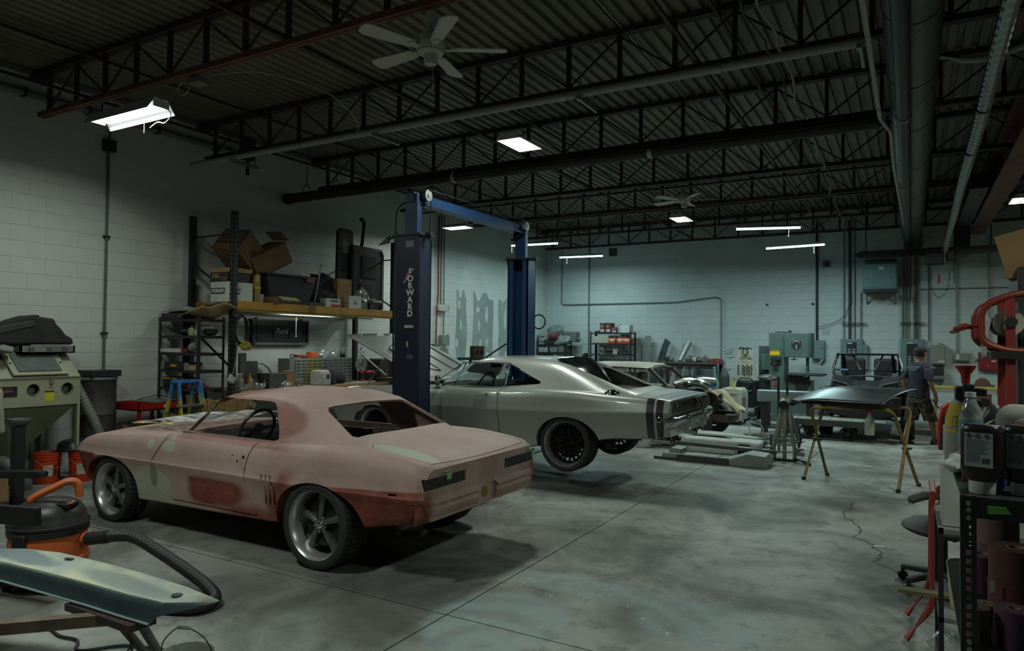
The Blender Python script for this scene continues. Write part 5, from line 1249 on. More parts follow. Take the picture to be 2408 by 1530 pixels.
obj('carton', G().b2((-.08, -.17, 0), (.08, .17, .17)), pm(190,192,184,.6), t, bev=.003); obj('red_band', G().b2((.0805, -.06, .02), (.0815, .16, .07)), pm(150,44,40,.5), t)
text('box_text', 'STINGER', .05, M_BLACK, t, (.0815, .03, .125), FX, .0005, sx=.9, bold=.002)
t = carton('brown_carton', 'upright brown carton with yellow strapping near the seat panels', (-8.95, 9.36, ZD), (.2, .36, .55), group=RK, tape=False)
for y in (-.08, -.02, .05): obj('strapping', G().b2((.1005, y, .47), (.102, y+.02, .55)), pm(190,170,90,.5), t)
t = thing('white_box', 'white printed box standing before the brown carton', 'box', (-8.80, 9.52, ZD), 0, RK)
obj('carton', G().b2((-.06, -.16, 0), (.06, .16, .25)), pm(192,196,190,.6), t, bev=.003); obj('print', G().b2((.0605, -.045, .10), (.0615, .045, .125)).b2((.0605, -.015, .14), (.0615, .015, .165)), pm(70,72,74,.6), t)
one('plastic_sheet_bag', 'clear plastic bag hanging between box and seat panels', 'bag', crumple((-8.84, 9.80, ZD), (.15, .36, .42), 15, amp=.3), M_BAG, RK)
t = thing('door_panel', 'large black upholstered door panel standing at the rack end', 'panel', (-8.98, 10.1, ZD), 0, RK)
obj('panel', G().b2((-.04, -.46, 0), (.04, .42, 1.22)), pm(34,33,32,.7), t, bev=.04, seg=3)
obj('quilted_inset', G().b2((.04, -.20, .62), (.055, .20, 1.05)), pm(46,43,40,.85), t, bev=.01); obj('quilted_inset', G().b2((.04, -.25, .15), (.055, .10, .52)), pm(46,44,42,.85), t, bev=.01)
obj('chrome_button', G().cyl((.05, -.24, .57), (.06, -.24, .57), .014, n=12), M_CHROME, t); obj('edge_trim', G().tube(bend([(.05, .40, .05), (.05, .40, 1.1), (.05, .35, 1.17)], .05), .012, n=6), pm(92,96,94,.3,.4), t)
t = thing('bucket_seat', 'black seat back frame with an open headrest hoop', 'seat frame', (-9.05, 9.55, ZD), 0, RK)
obj('frame', G().prism([(-.22, 0), (.26, 0), (.24, .8), (.20, 1.48), (.08, 1.50), (-.12, 1.5), (-.2, 1.44)], -.03, .03, 'x'), pm(24,24,24,.6), t, bev=.02)
obj('hoop_opening', G().prism([(-.10, 1.05), (.08, 1.05), (.09, 1.20), (-.09, 1.36)], .031, .034, 'x'), pm(110,118,110,.8), t)
obj('frame_bar', G().tube(bend([(.05, .25, .3), (.06, .33, .9), (.06, .42, 1.35), (.06, .46, 1.68), (.06, .36, 1.74)], .06), .035, n=8), pm(24,24,24,.5), t)
obj('frame_link', G().tube([(.06, -.1, .72), (.08, .1, .74), (.06, .32, .68)], .012, n=6).tube([(.06, .1, .98), (.07, .35, .94)], .01, n=6), M_DARK, t)
t = thing('white_tray_lamp', 'white reflector dish lying below the door panel', 'lamp part', (-8.82, 10.0, ZD+.16), 0, RK)
obj('dish', G().lathe([(0, .02), (.06, .02), (.10, .04), (.12, .05), (.11, .06)], 18), M_PAPER, t); obj('arm', G().box((.0, .2, .03), (.02, .3, .04)), M_PAPER, t); obj('support', G().b2((-.03, -.03, -.16), (.03, .03, .02)), M_BLACK, t)
# ---- tailgate on the wall
t = thing('truck_tailgate', 'black pickup tailgate with white script hung on the wall', 'tailgate', (XL, 8.70, 1.91))
MT = mat('tailgate_black', (44,48,48), .45, .2, var=.12, scale=4)
obj('panel', G().b2((.04, -.62, -.20), (.075, .62, .21)), MT, t, bev=.01)
obj('frame', G().b2((.01, -.65, .19), (.10, .65, .225)).b2((.01, -.64, -.215), (.10, -.60, .2)).b2((.01, .60, -.215), (.10, .64, .2)), MT, t, bev=.006)
obj('bottom_trim', G().b2((.01, -.60, -.225), (.11, .61, -.18)), pm(120,124,122,.3,.6), t, bev=.008)
for y in (-.36, .0, .36):
    f = obj('inset_panel', G().prism(rrect(.32, .30, .04, 5, (y, .025)), .074, .079, 'x'), pm(34,37,38,.45), t)
    obj('bead', G().tube([(.078, a, b) for a, b in rrect(.33, .31, .045, 5, (y, .025))], .007, n=5, closed=True), pm(70,76,76,.35,.3), f)
text('script_lettering', 'Ford', .135, pm(206,208,202,.5), t, (.0805, .01, .02), FX, .002, sx=1.05, bold=.003, shear=.35)
for y in (-.5, .5): obj('wall_hook', G().b2((0, y-.02, .2), (.06, y+.02, .25)), M_DARK, t)
one('pull_string', 'pale lamp pull string hanging under the yellow beam', 'string', G().cyl((-9.05, 8.42, 1.85), (-9.05, 8.42, 2.19), .005, n=5).ball((-9.05, 8.42, 1.84), .014, 8), M_CORD)
# bench light under the rack: this is what brightens the wall below
t = thing('under_rack_light', 'fluorescent strip fixed beneath the rack lighting the workbench', 'light', (-8.90, 8.7, 2.285))
obj('housing', G().b2((-.06, -.62, .0), (.06, .62, .04)), M_FIX, t); obj('tube', G().cyl((0, -.58, -.02), (0, .58, -.02), .013, n=10), M_TUBE, t); lamp_light('lamp', t, (0, 0, -.04), .06, 1.15, 7, (.95, 1, .96))
# ---- workbench
ZBN = 1.0
t = thing('workbench', 'long cluttered workbench under the rack with a yellow front rail', 'workbench')
obj('top', G().b2((-9.75, 7.1, ZBN-.04), (-8.78, 10.75, ZBN)), pm(150,138,112,.7), t)
obj('front_rail', G().b2((-8.80, 7.1, ZBN-.13), (-8.76, 10.75, ZBN-.02)), mat('rack_yellow', ), t)
for y in (7.15, 8.9, 10.7):
    for x in (-9.7, -8.85): obj('leg', G().b2((x-.03, y-.03, 0), (x+.03, y+.03, ZBN-.04)), M_DARK, t)
BN = 'things on the left workbench'
B = lambda n, l, c, g, m, **k: one(n, l, c, g, m, BN, **k)
# drawer organiser: four cabinets
for q, (y0, lab, cm) in enumerate(((8.42, 'plain grey side panel end', (150,154,148)), (8.80, 'yellow green drawers', (150,146,84)), (9.18, 'third from the left', (136,142,138)), (9.56, 'rightmost by the rack post', (136,142,138)))):
    t = thing('drawer_cabinet', 'grey small parts drawer cabinet, '+lab, 'drawer cabinet', (-9.32, y0, ZBN), 0, BN)
    obj('case', G().b2((-.15, 0, 0), (.13, .372, .46)), pm(124,130,126,.5,.2), t)
    for r in range(8):
        for c in range(3 if q else 2):
            w = .117 if q else .115; a = .008+c*.121+(.12 if q == 0 else 0)
            d = obj('drawer', G().b2((.12, a, .012+r*.056), (.146, a+w, .012+r*.056+.046)), pm(*(cm if r > 4 or q != 1 else (172,164,60)), .45), t)
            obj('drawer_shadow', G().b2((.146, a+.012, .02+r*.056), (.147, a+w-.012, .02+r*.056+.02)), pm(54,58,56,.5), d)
for k, (y, c, lab) in enumerate(((9.02, (196,92,40), 'lower'), (9.03, (204,100,44), 'upper'))):
    B('drill_box', 'orange drill bit box, %s of two on the drawer cabinets' % lab, 'box', bx(-9.3, y, ZBN+.462+.056*k, .14, .17-.02*k, .054), pm(*c, .5), bev=.006)
B('red_tape_gun', 'small red and black tool on the drawer cabinets', 'tool', G().box((-9.28, 8.70, ZBN+.50), (.1, .12, .05)).cyl((-9.28, 8.76, ZBN+.50), (-9.28, 8.86, ZBN+.48), .03), pm(140,52,44,.5), bev=.01)
B('black_cable_coil', 'black coiled lead left of the red tool', 'coil', G().tube([(-9.28, 8.56+.045*math.cos(a), ZBN+.50+.03*math.sin(a)) for a in [2*math.pi*i/16 for i in range(16)]], .01, n=5, closed=True), M_BLACK)
B('clear_bag', 'clear plastic bag of fittings on the drawer cabinets', 'bag', crumple((-9.3, 9.3, ZBN+.462), (.22, .3, .16), 31), M_BAG)
B('crumpled_bag', 'crumpled plastic bag near the twin black bottles', 'bag', crumple((-9.3, 9.55, ZBN+.462), (.2, .2, .12), 33), M_BAG)
for k in range(2): B('black_dropper', 'small black dropper bottle, %s of the pair on the cabinets' % ('left', 'right')[k], 'bottle', G().lathe([(0, 0), (.028, 0), (.028, .06), (.01, .08), (.01, .11), (0, .11)], 12, o=(-9.25, 9.72+.075*k, ZBN+.462)), pm(30,30,30,.4))
# welding helmet bag
t = thing('welding_helmet', 'grey and black welding helmet resting on the workbench', 'helmet', (-8.98, 9.0, ZBN), R(12), BN)
obj('shell', G().rings([[(.0+.15*x*s, -.22+.23*s*0+y, z) for x, z in ((-1, .0), (1, .0), (1, .18), (.7, .26), (-.7, .26), (-1, .18))] for y, s in ((-.02, .75), (.04, .95), (.14, 1.0), (.24, 1.0))]), pm(168,170,160,.6), t, bev=.02)
obj('visor_frame', G().b2((.151, -.12, .12), (.16, -.05, .19)), M_BLACK, t)
obj('hood', G().rings([[(.0+.16*x*s, y, z*h) for x, z in ((-1, .0), (1, .0), (1, .18), (.7, .27), (-.7, .27), (-1, .18))] for y, s, h in ((.01, 1.0, 1.02), (.10, 1.0, 1.02), (.20, .9, .85), (.26, .6, .5))]), pm(30,30,32,.7), t, bev=.02)
B('black_toolbag', 'small black bag behind the welding helmet', 'bag', crumple((-9.05, 9.45, ZBN), (.22, .28, .2), 41, amp=.12), pm(40,40,40,.8))
B('pink_paper', 'pink paper slip leaning behind the helmet', 'paper', G().box((-9.12, 9.32, ZBN+.24), (.005, .17, .1), rot=Euler((R(-18), R(10), 0)).to_matrix()).b2((-9.13, 9.30, ZBN), (-9.11, 9.34, ZBN+.2)), pm(190,150,150,.7))
B('cardboard_sleeve', 'upright tan cardboard sleeve on the workbench', 'box', bx(-8.98, 8.20, ZBN, .12, .17, .27), mat('cardboard_tan', (170,130,84), .8))
t = thing('drink_cup', 'clear iced drink cup with white print beside the cardboard sleeve', 'cup', (-8.93, 8.40, ZBN), 0, BN)
obj('cup', G().lathe([(0, 0), (.055, 0), (.07, .15), (.066, .15), (.052, .006), (0, .006)], 20), M_BAG, t); obj('drink', G().lathe([(0, .01), (.055, .01), (.062, .07), (0, .07)], 20), pm(96,44,40,.3), t); obj('straw', G().cyl((0, 0, .05), (0, .02, .28), .005, n=6), pm(120,170,160,.4), t)
B('grey_box', 'dull grey metal box with open lid on the bench', 'box', bx(-9.05, 7.92, ZBN, .3, .34, .24), pm(96,96,90,.6,.1), bev=.004)
B('steel_plate', 'dark square steel plate standing on the bench', 'plate', G().box((-9.3, 7.72, ZBN+.22), (.02, .24, .42)), pm(88,90,86,.5,.4))
B('curved_trim', 'curved grey trim strip leaning on the wall behind the plate', 'trim', G().tube(arc((-9.6, 8.1, ZBN+.06), .32, 15, 165, 16, 'yz'), .014, n=6), pm(110,114,110,.4,.3))
B('curved_trim', 'smaller curved grey trim strip inside the larger one', 'trim', G().tube(arc((-9.58, 8.0, ZBN+.05), .22, 20, 160, 14, 'yz'), .012, n=6), pm(124,128,124,.4,.3))
B('white_card', 'white ribbed card leaning against the block wall', 'card', G().box((-9.68, 8.1, ZBN+.16), (.01, .34, .3)), pm(186,190,184,.7))
bot = [(7.20, .055, .24, (176,172,160), 'large white handled jug'), (7.34, .05, .26, (196,170,40), 'yellow canister with red rim'), (7.27, .03, .2, (150,60,52), 'red capped spray bottle'), (7.42, .032, .21, (84,76,150), 'purple spray bottle with yellow trigger'), (7.50, .032, .22, (44,44,52), 'black aerosol with blue band'), (7.58, .034, .2, (40,40,44), 'black bottle with yellow cap'), (7.66, .03, .17, (60,64,130), 'small blue bottle'), (7.12, .03, .15, (180,120,110), 'pink bottle at the bench end')]
for y, r, h, c, lab in bot:
    t = thing('chemical_bottle', lab+' on the workbench', 'bottle', (-8.95+random.uniform(-.06, .06), y+.05, ZBN), 0, BN)
    obj('bottle', G().lathe([(0, 0), (r, 0), (r*1.02, h*.1), (r, h*.62), (r*.4, h*.78), (r*.36, h*.84), (0, h*.84)], 16), pm(*c, .4), t)
    obj('cap', G().cyl((0, 0, h*.84), (0, 0, h), r*.4, n=12), pm(min(255, c[0]+20), c[1], max(0, c[2]-30), .4), t)
    obj('bottle_label', G().lathe([(r*1.025, h*.2), (r*1.025, h*.5)], 16), pm(170, 166, 150, .6), t)
for k in range(3): B('plastic_wrap', ('crumpled clear wrap near the purple bottles', 'clear wrap scraps before the grey box', 'clear plastic scrap at the bench left end')[k], 'plastic', crumple((-8.85, (7.48, 8.02, 7.2)[k], ZBN), (.12, .22, .10), 50+k), M_BAG)
B('paper_sheets', 'loose white paper sheets by the red drill', 'paper', G().box((-8.95, 9.95, ZBN+.004), (.2, .45, .006), .2).box((-8.9, 10.2, ZBN+.009), (.2, .3, .004), -.3), M_PAPER)
t = thing('red_drill', 'red cordless drill standing on the workbench', 'drill', (-9.02, 10.06, ZBN), R(30), BN)
obj('battery', G().b2((-.04, -.05, 0), (.04, .05, .05)), pm(130,40,36,.5), t, bev=.008); obj('grip', G().b2((-.02, -.025, .05), (.02, .025, .17)), pm(40,38,38,.6), t, bev=.01); obj('motor', G().cyl((0, -.08, .2), (0, .08, .2), .034, n=14), pm(160,48,40,.5), t); obj('chuck', G().cyl((0, .08, .2), (0, .14, .2), .022, .012, n=12), M_DARK, t)
t = thing('red_drill', 'second red drill nearer the hood prop', 'drill', (-9.0, 10.24, ZBN), R(-20), BN)
obj('battery', G().b2((-.04, -.05, 0), (.04, .05, .05)), pm(130,40,36,.5), t, bev=.008); obj('grip', G().b2((-.02, -.025, .05), (.02, .025, .15)), pm(40,38,38,.6), t, bev=.01); obj('motor', G().cyl((0, -.08, .18), (0, .08, .18), .032, n=14), pm(160,48,40,.5), t)
B('plastic_bag', 'long clear plastic bag hanging by the rack post', 'bag', crumple((-9.05, 10.05, 1.20), (.12, .24, .46), 61, amp=.25), M_BAG)
t = thing('tool_chest', 'dark red tool chest with pale drawer fronts behind the raised hood', 'tool chest', (-9.25, 10.95, .0))
obj('case', G().b2((-.3, -.45, 0), (.3, .45, 1.42)), pm(44,34,34,.45), t, bev=.01)
for r in range(5): obj('drawer', G().b2((.3, .0, .98+r*.075), (.31, .40, .98+r*.075+.028)), pm(136,142,140,.35,.4), t)
for k, y in enumerate((-.3, -.18)): obj('hung_tool', G().b2((.305, y, 1.02), (.315, y+.02, 1.22)), pm(150,90,80,.5), t)
B('pry_bar', 'silver pole leaning from the rack post to the bench', 'pole', G().cyl((-8.95, 9.95, 1.52), (-8.72, 10.55, ZBN+.02), .018, n=8), M_GALV)
# ---- wooden dolly seen through the coupe windows
t = thing('wooden_dolly', 'worn wooden dolly standing on edge behind the primered car', 'dolly', (-8.05, 6.35, .45), R(90))
MWD = mat('worn_wood', (150,122,80), .85, var=.25, scale=10)
for k in range(3): obj('plank', G().b2((-.34+.23*k, -.02, .18), (-.34+.23*k+.22, .02, .52)), MWD, t, bev=.004)
obj('cleat', G().b2((-.36, .02, .16), (-.28, .06, .54)), MWD, t); obj('cleat', G().b2((.28, .02, .16), (.36, .06, .54)), MWD, t)
for x in (-.3, .3): obj('caster', G().cyl((x, -.10, .42), (x, -.06, .42), .045, n=14).b2((x-.02, -.08, .38), (x+.02, -.02, .46)), pm(130,120,96,.6), t)
one('support_crate', 'low dark crate propping up the wooden dolly', 'crate', G().b2((-8.35, 6.02, 0), (-7.85, 6.68, .60)), pm(46,42,38,.8), bev=.01)
# ---- buckets
def bucket(name, label, loc, rz, col, white=True):
    t = thing(name, label, 'bucket', loc, rz, 'orange pails by the cabinet')
    obj('pail', G().lathe([(0, .004), (.118, .004), (.128, 0), (.135, .03), (.142, .29), (.150, .292), (.150, .305), (.143, .308), (.144, .325), (.152, .327), (.152, .34), (.145, .343), (.146, .355), (.153, .358), (.155, .372), (.148, .375), (.139, .35), (.122, .01), (0, .012)], 36), col, t)
    obj('handle', G().tube([(.155*math.cos(a)*1.02, .155*math.sin(a)*1.02, .30-.11*math.sin(math.pi*(a-R(-100))/R(180))) for a in [R(-100)+R(180)*i/16 for i in range(17)]], .004, n=5), pm(170,120,90,.4), t)
    # curved white and brown label
    for a0, a1, m in ((R(-62), R(-20), pm(200,190,176,.6)), (R(-20), R(-2), pm(104,40,34,.6))):
        obj('label', G().grid(lambda u, v: ((.1392+.0045*v+.001)*math.cos(a0+(a1-a0)*u), (.1392+.0045*v+.001)*math.sin(a0+(a1-a0)*u), .10+.13*v), 8, 2), m, t)
    g = G(); rnd = random.Random(5)
    for k, z in enumerate((.07, .10, .13, .16, .195, .23)):
        a = R(18); w = R(6+3*(k % 3)); g.grid(lambda u, v: ((.139+.0012+z*.03)*math.cos(a-w+2*w*u), (.139+.0012+z*.03)*math.sin(a-w+2*w*u), z-.012+.022*v), 4, 2)
    obj('black_lettering', g, pm(40,24,22,.6), t)
    return t
MO = mat('bucket_orange', (196,66,28), .42)
bucket('orange_bucket', 'open orange plastic pail, left one under the cabinet', (-9.22, 4.62, 0), R(20), MO)
bucket('orange_bucket', 'orange plastic pail holding a black pan, nearest the coupe', (-9.02, 4.93, 0), R(10), MO)
t = thing('drain_pan', 'black plastic drain pan tipped over the two orange pails', 'pan', (-9.12, 4.88, .40), rot=(R(8), R(-6), R(20)))
obj('pan', G().lathe([(0, .115), (.13, .11), (.16, .09), (.185, .02), (.20, .0), (.21, .004)], 30), pm(28,28,28,.35), t)
obj('rim', G().lathe([(.20, -.004), (.215, 0), (.20, .006)], 30), pm(36,36,36,.3), t)
# ---- steel stand with a pan head
t = thing('pedestal_stand', 'black square steel pedestal with a dusty pan on top', 'stand', (-8.2, 3.82, 0))
obj('base', G().b2((-.25, -.22, 0), (.22, .2, .02)), M_BLACK, t); obj('post', G().b2((-.05, -.05, .02), (.05, .05, .84)), pm(40,42,44,.5,.2), t, bev=.004)
obj('pan', G().rings([[(-.055, -.055, .84), (.055, -.055, .84), (.055, .055, .84), (-.055, .055, .84)], [(-.09, -.09, .92), (.09, -.09, .92), (.09, .09, .92), (-.09, .09, .92)]], caps=False).add([], []), pm(92,96,94,.5,.3), t, solid=.004); obj('dust', G().b2((-.075, -.075, .895), (.075, .075, .90)), pm(168,172,166,.9), t)
carton('floor_carton', 'flattened brown carton behind the steel pedestal', (-8.75, 3.65, 0), (.5, .45, .28))
one('paper_pile', 'loose papers on the carton behind the pedestal', 'paper', G().box((-8.7, 3.72, .288), (.25, .2, .01), .3).box((-8.62, 3.62, .295), (.2, .16, .008), -.2), M_PAPER)
# ================================================================ BACK OF THE SHOP
# ---- left wall far end: compressor, outlets
t = thing('air_compressor', 'grey belt driven air compressor behind the blue column', 'compressor', (-9.15, 12.45, 0))
obj('tank', G().cyl((0, -.6, .45), (0, .7, .45), .28, n=24).ball((0, -.6, .45), .28, 16, (1, .4, 1)).ball((0, .7, .45), .28, 16, (1, .4, 1)), pm(96,98,92,.5,.2), t)
obj('platform', G().b2((-.22, -.5, .72), (.22, .6, .76)).b2((-.2, -.45, .0), (-.15, -.4, .3)).b2((.15, -.45, 0), (.2, -.4, .3)).b2((-.2, .5, 0), (-.15, .55, .3)).b2((.15, .5, 0), (.2, .55, .3)), M_DARK, t)
obj('crankcase', G().b2((-.16, -.55, .76), (.16, -.2, 1.5)), pm(88,90,84,.5,.3), t, bev=.03)
for k in range(7): obj('cooling_fin', G().cyl((0, -.38, 1.50+k*.035), (0, -.38, 1.52+k*.035), .12-.004*k, n=20), pm(112,114,106,.45,.3), t)
obj('air_filter', G().cyl((0, -.38, 1.75), (0, -.38, 1.82), .04, n=14).cyl((0, -.38, 1.84), (0, -.38, 1.94), .12, n=20), pm(92,94,88,.5,.2), t)
obj('flywheel_guard', G().cyl((.02, .12, 1.45), (.20, .12, 1.45), .22, n=28).b2((.02, -.1, .95), (.2, .34, 1.45)), pm(132,134,126,.5,.2), t)
obj('motor', G().cyl((-.15, .15, 1.1), (-.15, .55, 1.1), .13, n=20).b2((-.25, .05, 1.62), (.0, .5, 1.72)), pm(100,104,98,.5,.2), t)
obj('pulley', G().cyl((.2, .2, 1.35), (.23, .2, 1.35), .12, n=20), M_DARK, t)
t = thing('disconnect_switch', 'grey disconnect switch box with red lever behind the compressor', 'switch box', (XL, 13.72, 1.80))
obj('box', G().b2((0, -.16, -.12), (.12, .14, .13)), pm(124,134,128,.5,.1), t, bev=.008); obj('lever', G().b2((.03, .14, .03), (.07, .17, .15)), pm(150,50,46,.5), t); obj('conduit', G().cyl((.05, -.02, .13), (.05, -.04, 3.0), .016, n=8), pm(112,122,116,.5,.2), t)
t = thing('wall_outlet', 'beige wall outlet box with a hose reel bracket', 'outlet', (XL, 13.58, 2.58))
obj('box', G().b2((0, -.16, -.08), (.12, .14, .07)), pm(176,178,166,.5), t, bev=.01); obj('bracket', G().tube([(.08, .24+.06*math.cos(a), .0+.08*math.sin(a)) for a in [2*math.pi*i/14 for i in range(14)]], .008, n=5, closed=True).b2((.0, .13, -.02), (.08, .2, .02)), pm(150,156,148,.4,.3), t)
obj('red_hose', G().tube(smooth_path([(.05, -.12, 2.2), (.05, -.13, 1.2), (.05, -.12, .4), (.05, -.17, -.2), (.06, -.2, -1.1)]), .018, n=8), pm(122,44,42,.5), t); obj('conduit', G().cyl((.04, .0, .07), (.04, .0, 2.25), .017, n=8), pm(100,110,104,.5,.2), t)
t = thing('concrete_block', 'brown concrete block with two cores standing beyond the silver roof', 'block', (-7.12, 11.1, 1.48), R(60))
bk = boolean(G().b2((-.10, -.10, 0), (.10, .10, .22)).mesh('b'), [G().b2((-.07, -.2, .06), (-.02, .2, .13)), G().b2((.02, -.2, .06), (.07, .2, .13))]); fin(bk, None); obj('block', bk, pm(78,70,58,.9), t)
t = thing('parts_rack', 'dark parts cart standing beyond the silver car', 'cart', (-7.12, 11.1, 0))
obj('frame', G().b2((-.3, -.22, 1.44), (.3, .22, 1.48)).b2((-.3, -.22, .7), (.3, .22, .74)), M_DARK, t)
for x in (-.28, .28):
    for y in (-.2, .2): obj('leg', G().b2((x-.02, y-.02, 0), (x+.02, y+.02, 1.44)), M_DARK, t)
one('breaker_bar', 'dark bar poking up behind the silver car roof', 'bar', G().cyl((-7.0, 11.2, 1.48), (-6.72, 11.5, 1.75), .02, n=8), M_DARK)
one('hose_ring', 'black hose ring hooked on the far lift column', 'ring', G().tube([(-5.30+.115*math.cos(a), 10.13, 2.12+.115*math.sin(a)) for a in [2*math.pi*i/28 for i in range(28)]], .012, n=6, closed=True), M_BLACK)
one('roof_buffer', 'small dark buffer puck standing on the back of the silver roof', 'buffer', G().cyl((-3.92, 8.9, 1.585), (-3.92, 8.9, 1.62), .05, n=14).cyl((-3.92, 8.9, 1.62), (-3.92, 8.9, 1.64), .03, n=12), M_BLACK)
# ---- far corner shelf
shelf_unit('junk_shelf', 'dark steel shelf piled with plastic wrapped junk in the far corner', -9.72, -8.80, 18.5, 18.95, (.3, .8, 1.2, 1.48, 1.72), 1.92, MS, perf=False)
J = lambda n, l, c, g, m, **k: one(n, l, c, g, m, 'things on the far corner shelf', **k)
J('drawer_box', 'pale drawer box with dark handles on the corner shelf top', 'box', bx(-9.55, 18.7, 1.722, .36, .3, .34), pm(150,156,152,.6), bev=.004)
for k in range(2): J('drawer_handle_bar', 'dark pull bar, %s one on the pale drawer box' % ('lower', 'upper')[k], 'pull bar', G().b2((-9.68, 18.535, 1.80+.15*k), (-9.50, 18.549, 1.815+.15*k)), M_DARK)
J('plastic_heap', 'heap of clear plastic sheeting on the corner shelf', 'plastic', crumple((-9.2, 18.7, 1.95), (.6, .4, .34), 71, amp=.22), pm(112,122,120,.3))
J('plastic_heap', 'lower swag of clear plastic hanging off the corner shelf', 'plastic', crumple((-9.0, 18.62, 1.70), (.7, .3, .3), 73, amp=.3), pm(124,134,132,.3))
J('red_cylinder', 'dull red cylinder wrapped in plastic on the corner shelf', 'cylinder', G().cyl((-9.35, 18.52, 1.98), (-9.02, 18.5, 1.96), .085, n=18), pm(118,58,66,.5))
J('grey_machine', 'grey machine head with a round knob at the corner shelf end', 'machine', bx(-8.72, 18.75, 1.80, .42, .3, .3).ball((-8.46, 18.7, 1.88), .06, 10), pm(92,100,98,.5), bev=.02)
J('dark_carton', 'dark carton sagging on the corner shelf edge', 'box', bx(-9.25, 18.62, 1.722, .5, .25, .14), pm(44,42,42,.8), bev=.02)
for k, (x, w, h) in enumerate(((-9.55, .3, .15), (-9.2, .25, .16), (-8.95, .2, .18))): J('parts_bin', ('white parts bin', 'grey cast bracket', 'dull metal drum part')[k]+' on the second corner shelf', 'bin', bx(x, 18.65, 1.482, w, .3, h), pm((150, 112, 96)[k], (154, 116, 100)[k], (150, 114, 96)[k], .5), bev=.02)
J('white_bracket', 'white pointed bracket lying on the third corner shelf', 'bracket', G().prism([(-9.45, 1.345), (-8.85, 1.345), (-8.85, 1.39), (-9.08, 1.39), (-9.14, 1.46), (-9.2, 1.39), (-9.45, 1.39)], 18.52, 18.56).b2((-9.4, 18.52, 1.202), (-9.3, 18.56, 1.345)).b2((-9.0, 18.52, 1.202), (-8.9, 18.56, 1.345)), pm(160,166,160,.5))
# ---- back wall shelf
shelf_unit('wall_shelf', 'open dark steel shelf with orange bins against the far wall', -8.04, -6.80, 18.55, 18.98, (.5, .95, 1.46, 1.77, 2.07), 2.10, mat('shelf_brown', (58,48,46), .5, .2), post=.05, perf=False)
S = lambda n, l, c, g, m, **k: one(n, l, c, g, m, 'things on the far wall shelf', **k)
for k, (x, w, h, c) in enumerate(((-7.68, .15, .28, (96,50,50)), (-7.50, .17, .28, (74,44,46)), (-7.32, .16, .16, (104,54,54)))):
    t = thing('filter_box', ('dark red printed filter box, left', 'dark red printed filter box, tallest middle', 'short dark red printed filter box, right')[k]+' on the shelf top', 'box', (x, 18.75, 2.072), 0, 'things on the far wall shelf')
    obj('carton', G().b2((-w/2, -.15, 0), (w/2, .15, h)), pm(*c, .6), t, bev=.003); obj('print', G().b2((-w*.4, -.1515, h*.1), (w*.35, -.1505, h*.35)), pm(176,174,166,.6), t); obj('print', G().b2((-w*.3, -.1515, h*.55), (w*.1, -.1505, h*.75)), pm(150,120,116,.6), t)
S('grey_can', 'pale upright can between the printed and white boxes', 'can', bx(-7.20, 18.7, 2.072, .10, .1, .24), pm(150,158,156,.5))
S('white_carton', 'plain white carton at the right of the shelf top', 'box', bx(-7.0, 18.75, 2.072, .28, .3, .22), pm(190,196,192,.7), bev=.003)
S('small_casting', 'small dark casting at the left of the shelf top', 'casting', G().ball((-7.86, 18.65, 2.10), .05, 8, (1.6, 1, .7)).ball((-7.76, 18.65, 2.11), .045, 8), M_DARK)
S('beige_tub', 'long beige tub on the second shelf', 'tub', bx(-7.72, 18.7, 1.772, .48, .25, .2), pm(166,160,144,.7), bev=.01)
for k, x in enumerate((-7.36, -7.12, -6.92)):
    t = thing('orange_bin', ('left', 'middle', 'right')[k]+' orange plastic parts bin on the second shelf', 'bin', (x, 18.68, 1.772), 0, 'things on the far wall shelf')
    obj('bin', G().prism([(-.14, 0), (.14, 0), (.15, .15), (-.1, .15), (-.15, .08)], -.10, .10, 'x').add([], []), pm(190,78,40,.5), t); obj('label', G().b2((-.05, -.153, .06), (.05, -.146, .115)), M_PAPER, t)
S('brown_carton', 'small brown carton stacked above the orange bins', 'box', bx(-7.02, 18.72, 1.925, .22, .2, .1), pm(104,70,50,.8))
S('dark_spacer', 'small dark case beside the beige tub', 'case', bx(-7.52, 18.72, 1.772, .05, .2, .16), pm(50,44,42,.6))
S('gauge_block', 'small white and black frame on the third shelf', 'frame', bx(-7.68, 18.62, 1.462, .10, .1, .18), pm(120,126,122,.5))
S('gauge_opening', 'dark opening of the small frame on the third shelf', 'opening', G().b2((-7.71, 18.566, 1.50), (-7.65, 18.569, 1.60)), M_BLACK)
S('bench_grinder', 'black bench grinder on the third shelf', 'grinder', G().cyl((-7.55, 18.65, 1.57), (-7.38, 18.65, 1.57), .05, n=14).cyl((-7.47, 18.65, 1.462), (-7.47, 18.65, 1.56), .05, .03, n=12).cyl((-7.36, 18.65, 1.55), (-7.33, 18.65, 1.55), .055, n=14), M_BLACK)
S('pale_box', 'pale box with a dark lid on the third shelf', 'box', bx(-7.27, 18.65, 1.462, .13, .2, .12).b2((-7.345, 18.54, 1.583), (-7.195, 18.76, 1.61)), pm(146,152,148,.6))
S('grey_tray', 'grey steel tray on the third shelf right', 'tray', bx(-7.05, 18.66, 1.462, .18, .2, .1), M_DARK)
S('hand_plane', 'flat dark tool on the third shelf far right', 'tool', G().box((-6.92, 18.6, 1.49), (.24, .1, .05), .1), M_BLACK, bev=.02)
one('black_can', 'small black can standing before the far wall', 'can', bx(-8.30, 18.8, 1.30, .07, .07, .14), M_BLACK)
one('can_ledge', 'narrow dark ledge carrying the small black can', 'ledge', G().b2((-8.45, 18.6, .0), (-8.1, 19.0, 1.298)), pm(46,48,48,.7))
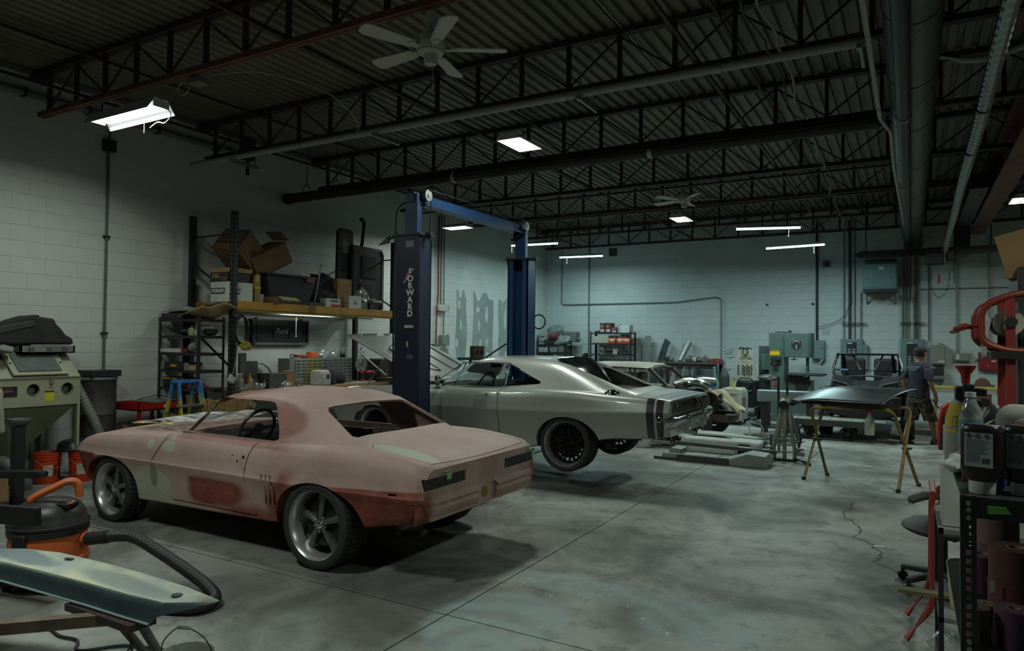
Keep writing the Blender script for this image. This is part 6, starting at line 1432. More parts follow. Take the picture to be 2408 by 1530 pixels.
# ---- panels leaning on the far wall
def lean(lab, poly, m, y=19.05):
    one('body_panel', lab, 'panel', G().prism(poly, y-.012, y+.012), m)
lean('pale metal strip leaning upright on the far wall', [(-6.66, 0), (-6.42, 0), (-6.38, 1.96), (-6.40, 2.0), (-6.56, 2.0), (-6.62, 1.6), (-6.63, 1.5)], pm(134,144,142,.4,.3))
lean('dark tilted body strip leaning on the far wall', [(-6.62, 0), (-6.46, 0), (-5.92, 1.55), (-5.9, 1.65), (-5.82, 1.82), (-5.97, 1.93), (-6.1, 1.6)], pm(76,86,86,.4,.4))
one('exhaust_tube', 'silver exhaust tube leaning against the far wall', 'tube', G().cyl((-5.5, 18.9, 1.31), (-5.30, 19.1, 1.84), .07, n=16, caps=False).cyl((-5.5, 18.9, 1.31), (-5.30, 19.1, 1.84), .055, n=16, caps=False), M_GALV)
# ---- far workbench
t = thing('far_workbench', 'raised steel workbench covered with parts by the far wall', 'workbench')
obj('top', G().b2((-5.95, 18.2, 1.25), (-4.30, 18.98, 1.30)), pm(84,78,74,.6), t); obj('apron', G().b2((-5.9, 18.25, 1.12), (-4.35, 18.3, 1.25)), M_DARK, t)
for x in (-5.85, -4.4):
    for y in (18.3, 18.9): obj('leg', G().b2((x-.04, y-.04, 0), (x+.04, y+.04, 1.25)), M_DARK, t)
obj('shelf', G().b2((-5.9, 18.25, .55), (-4.35, 18.95, .58)), M_DARK, t)
K = lambda n, l, c, g, m, **k: one(n, l, c, g, m, 'things on the far workbench', **k)
K('red_box', 'red toolbox at the right end of the far workbench', 'toolbox', G().prism([(-4.55, 1.302), (-4.27, 1.302), (-4.25, 1.36), (-4.32, 1.40), (-4.5, 1.40), (-4.57, 1.36)], 18.35, 18.6), pm(150,46,42,.45))
for k, (x, s, c) in enumerate(((-5.1, .16, 120), (-4.98, .14, 150), (-4.85, .13, 96), (-4.68, .16, 140), (-5.7, .12, 84), (-5.6, .10, 110))):
    K('casting', ('dull round casting', 'bright bent bracket', 'dark carburettor body', 'pale pump housing', 'dark bearing block', 'small grey fitting')[k]+' on the far workbench', 'part', crumple((x, 18.4, 1.302), (s*1.4, s, s*1.1), 80+k, n=10), pm(c, c+2, c-4, .4, .5))
K('bar_clamp', 'dark bar clamp standing at the left of the far workbench', 'clamp', G().tube(bend([(-5.86, 18.3, 1.302), (-5.86, 18.3, 1.52), (-5.82, 18.3, 1.56), (-5.76, 18.3, 1.52), (-5.76, 18.3, 1.36)], .04), .014, n=6), M_BLACK)
t = thing('clamp_rack', 'black stand hung with pliers and clamps in front of the far bench', 'rack', (-4.72, 16.5, 0))
obj('frame', G().b2((-.42, -.02, 1.22), (.38, .02, 1.27)).b2((-.40, -.02, 0), (-.36, .02, 1.22)).b2((.34, -.02, 0), (.38, .02, 1.22)).b2((-.42, -.2, 0), (.4, .2, .03)), M_BLACK, t)
cl = [(150,60,56), (176,178,172), (90,92,90), (60,40,40), (168,170,166), (120,122,118), (70,60,60), (150,154,150), (96,98,96)]
for k, c in enumerate(cl):
    x = -.30+.075*k; h = .2+.06*((k*7) % 3)
    obj('hanging_tool', G().box((x, -.03, 1.22-h/2), (.02, .03, h), rot=Euler((0, .12*((k % 3)-1), 0)).to_matrix()).box((x+.012, -.03, 1.20), (.045, .03, .05)).cyl((x, -.04, 1.22-h), (x, -.04, 1.2-h), .02, n=8), pm(*c, .35, .5), t)
# marker scribbles on the wall: measurements in black
g = G(); rnd = random.Random(4)
for (x0, z0, x1, z1) in ((-4.42, 1.58, -4.13, 1.68), (-4.38, 1.505, -4.13, 1.64), (-4.24, 1.545, -4.14, 1.585), (-4.32, 1.505, -4.18, 1.515), (-4.34, 1.425, -4.11, 1.455), (-4.27, 1.385, -4.11, 1.43)):
    n = 22; pts = [(x0+(x1-x0)*i/n+rnd.uniform(-.004, .004), YB-.003, z0+(z1-z0)*i/n+(.008 if i % 2 else -.008)+rnd.uniform(-.004, .004)) for i in range(n+1)]
    g.tube(pts, .0035, n=4)
obj('marker_scribble', g, pm(40,44,46,.7,0,0), WB, kind='stuff')
# ---- welding corner
t = thing('welder_cabinet', 'pale welding cabinet with a black rhino emblem on casters', 'cabinet', (-3.45, 16.15, 0))
obj('body', G().prism([(-.22, .10), (.22, .10), (.22, .70), (.19, .77), (.13, .80), (-.22, .80)], -.35, .35, 'y'), pm(158,160,144,.5), t, bev=.008)
obj('handle_strip', G().b2((-.17, -.365, .68), (.12, -.352, .70)), pm(176,180,172,.3,.4), t)
ep = obj('emblem_frame', G().b2((-.12, -.353, .40), (.10, -.351, .62)), pm(170,172,158,.6), t)
obj('emblem_border', G().tube([(-.12, -.354, .40), (.10, -.354, .40), (.10, -.354, .62), (-.12, -.354, .62)], .004, n=4, closed=True), M_BLACK, ep)
obj('rhino_emblem', G().prism([(-.11, .55), (-.09, .58), (-.06, .60), (-.03, .61), (.0, .59), (.03, .58), (.055, .55), (.07, .57), (.062, .53), (.035, .50), (.045, .47), (.035, .45), (.07, .46), (.095, .475), (.07, .445), (.03, .42), (.01, .43), (-.02, .47), (-.06, .49), (-.09, .50)], -.356, -.353), M_BLACK, ep)
text('emblem_text', 'USA', .075, M_BLACK, t, (.05, -.354, .36), FY, .0008, sx=.9, bold=.002)
for y in (-.2, .0): obj('side_label', G().b2((.221, y-.06, .28), (.223, y+.06, .60)), pm(84,88,82,.6), t)
for x in (-.17, .17):
    for y in (-.28, .28): obj('caster', G().cyl((x-.015, y, .045), (x+.015, y, .045), .045, n=12).b2((x-.02, y-.02, .05), (x+.02, y+.02, .105)), M_DARK, t)
t = thing('wax_spray_can', 'yellow spray can standing on the welding cabinet', 'can', (-3.42, 15.95, .80))
obj('can', G().cyl((0, 0, 0), (0, 0, .17), .038, n=14), pm(182,174,90,.5), t); obj('nozzle', G().cyl((0, 0, .17), (0, 0, .22), .012, n=8), M_DARK, t)
t = thing('welder', 'dark welding machine on a tall cart under the knob panel', 'welder', (-3.37, 17.05, 0))
obj('machine', G().b2((-.20, -.1, .30), (.20, .45, .92)), pm(34,38,40,.45), t, bev=.03); obj('control_face', G().b2((-.16, -.115, .66), (.16, -.1, .86)), pm(24,26,28,.3), t)
for k in range(7): obj('indicator', G().b2((-.13+.04*k, -.118, .69), (-.11+.04*k, -.116, .71)), M_WHITE, t)
obj('display', G().b2((-.11, -.118, .77), (.08, -.116, .82)), pm(54,62,62,.2), t)
obj('handle', G().tube(bend([(-.20, -.13, .55), (-.20, -.13, .88), (-.12, -.13, .99), (.12, -.13, .99), (.20, -.13, .88), (.20, -.13, .55)], .08), .016, n=8), M_BLACK, t)
obj('cart', G().b2((-.22, -.15, .10), (.22, .5, .14)).b2((-.22, -.15, .14), (-.2, .5, .30)).b2((.2, -.15, .14), (.22, .5, .30)), M_DARK, t)
for x in (-.2, .2): obj('wheel', G().cyl((x-.02, .35, .1), (x+.02, .35, .1), .1, n=16), M_BLACK, t)
t = thing('knob_panel', 'tall bright aluminium panel with rows of black knobs', 'control panel', (-3.37, 16.96, 1.0))
obj('panel', G().prism([(-.21, .0), (.21, .0), (.19, .50), (.17, .66), (-.17, .66), (-.19, .50)], -.02, .02, 'y'), mat('bright_aluminium', (206,206,190), .35, .6), t)
ks = [(c, r) for r in range(4) for c in (-.15, -.05, .05, .15)]
for c, r in ks:
    z = .08+.06*r
    obj('knob', G().cyl((c-.015, -.05, z+.02), (c-.015, -.02, z+.02), .018, n=12), M_BLACK, t)
    if abs(c) < .1: obj('knob', G().cyl((c+.03, -.05, z-.01), (c+.03, -.02, z-.01), .018, n=12), M_BLACK, t)
text('panel_text', 'GERCE\nCUSTOMS', .065, M_BLACK, t, (0, -.021, .47), FY, .0008, sx=1.0, bold=.001)
text('panel_text', 'MT  SM  RX  A', .028, M_BLACK, t, (0, -.021, .36), FY, .0008)
obj('cable_bunch', G().tube([(-.15, 0, .66), (-.12, -.03, .70), (-.05, -.02, .69), (.0, -.03, .68), (.06, -.02, .70), (.14, 0, .67)], .02, n=6).tube([(-.06, -.03, .68), (-.07, -.04, .58), (.0, -.05, .53), (.05, -.04, .60), (.03, -.03, .68)], .014, n=6), M_BLACK, t)
one('grey_cabinet', 'narrow dark grey cabinet behind the knob panel', 'cabinet', G().b2((-3.2, 17.6, 0), (-2.95, 18.1, 1.75)), pm(66,76,76,.5), bev=.02)
one('gas_bottle', 'dark gas bottle standing left of the yellow can', 'gas bottle', G().lathe([(0, 0), (.11, 0), (.11, 1.0), (.09, 1.1), (.04, 1.15), (.03, 1.2), (0, 1.2)], 20, o=(-3.78, 16.6, 0)), pm(48,48,46,.6))
one('wire_bundle', 'bundle of grey wires rising behind the gas bottle', 'wires', G().tube([(-3.95, 16.9, 0), (-3.93, 16.9, 1.0), (-3.85, 16.9, 1.35)], .02, n=6).tube([(-3.9, 16.85, 0), (-3.85, 16.85, 1.1), (-3.7, 16.85, 1.2)], .015, n=6).tube([(-3.98, 16.95, 0), (-4.0, 16.95, 1.2), (-4.02, 16.9, 1.45)], .012, n=6), pm(112,108,100,.5))
one('battery_charger', 'black boxes with white print stacked beyond the tan car', 'case', G().b2((-4.30, 15.9, 0), (-3.92, 16.3, 1.05)), pm(40,42,46,.5), bev=.02)
one('blue_jug', 'blue jug strapped beside the black boxes', 'jug', G().lathe([(0, 0), (.08, 0), (.09, .03), (.09, .24), (.03, .3), (0, .3)], 16, o=(-3.85, 15.8, .75)).b2((-3.95, 15.7, 0), (-3.75, 15.9, .75)), pm(42,78,120,.4))
one('teal_funnel', 'pale teal strap curling by the blue jug', 'strap', G().tube(smooth_path([(-3.80, 15.7, 1.3), (-3.78, 15.7, 1.05), (-3.72, 15.7, .85), (-3.85, 15.68, .74)]), .03, n=6), pm(96,132,128,.5))
# ---- band saw
t = thing('band_saw', 'large grey green metal cutting band saw with a round dial', 'band saw', (-2.45, 17.4, 0))
MB_ = mat('machine_green', (78,100,92), .45, .1, var=.08, scale=2)
obj('column', G().b2((-.44, -.25, 0), (-.10, .45, 2.06)), MB_, t, bev=.01)
obj('head', G().b2((-.10, -.30, 1.49), (.47, .45, 2.06)), MB_, t, bev=.012)
obj('door_seam', G().b2((.43, -.306, 1.52), (.436, -.3, 2.04)).b2((-.1, -.306, 1.49), (-.094, -.3, 2.06)), M_DARK, t)
d = obj('dial', G().cyl((.17, -.31, 1.80), (.17, -.30, 1.80), .135, n=36), pm(120,128,126,.4,.3), t)
obj('dial_face', G().cyl((.17, -.314, 1.80), (.17, -.31, 1.80), .118, n=36), pm(40,46,46,.4), d)
g = G()
for a in range(-60, 61, 20): g.bar((.17+.08*math.sin(R(a)), -.3155, 1.80+.08*math.cos(R(a))-.02), (.17+.10*math.sin(R(a)), -.3155, 1.80+.10*math.cos(R(a))-.02), .008, .001, up=(0, 1, 0))
obj('dial_marks', g, M_WHITE, d, kind='stuff'); obj('needle', G().b2((.162, -.317, 1.70), (.178, -.315, 1.78)), M_WHITE, d)
text('dial_text', 'DoALL', .045, M_WHITE, t, (.17, -.316, 1.875), FY, .0006)
obj('caution_sign', G().b2((-.415, -.258, 1.535), (-.20, -.251, 1.63)), pm(214,178,10,.5,0,0), t); obj('caution_header', G().b2((-.415, -.258, 1.63), (-.20, -.251, 1.68)), M_BLACK, t)
text('caution_text', 'CAUTION', .045, mat('caution_yellow', (206,176,30), .6), t, (-.307, -.2595, 1.655), FY, .0006, sx=.95, bold=.001)
obj('blade_guide', G().cyl((.38, -.05, 1.15), (.38, -.05, 1.49), .035, n=12), MB_, t); obj('guide_knob', G().b2((.02, -.12, 1.43), (.16, -.08, 1.45)).cyl((.09, -.1, 1.44), (.09, -.1, 1.49), .012, n=8), MB_, t)
obj('table', G().b2((-.05, -.45, 1.08), (.75, .4, 1.12)).b2((-.1, -.3, .95), (.3, .3, 1.08)), M_DARK, t, bev=.006)
obj('base', G().b2((-.12, -.25, .12), (.47, .45, .95)), MB_, t, bev=.01); obj('chip_chute', G().prism([(.10, .95), (.45, 1.08), (.45, .9), (.30, .62), (.2, .62)], -.27, -.25), M_BLACK, t)
obj('motor_box', G().b2((-.64, -.1, 1.18), (-.44, .3, 1.56)), MB_, t, bev=.01)
obj('blade_welder', G().b2((-.40, -.28, 1.33), (-.16, -.25, 1.50)).cyl((-.3, -.32, 1.36), (-.3, -.25, 1.36), .06, n=14).b2((-.35, -.33, 1.42), (-.18, -.26, 1.45)).cyl((-.28, -.3, 1.24), (-.28, -.25, 1.24), .05, n=14), M_DARK, t)
obj('brand_plate', G().b2((.30, -.305, 1.54), (.37, -.301, 1.57)), pm(120,126,124,.5), t)
obj('work_lamp', G().tube(smooth_path([(.47, -.2, 1.58), (.58, -.25, 1.55), (.66, -.28, 1.47), (.7, -.3, 1.42)]), .008, n=6).cyl((.74, -.30, 1.46), (.67, -.32, 1.34), .04, .055, n=14), pm(70,74,72,.5), t)
obj('stop_label', G().cyl((-.27, -.262, .86), (-.27, -.251, .86), .055, n=20), pm(150,50,52,.5), t)
one('flat_tray', 'dark flat bracket lying on the band saw head', 'bracket', G().b2((-2.78, 17.3, 2.062), (-2.45, 17.6, 2.085)).b2((-2.48, 17.3, 2.085), (-2.46, 17.6, 2.12)), M_DARK)
# ---- far wall services
def wall_box(name, label, cat, x0, x1, z0, z1, d, m, extra=None):
    t = thing(name, label, cat, (x0, YB, z0)); w = x1-x0; h = z1-z0
    obj('box', G().b2((0, -d, 0), (w, -.001, h)), m, t, bev=.008)
    obj('door', G().b2((.02, -d-.008, .02), (w-.02, -d, h-.02)), m, t, bev=.004)
    return t, w, h
MPB = mat('panel_blue_grey', (108,132,132), .45, .1); MPG = mat('panel_tan', (128,130,118), .5)
t, w, h = wall_box('electrical_box', 'pale blue electrical box right of the band saw', 'electrical box', -2.19, -1.88, 1.43, 1.90, .18, MPB); obj('latch', G().b2((w-.06, -.2, h*.55), (w-.04, -.188, h*.6)), M_BLACK, t)
t, w, h = wall_box('fuse_box', 'open breaker panel on the far wall above the buggy', 'electrical panel', -1.52, -1.03, 1.20, 1.94, .15, MPB)
obj('breaker_bay', G().b2((.14, -.165, .30), (.36, -.157, .66)), pm(38,44,46,.5), t)
for r in range(5):
    for c in range(2): obj('breaker', G().b2((.17+.1*c, -.175, .34+.06*r), (.23+.1*c, -.165, .38+.06*r)), (M_BLACK if r > 2 else pm(140,148,148,.5)), t)
obj('side_box', G().b2((.49, -.14, .0), (.60, -.001, .60)), MPB, t); obj('plate', G().b2((.16, -.168, .62), (.26, -.165, .645)), M_WHITE, t)
t, w, h = wall_box('fuse_box', 'tall breaker panel with long breaker rows behind the walking man', 'electrical panel', -.22, .27, .30, 1.95, .15, MPB)
obj('breaker_bay', G().b2((.13, -.165, .55), (.36, -.157, 1.53)), pm(38,44,46,.5), t)
for r in range(12):
    for c in range(2): obj('breaker', G().b2((.16+.11*c, -.175, .60+.055*r), (.22+.11*c, -.165, .63+.055*r)), pm(150,156,154,.5), t)
obj('main_breaker', G().b2((.15, -.18, 1.36), (.34, -.165, 1.50)), M_BLACK, t); obj('plate', G().b2((.15, -.168, 1.545), (.26, -.165, 1.565)), M_WHITE, t)
t, w, h = wall_box('control_box', 'tan control box with a white label right of the man', 'electrical box', .40, .70, 1.36, 1.80, .22, MPG); obj('label', G().b2((.16, -.232, .05), (.28, -.229, .09)), M_PAPER, t)
one('keypad', 'small white keypad unit on the tan control box', 'keypad', G().b2((.45, YB-.2, 1.802), (.58, YB-.06, 1.90)), pm(176,180,174,.5), bev=.01)
t, w, h = wall_box('thermostat_box', 'grey two part meter box mounted on a white board', 'meter box', .86, 1.17, 1.45, 1.63, .12, MPG); obj('dial_window', G().b2((.05, -.135, .03), (.11, -.128, .15)), M_PAPER, t)
one('wall_board', 'white backing board behind the grey meter box', 'board', G().b2((.80, YB-.02, 1.40), (1.22, YB-.001, 1.70)), pm(176,180,172,.7))
t, w, h = wall_box('alarm_box', 'red metal alarm box on the far wall beyond the red frame', 'alarm box', 1.34, 1.75, 1.24, 1.66, .14, mat('alarm_red', (130,34,32), .45)); obj('label', G().b2((.24, -.155, .20), (.33, -.149, .235)), M_PAPER, t); obj('lock', G().cyl((.18, -.156, .12), (.18, -.148, .12), .012, n=10), pm(190,170,110,.3,.6), t)
obj('lever', G().b2((-.06, -.1, .22), (0, -.06, .25)), M_DARK, t)
t = thing('wifi_router', 'black device with two antennas on a small wall shelf', 'router', (.52, YB-.15, 1.10))
obj('case', G().b2((-.14, -.1, 0), (.14, .1, .16)), M_BLACK, t, bev=.01); obj('shelf', G().b2((-.16, -.12, -.08), (.16, .15, 0)), pm(110,112,106,.6), t)
for s in (-1, 1): obj('antenna', G().bar((s*.06, 0, .16), (s*.12, 0, .27), .012), M_BLACK, t)
t = thing('unit_heater', 'blue grey hanging unit heater high on the far wall', 'heater', (-.63, 18.75, 3.05))
obj('case', G().b2((-.36, -.25, .06), (.36, .40, .78)), pm(92,116,120,.45,.1), t, bev=.015); obj('louvre_top', G().b2((-.31, -.262, .66), (.32, -.25, .75)), pm(34,40,42,.5), t)
obj('front_panel', G().b2((-.33, -.26, .12), (.33, -.25, .64)), pm(98,124,128,.45), t); obj('label', G().b2((-.02, -.263, .52), (.08, -.26, .60)), M_PAPER, t)
obj('bottom_grille', G().b2((-.36, -.27, .0), (.36, .38, .06)), M_BLACK, t); obj('wall_bracket', G().bar((-.3, .1, .06), (-.3, .46, -.25), .03).bar((.3, .1, .06), (.3, .46, -.25), .03), pm(120,126,120,.5), t)
for i, (x, z0, z1, r, c, lab) in enumerate(((-2.07, 1.9, 5.0, .03, (40,40,40), 'thick black conduit beside the band saw'), (-1.45, 1.94, 4.9, .016, (130,138,132), 'leftmost pale conduit above the open breaker panel'), (-1.32, 1.94, 4.9, .03, (70,70,66), 'dark cable bundle above the open breaker panel'), (-1.21, 1.94, 4.9, .014, (120,128,122), 'thin conduit beside the dark bundle'), (-1.07, 1.94, 3.1, .018, (140,146,138), 'conduit running up to the heater left side'),
        (-.19, 1.95, 3.0, .016, (150,156,148), 'conduit bending up to the heater right side'), (-.13, 1.95, 4.6, .013, (120,126,122), 'second slim conduit above the tall panel'), (-.07, 1.95, 4.6, .013, (112,118,114), 'third slim conduit above the tall panel'), (.035, 1.95, 4.9, .045, (166,170,160), 'thick white pipe above the tall panel'), (.10, 1.95, 4.9, .013, (110,116,112), 'slim conduit right of the thick white pipe'), (.155, 1.95, 4.9, .018, (120,126,120), 'rightmost conduit above the tall panel'),
        (.375, 1.9, 4.0, .014, (100,104,98), 'single conduit dropping to the tan control box'), (.93, 1.63, 4.3, .02, (146,152,146), 'pale conduit dropping to the meter box'), (1.55, 1.66, 4.3, .018, (140,146,140), 'conduit rising from the red alarm box'), (-4.45, .8, 2.72, .014, (104,114,112), 'slim conduit dropping behind the scribbles'), (-8.35, .8, 4.9, .018, (84,100,98), 'slim conduit right of the far corner shelf'))):
    one('wall_conduit', lab, 'conduit', G().cyl((x, YB-.05, z0), (x, YB-.05, z1), r, n=10), pm(*c, .5, .1), 'conduits on the far wall')
one('wall_conduit', 'long bent conduit arching across the far wall', 'conduit', G().tube(bend([(-9.25, YB-.05, 4.5), (-9.25, YB-.05, 2.93), (-5.7, YB-.05, 2.94), (-4.6, YB-.05, 3.06), (-4.45, YB-.05, 3.0), (-4.45, YB-.05, 2.7)], .12), .015, n=8), pm(104,114,112,.5,.1), 'conduits on the far wall')
one('wall_conduit', 'horizontal conduit at mid height behind the thick white pipe', 'conduit', G().cyl((.2, YB-.03, 3.13), (1.9, YB-.03, 3.13), .014, n=8), pm(120,126,120,.5,.1), 'conduits on the far wall')
for x0, x1, lab in ((-1.5, -.95, 'left'), (-.22, .30, 'right')):
    one('strut_rail', 'dark strut rail clamping the %s group of conduits' % lab, 'strut', G().b2((x0, YB-.10, 2.29), (x1, YB-.075, 2.305)).b2((x0, YB-.10, 2.33), (x1, YB-.075, 2.345)), M_DARK)
one('loose_cable', 'loose black cable curving from conduit bundle to the black conduit', 'cable', G().tube(smooth_path([(-1.33, YB-.1, 3.4), (-1.30, YB-.1, 3.0), (-1.33, YB-.1, 2.75), (-1.5, YB-.1, 2.45), (-1.8, YB-.1, 2.3), (-2.05, YB-.1, 2.24)]), .008, n=5), M_BLACK)
one('wall_vent', 'small dark square vent high on the far wall', 'vent', G().b2((-7.73, YB-.02, 4.34), (-7.49, YB-.001, 4.57)).b2((-7.70, YB-.03, 4.44), (-7.52, YB-.02, 4.46)), pm(52,52,48,.6))
one('wall_camera', 'small dark camera box with a pale dot on the far wall', 'camera', G().b2((-1.92, YB-.12, 3.76), (-1.78, YB-.001, 3.90)).cyl((-1.87, YB-.13, 3.85), (-1.87, YB-.12, 3.85), .015, n=10), pm(40,40,40,.5))
for k, (x, z) in enumerate(((-3.28, 2.83), (-2.17, 2.83))): one('wall_anchor', ('rusty', 'black')[k]+' round anchor stub on the far wall', 'anchor', G().cyl((x, YB-.04, z), (x, YB-.001, z), .03, n=12), pm((96, 30)[k], (84, 32)[k], (70, 34)[k], .6))
one('wall_panel_patch', 'faint square cover plate on the wall right of the black conduit', 'plate', G().b2((-1.95, YB-.006, 2.05), (-1.78, YB-.001, 2.22)), pm(166,176,172,.6))
# ---- tan project car facing right
t = thing('project_car', 'stripped tan project car with bare front frame behind the silver car', 'car', (-4.2, 13.3, 0))
MTN = mat('tan_primer', (150,146,132), .55, var=.12, scale=2); MBR = mat('brown_frame', (74,62,54), .6)
obj('roof', G().rings([[(x, y, z) for y, z in ((-.68*s, z0-.03), (-.62*s, z0+.0), (-.35*s, z0+.045), (0, z0+.055), (.35*s, z0+.045), (.62*s, z0), (.68*s, z0-.03))] for x, s, z0 in ((-1.55, .80, 1.33), (-1.2, .95, 1.36), (-.6, 1, 1.365), (-.12, .98, 1.345), (-.06, .96, 1.32))]), MTN, t)
obj('header', G().tube([(-.06, -.64, 1.30), (-.05, 0, 1.345), (-.06, .64, 1.30)], .025, n=8), MBR, t)
for s in (-1, 1):
    obj('pillar', G().bar((-.08, s*.63, 1.31), (.30, s*.70, .98), .05, .06), MBR, t)
    obj('rear_pillar', G().tube(smooth_path([(-1.2, s*.66, 1.34), (-1.42, s*.72, 1.22), (-1.55, s*.78, 1.05), (-1.9, s*.80, .92)]), [.05]*6+[.09]*6+[.12]*6+[.10], n=10), MTN, t)
    obj('drip_rail', G().tube([(-1.3, s*.67, 1.315), (-.06, s*.65, 1.305)], .014, n=6), MBR, t)
obj('body', G().b2((-2.6, -.82, .45), (.28, .82, .95)), MTN, t, bev=.06, seg=3)
obj('cowl', G().b2((.15, -.75, .55), (.42, .75, 1.0)), MBR, t, bev=.03)
for s in (-1, 1):
    obj('seat', G().box((-.55, s*.32, 1.02), (.14, .42, .36)), (pm(150,156,150,.7) if s < 0 else pm(140,126,110,.7)), t, bev=.05)
    obj('frame_rail', G().bar((.2, s*.42, .48), (1.35, s*.42, .43), .07, .13), MBR, t)
    wheel(t, (.78, s*.72, .33), s, .33, .2, .2, 'five')
obj('cross_member', G().b2((1.15, -.42, .35), (1.35, .42, .45)), MBR, t)
obj('engine_block', G().b2((.45, -.28, .5), (1.0, .28, .95)), pm(52,50,48,.5,.3), t, bev=.03)
obj('intake_hose', G().tube(smooth_path([(.35, -.5, 1.03), (.55, -.45, 1.08), (.8, -.4, 1.07), (.95, -.3, 1.0)]), .07, n=10), mat('foil_duct', ), t)
obj('intake_hose', G().tube(smooth_path([(.6, -.55, 1.02), (.75, -.2, 1.1), (.95, .1, 1.08)]), .06, n=10), mat('foil_duct', ), t)
obj('brake_booster', G().ball((.42, .35, 1.02), .11, 12), M_GALV, t)
t = thing('headlight_bucket', 'round chrome headlight hanging at the project car front', 'headlight', (-3.02, 12.98, .78))
obj('bowl', G().lathe([(0, -.08), (.07, -.06), (.1, .0), (.105, .02), (.09, .03), (.0, .045)], 22, axis='x'), M_CHROME, t); obj('bracket', G().bar((-.05, 0, 0), (-.1, .12, -.3), .02), M_DARK, t)
def drapef(a, b):
    x = -3.32+a*.62+.05*math.sin(b*7+a*3); y = 12.9+b*.62; z = .98-.16*a-.42*max(0, a-.45)-.20*abs(b-.5)+.04*math.sin(9*a+6*b)+.025*math.sin(17*b)
    return (x, y, z)
one('canvas_cover', 'crumpled cream canvas draped over the project car front', 'cloth', G().grid(drapef, 22, 22), mat('canvas_cream', (168,158,128), .9, var=.18, scale=9), smooth=60, solid=.008)
# ---- floor panels
MPN = mat('panel_grey', (138,146,138), .5, .1, var=.14, scale=3)
t = thing('fender_panel', 'pale grey car fender lying flat on the floor behind the valance', 'body panel', (-2.95, 11.75, 0))
def fen(a, b):
    x = -1.15+2.05*a; y = -.30+.62*b; z = .03+.20*math.sin(math.pi*min(1, b*.9+.05))+.02*math.sin(3*a)
    if b < .1: z = .01
    ar = math.hypot(x+.70, (b)*.5)
    return (x, y+.06*a, z)
g = G(); nu, nv = 34, 12; V = [Vector(fen(i/(nu-1), j/(nv-1))) for i in range(nu) for j in range(nv)]
F = []
for i in range(nu-1):
    for j in range(nv-1):
        c = (V[i*nv+j]+V[(i+1)*nv+j+1])/2
        if math.hypot((c.x+.66)/.30, (c.y+.36)/.36) < 1: continue
        if math.hypot((c.x-.62)/.16, (c.y+.36)/.22) < 1: continue
        F.append((i*nv+j, (i+1)*nv+j, (i+1)*nv+j+1, i*nv+j+1))
g.add(V, F); obj('skin', g, MPN, t, solid=.008, smooth=50)
obj('vent_recess', G().prism([(-.35, .245), (-.2, .262), (.25, .262), (.40, .245)], -.02, .0), M_BLACK, t)
obj('rear_skin', G().grid(lambda a, b: (-.9+1.7*a, .30+.45*b, .22+.10*math.sin(math.pi*b)*(.4+.6*math.sin(math.pi*a))-.10*b), 16, 6), MPN, t, solid=.008)
t = thing('valance_panel', 'grey front valance frame with a rectangular opening on the floor', 'body panel', (-2.62, 10.85, 0))
obj('frame', G().b2((-.72, -.32, .0), (.40, -.28, .09)).b2((-.72, -.30, .075), (-.45, .15, .10)).b2((.28, -.30, .075), (.48, .15, .10)).b2((-.45, .06, .10), (.28, .16, .125)), MPN, t)
obj('lower_lip', G().b2((-.48, -.36, 0), (.28, -.30, .10)), pm(62,66,62,.5), t); obj('end_cap', G().prism([(.28, .0), (.82, .0), (.86, .05), (.80, .17), (.55, .19), (.28, .09)], -.34, .1), MPN, t, bev=.01)
obj('top_rail', G().box((.1, .19, .185), (1.55, .05, .05), rot=Euler((0, .02, 0)).to_matrix()), pm(70,74,70,.5), t); obj('side_wing', G().prism([(-.72, .02), (-.55, .02), (-.45, .16), (-.62, .17)], -.2, .18), MPN, t)
obj('left_foot', G().b2((-.85, -.33, 0), (-.45, -.28, .04)), pm(62,66,62,.5), t)
# ---- grey subframe stood on end
t = thing('engine_subframe', 'grey tubular suspension subframe standing upright on the floor', 'subframe', (-1.69, 11.45, 0))
MSF = mat('subframe_grey', (128,132,120), .5, .1)
for s in (-1, 1):
    obj('main_tube', G().tube(smooth_path([(s*.14, -.05, .03), (s*.15, -.08, .2), (s*.09, -.05, .55), (s*.05, 0, .90)]), .028, n=10), MSF, t)
    obj('rear_tube', G().tube([(s*.16, .45, .05), (s*.12, .3, .4), (s*.05, .05, .85)], .022, n=8), MSF, t)
    obj('side_link', G().tube([(s*.19, -.1, .12), (s*.22, .1, .35), (s*.17, .3, .30)], .016, n=6), M_DARK, t)
obj('centre_tube', G().cyl((0, -.06, .02), (0, -.02, .78), .03, n=10), MSF, t); obj('apex_tube', G().cyl((0, -.12, .86), (0, .08, .93), .075, n=18, caps=False).cyl((0, .0, .86), (0, .02, 1.0), .05, n=12), MSF, t)
obj('apex_bore', G().cyl((0, -.121, .86), (0, -.11, .863), .06, n=18), M_BLACK, t)
obj('base_bar', G().b2((-.18, -.1, 0), (.18, -.05, .04)), M_DARK, t)
for z in (.14, .24, .33): obj('cross_link', G().cyl((-.17, -.08, z), (.17, -.08, z+.01), .011, n=6), MSF, t)
for s in (-1, 1): obj('hub_bracket', G().b2((s*.24-.05, -.12, .10), (s*.24+.05, -.06, .16)).cyl((s*.18, -.09, .2), (s*.28, -.09, .2), .02, n=8), MSF, t)
one('suspension_link', 'dark hinged arm lying at the subframe foot', 'arm', G().tube([(-1.52, 11.35, .05), (-1.38, 11.25, .03), (-1.30, 11.15, .02)], .025, n=6).tube([(-1.36, 11.22, .03), (-1.22, 11.4, .17)], .01, n=6), M_BLACK)
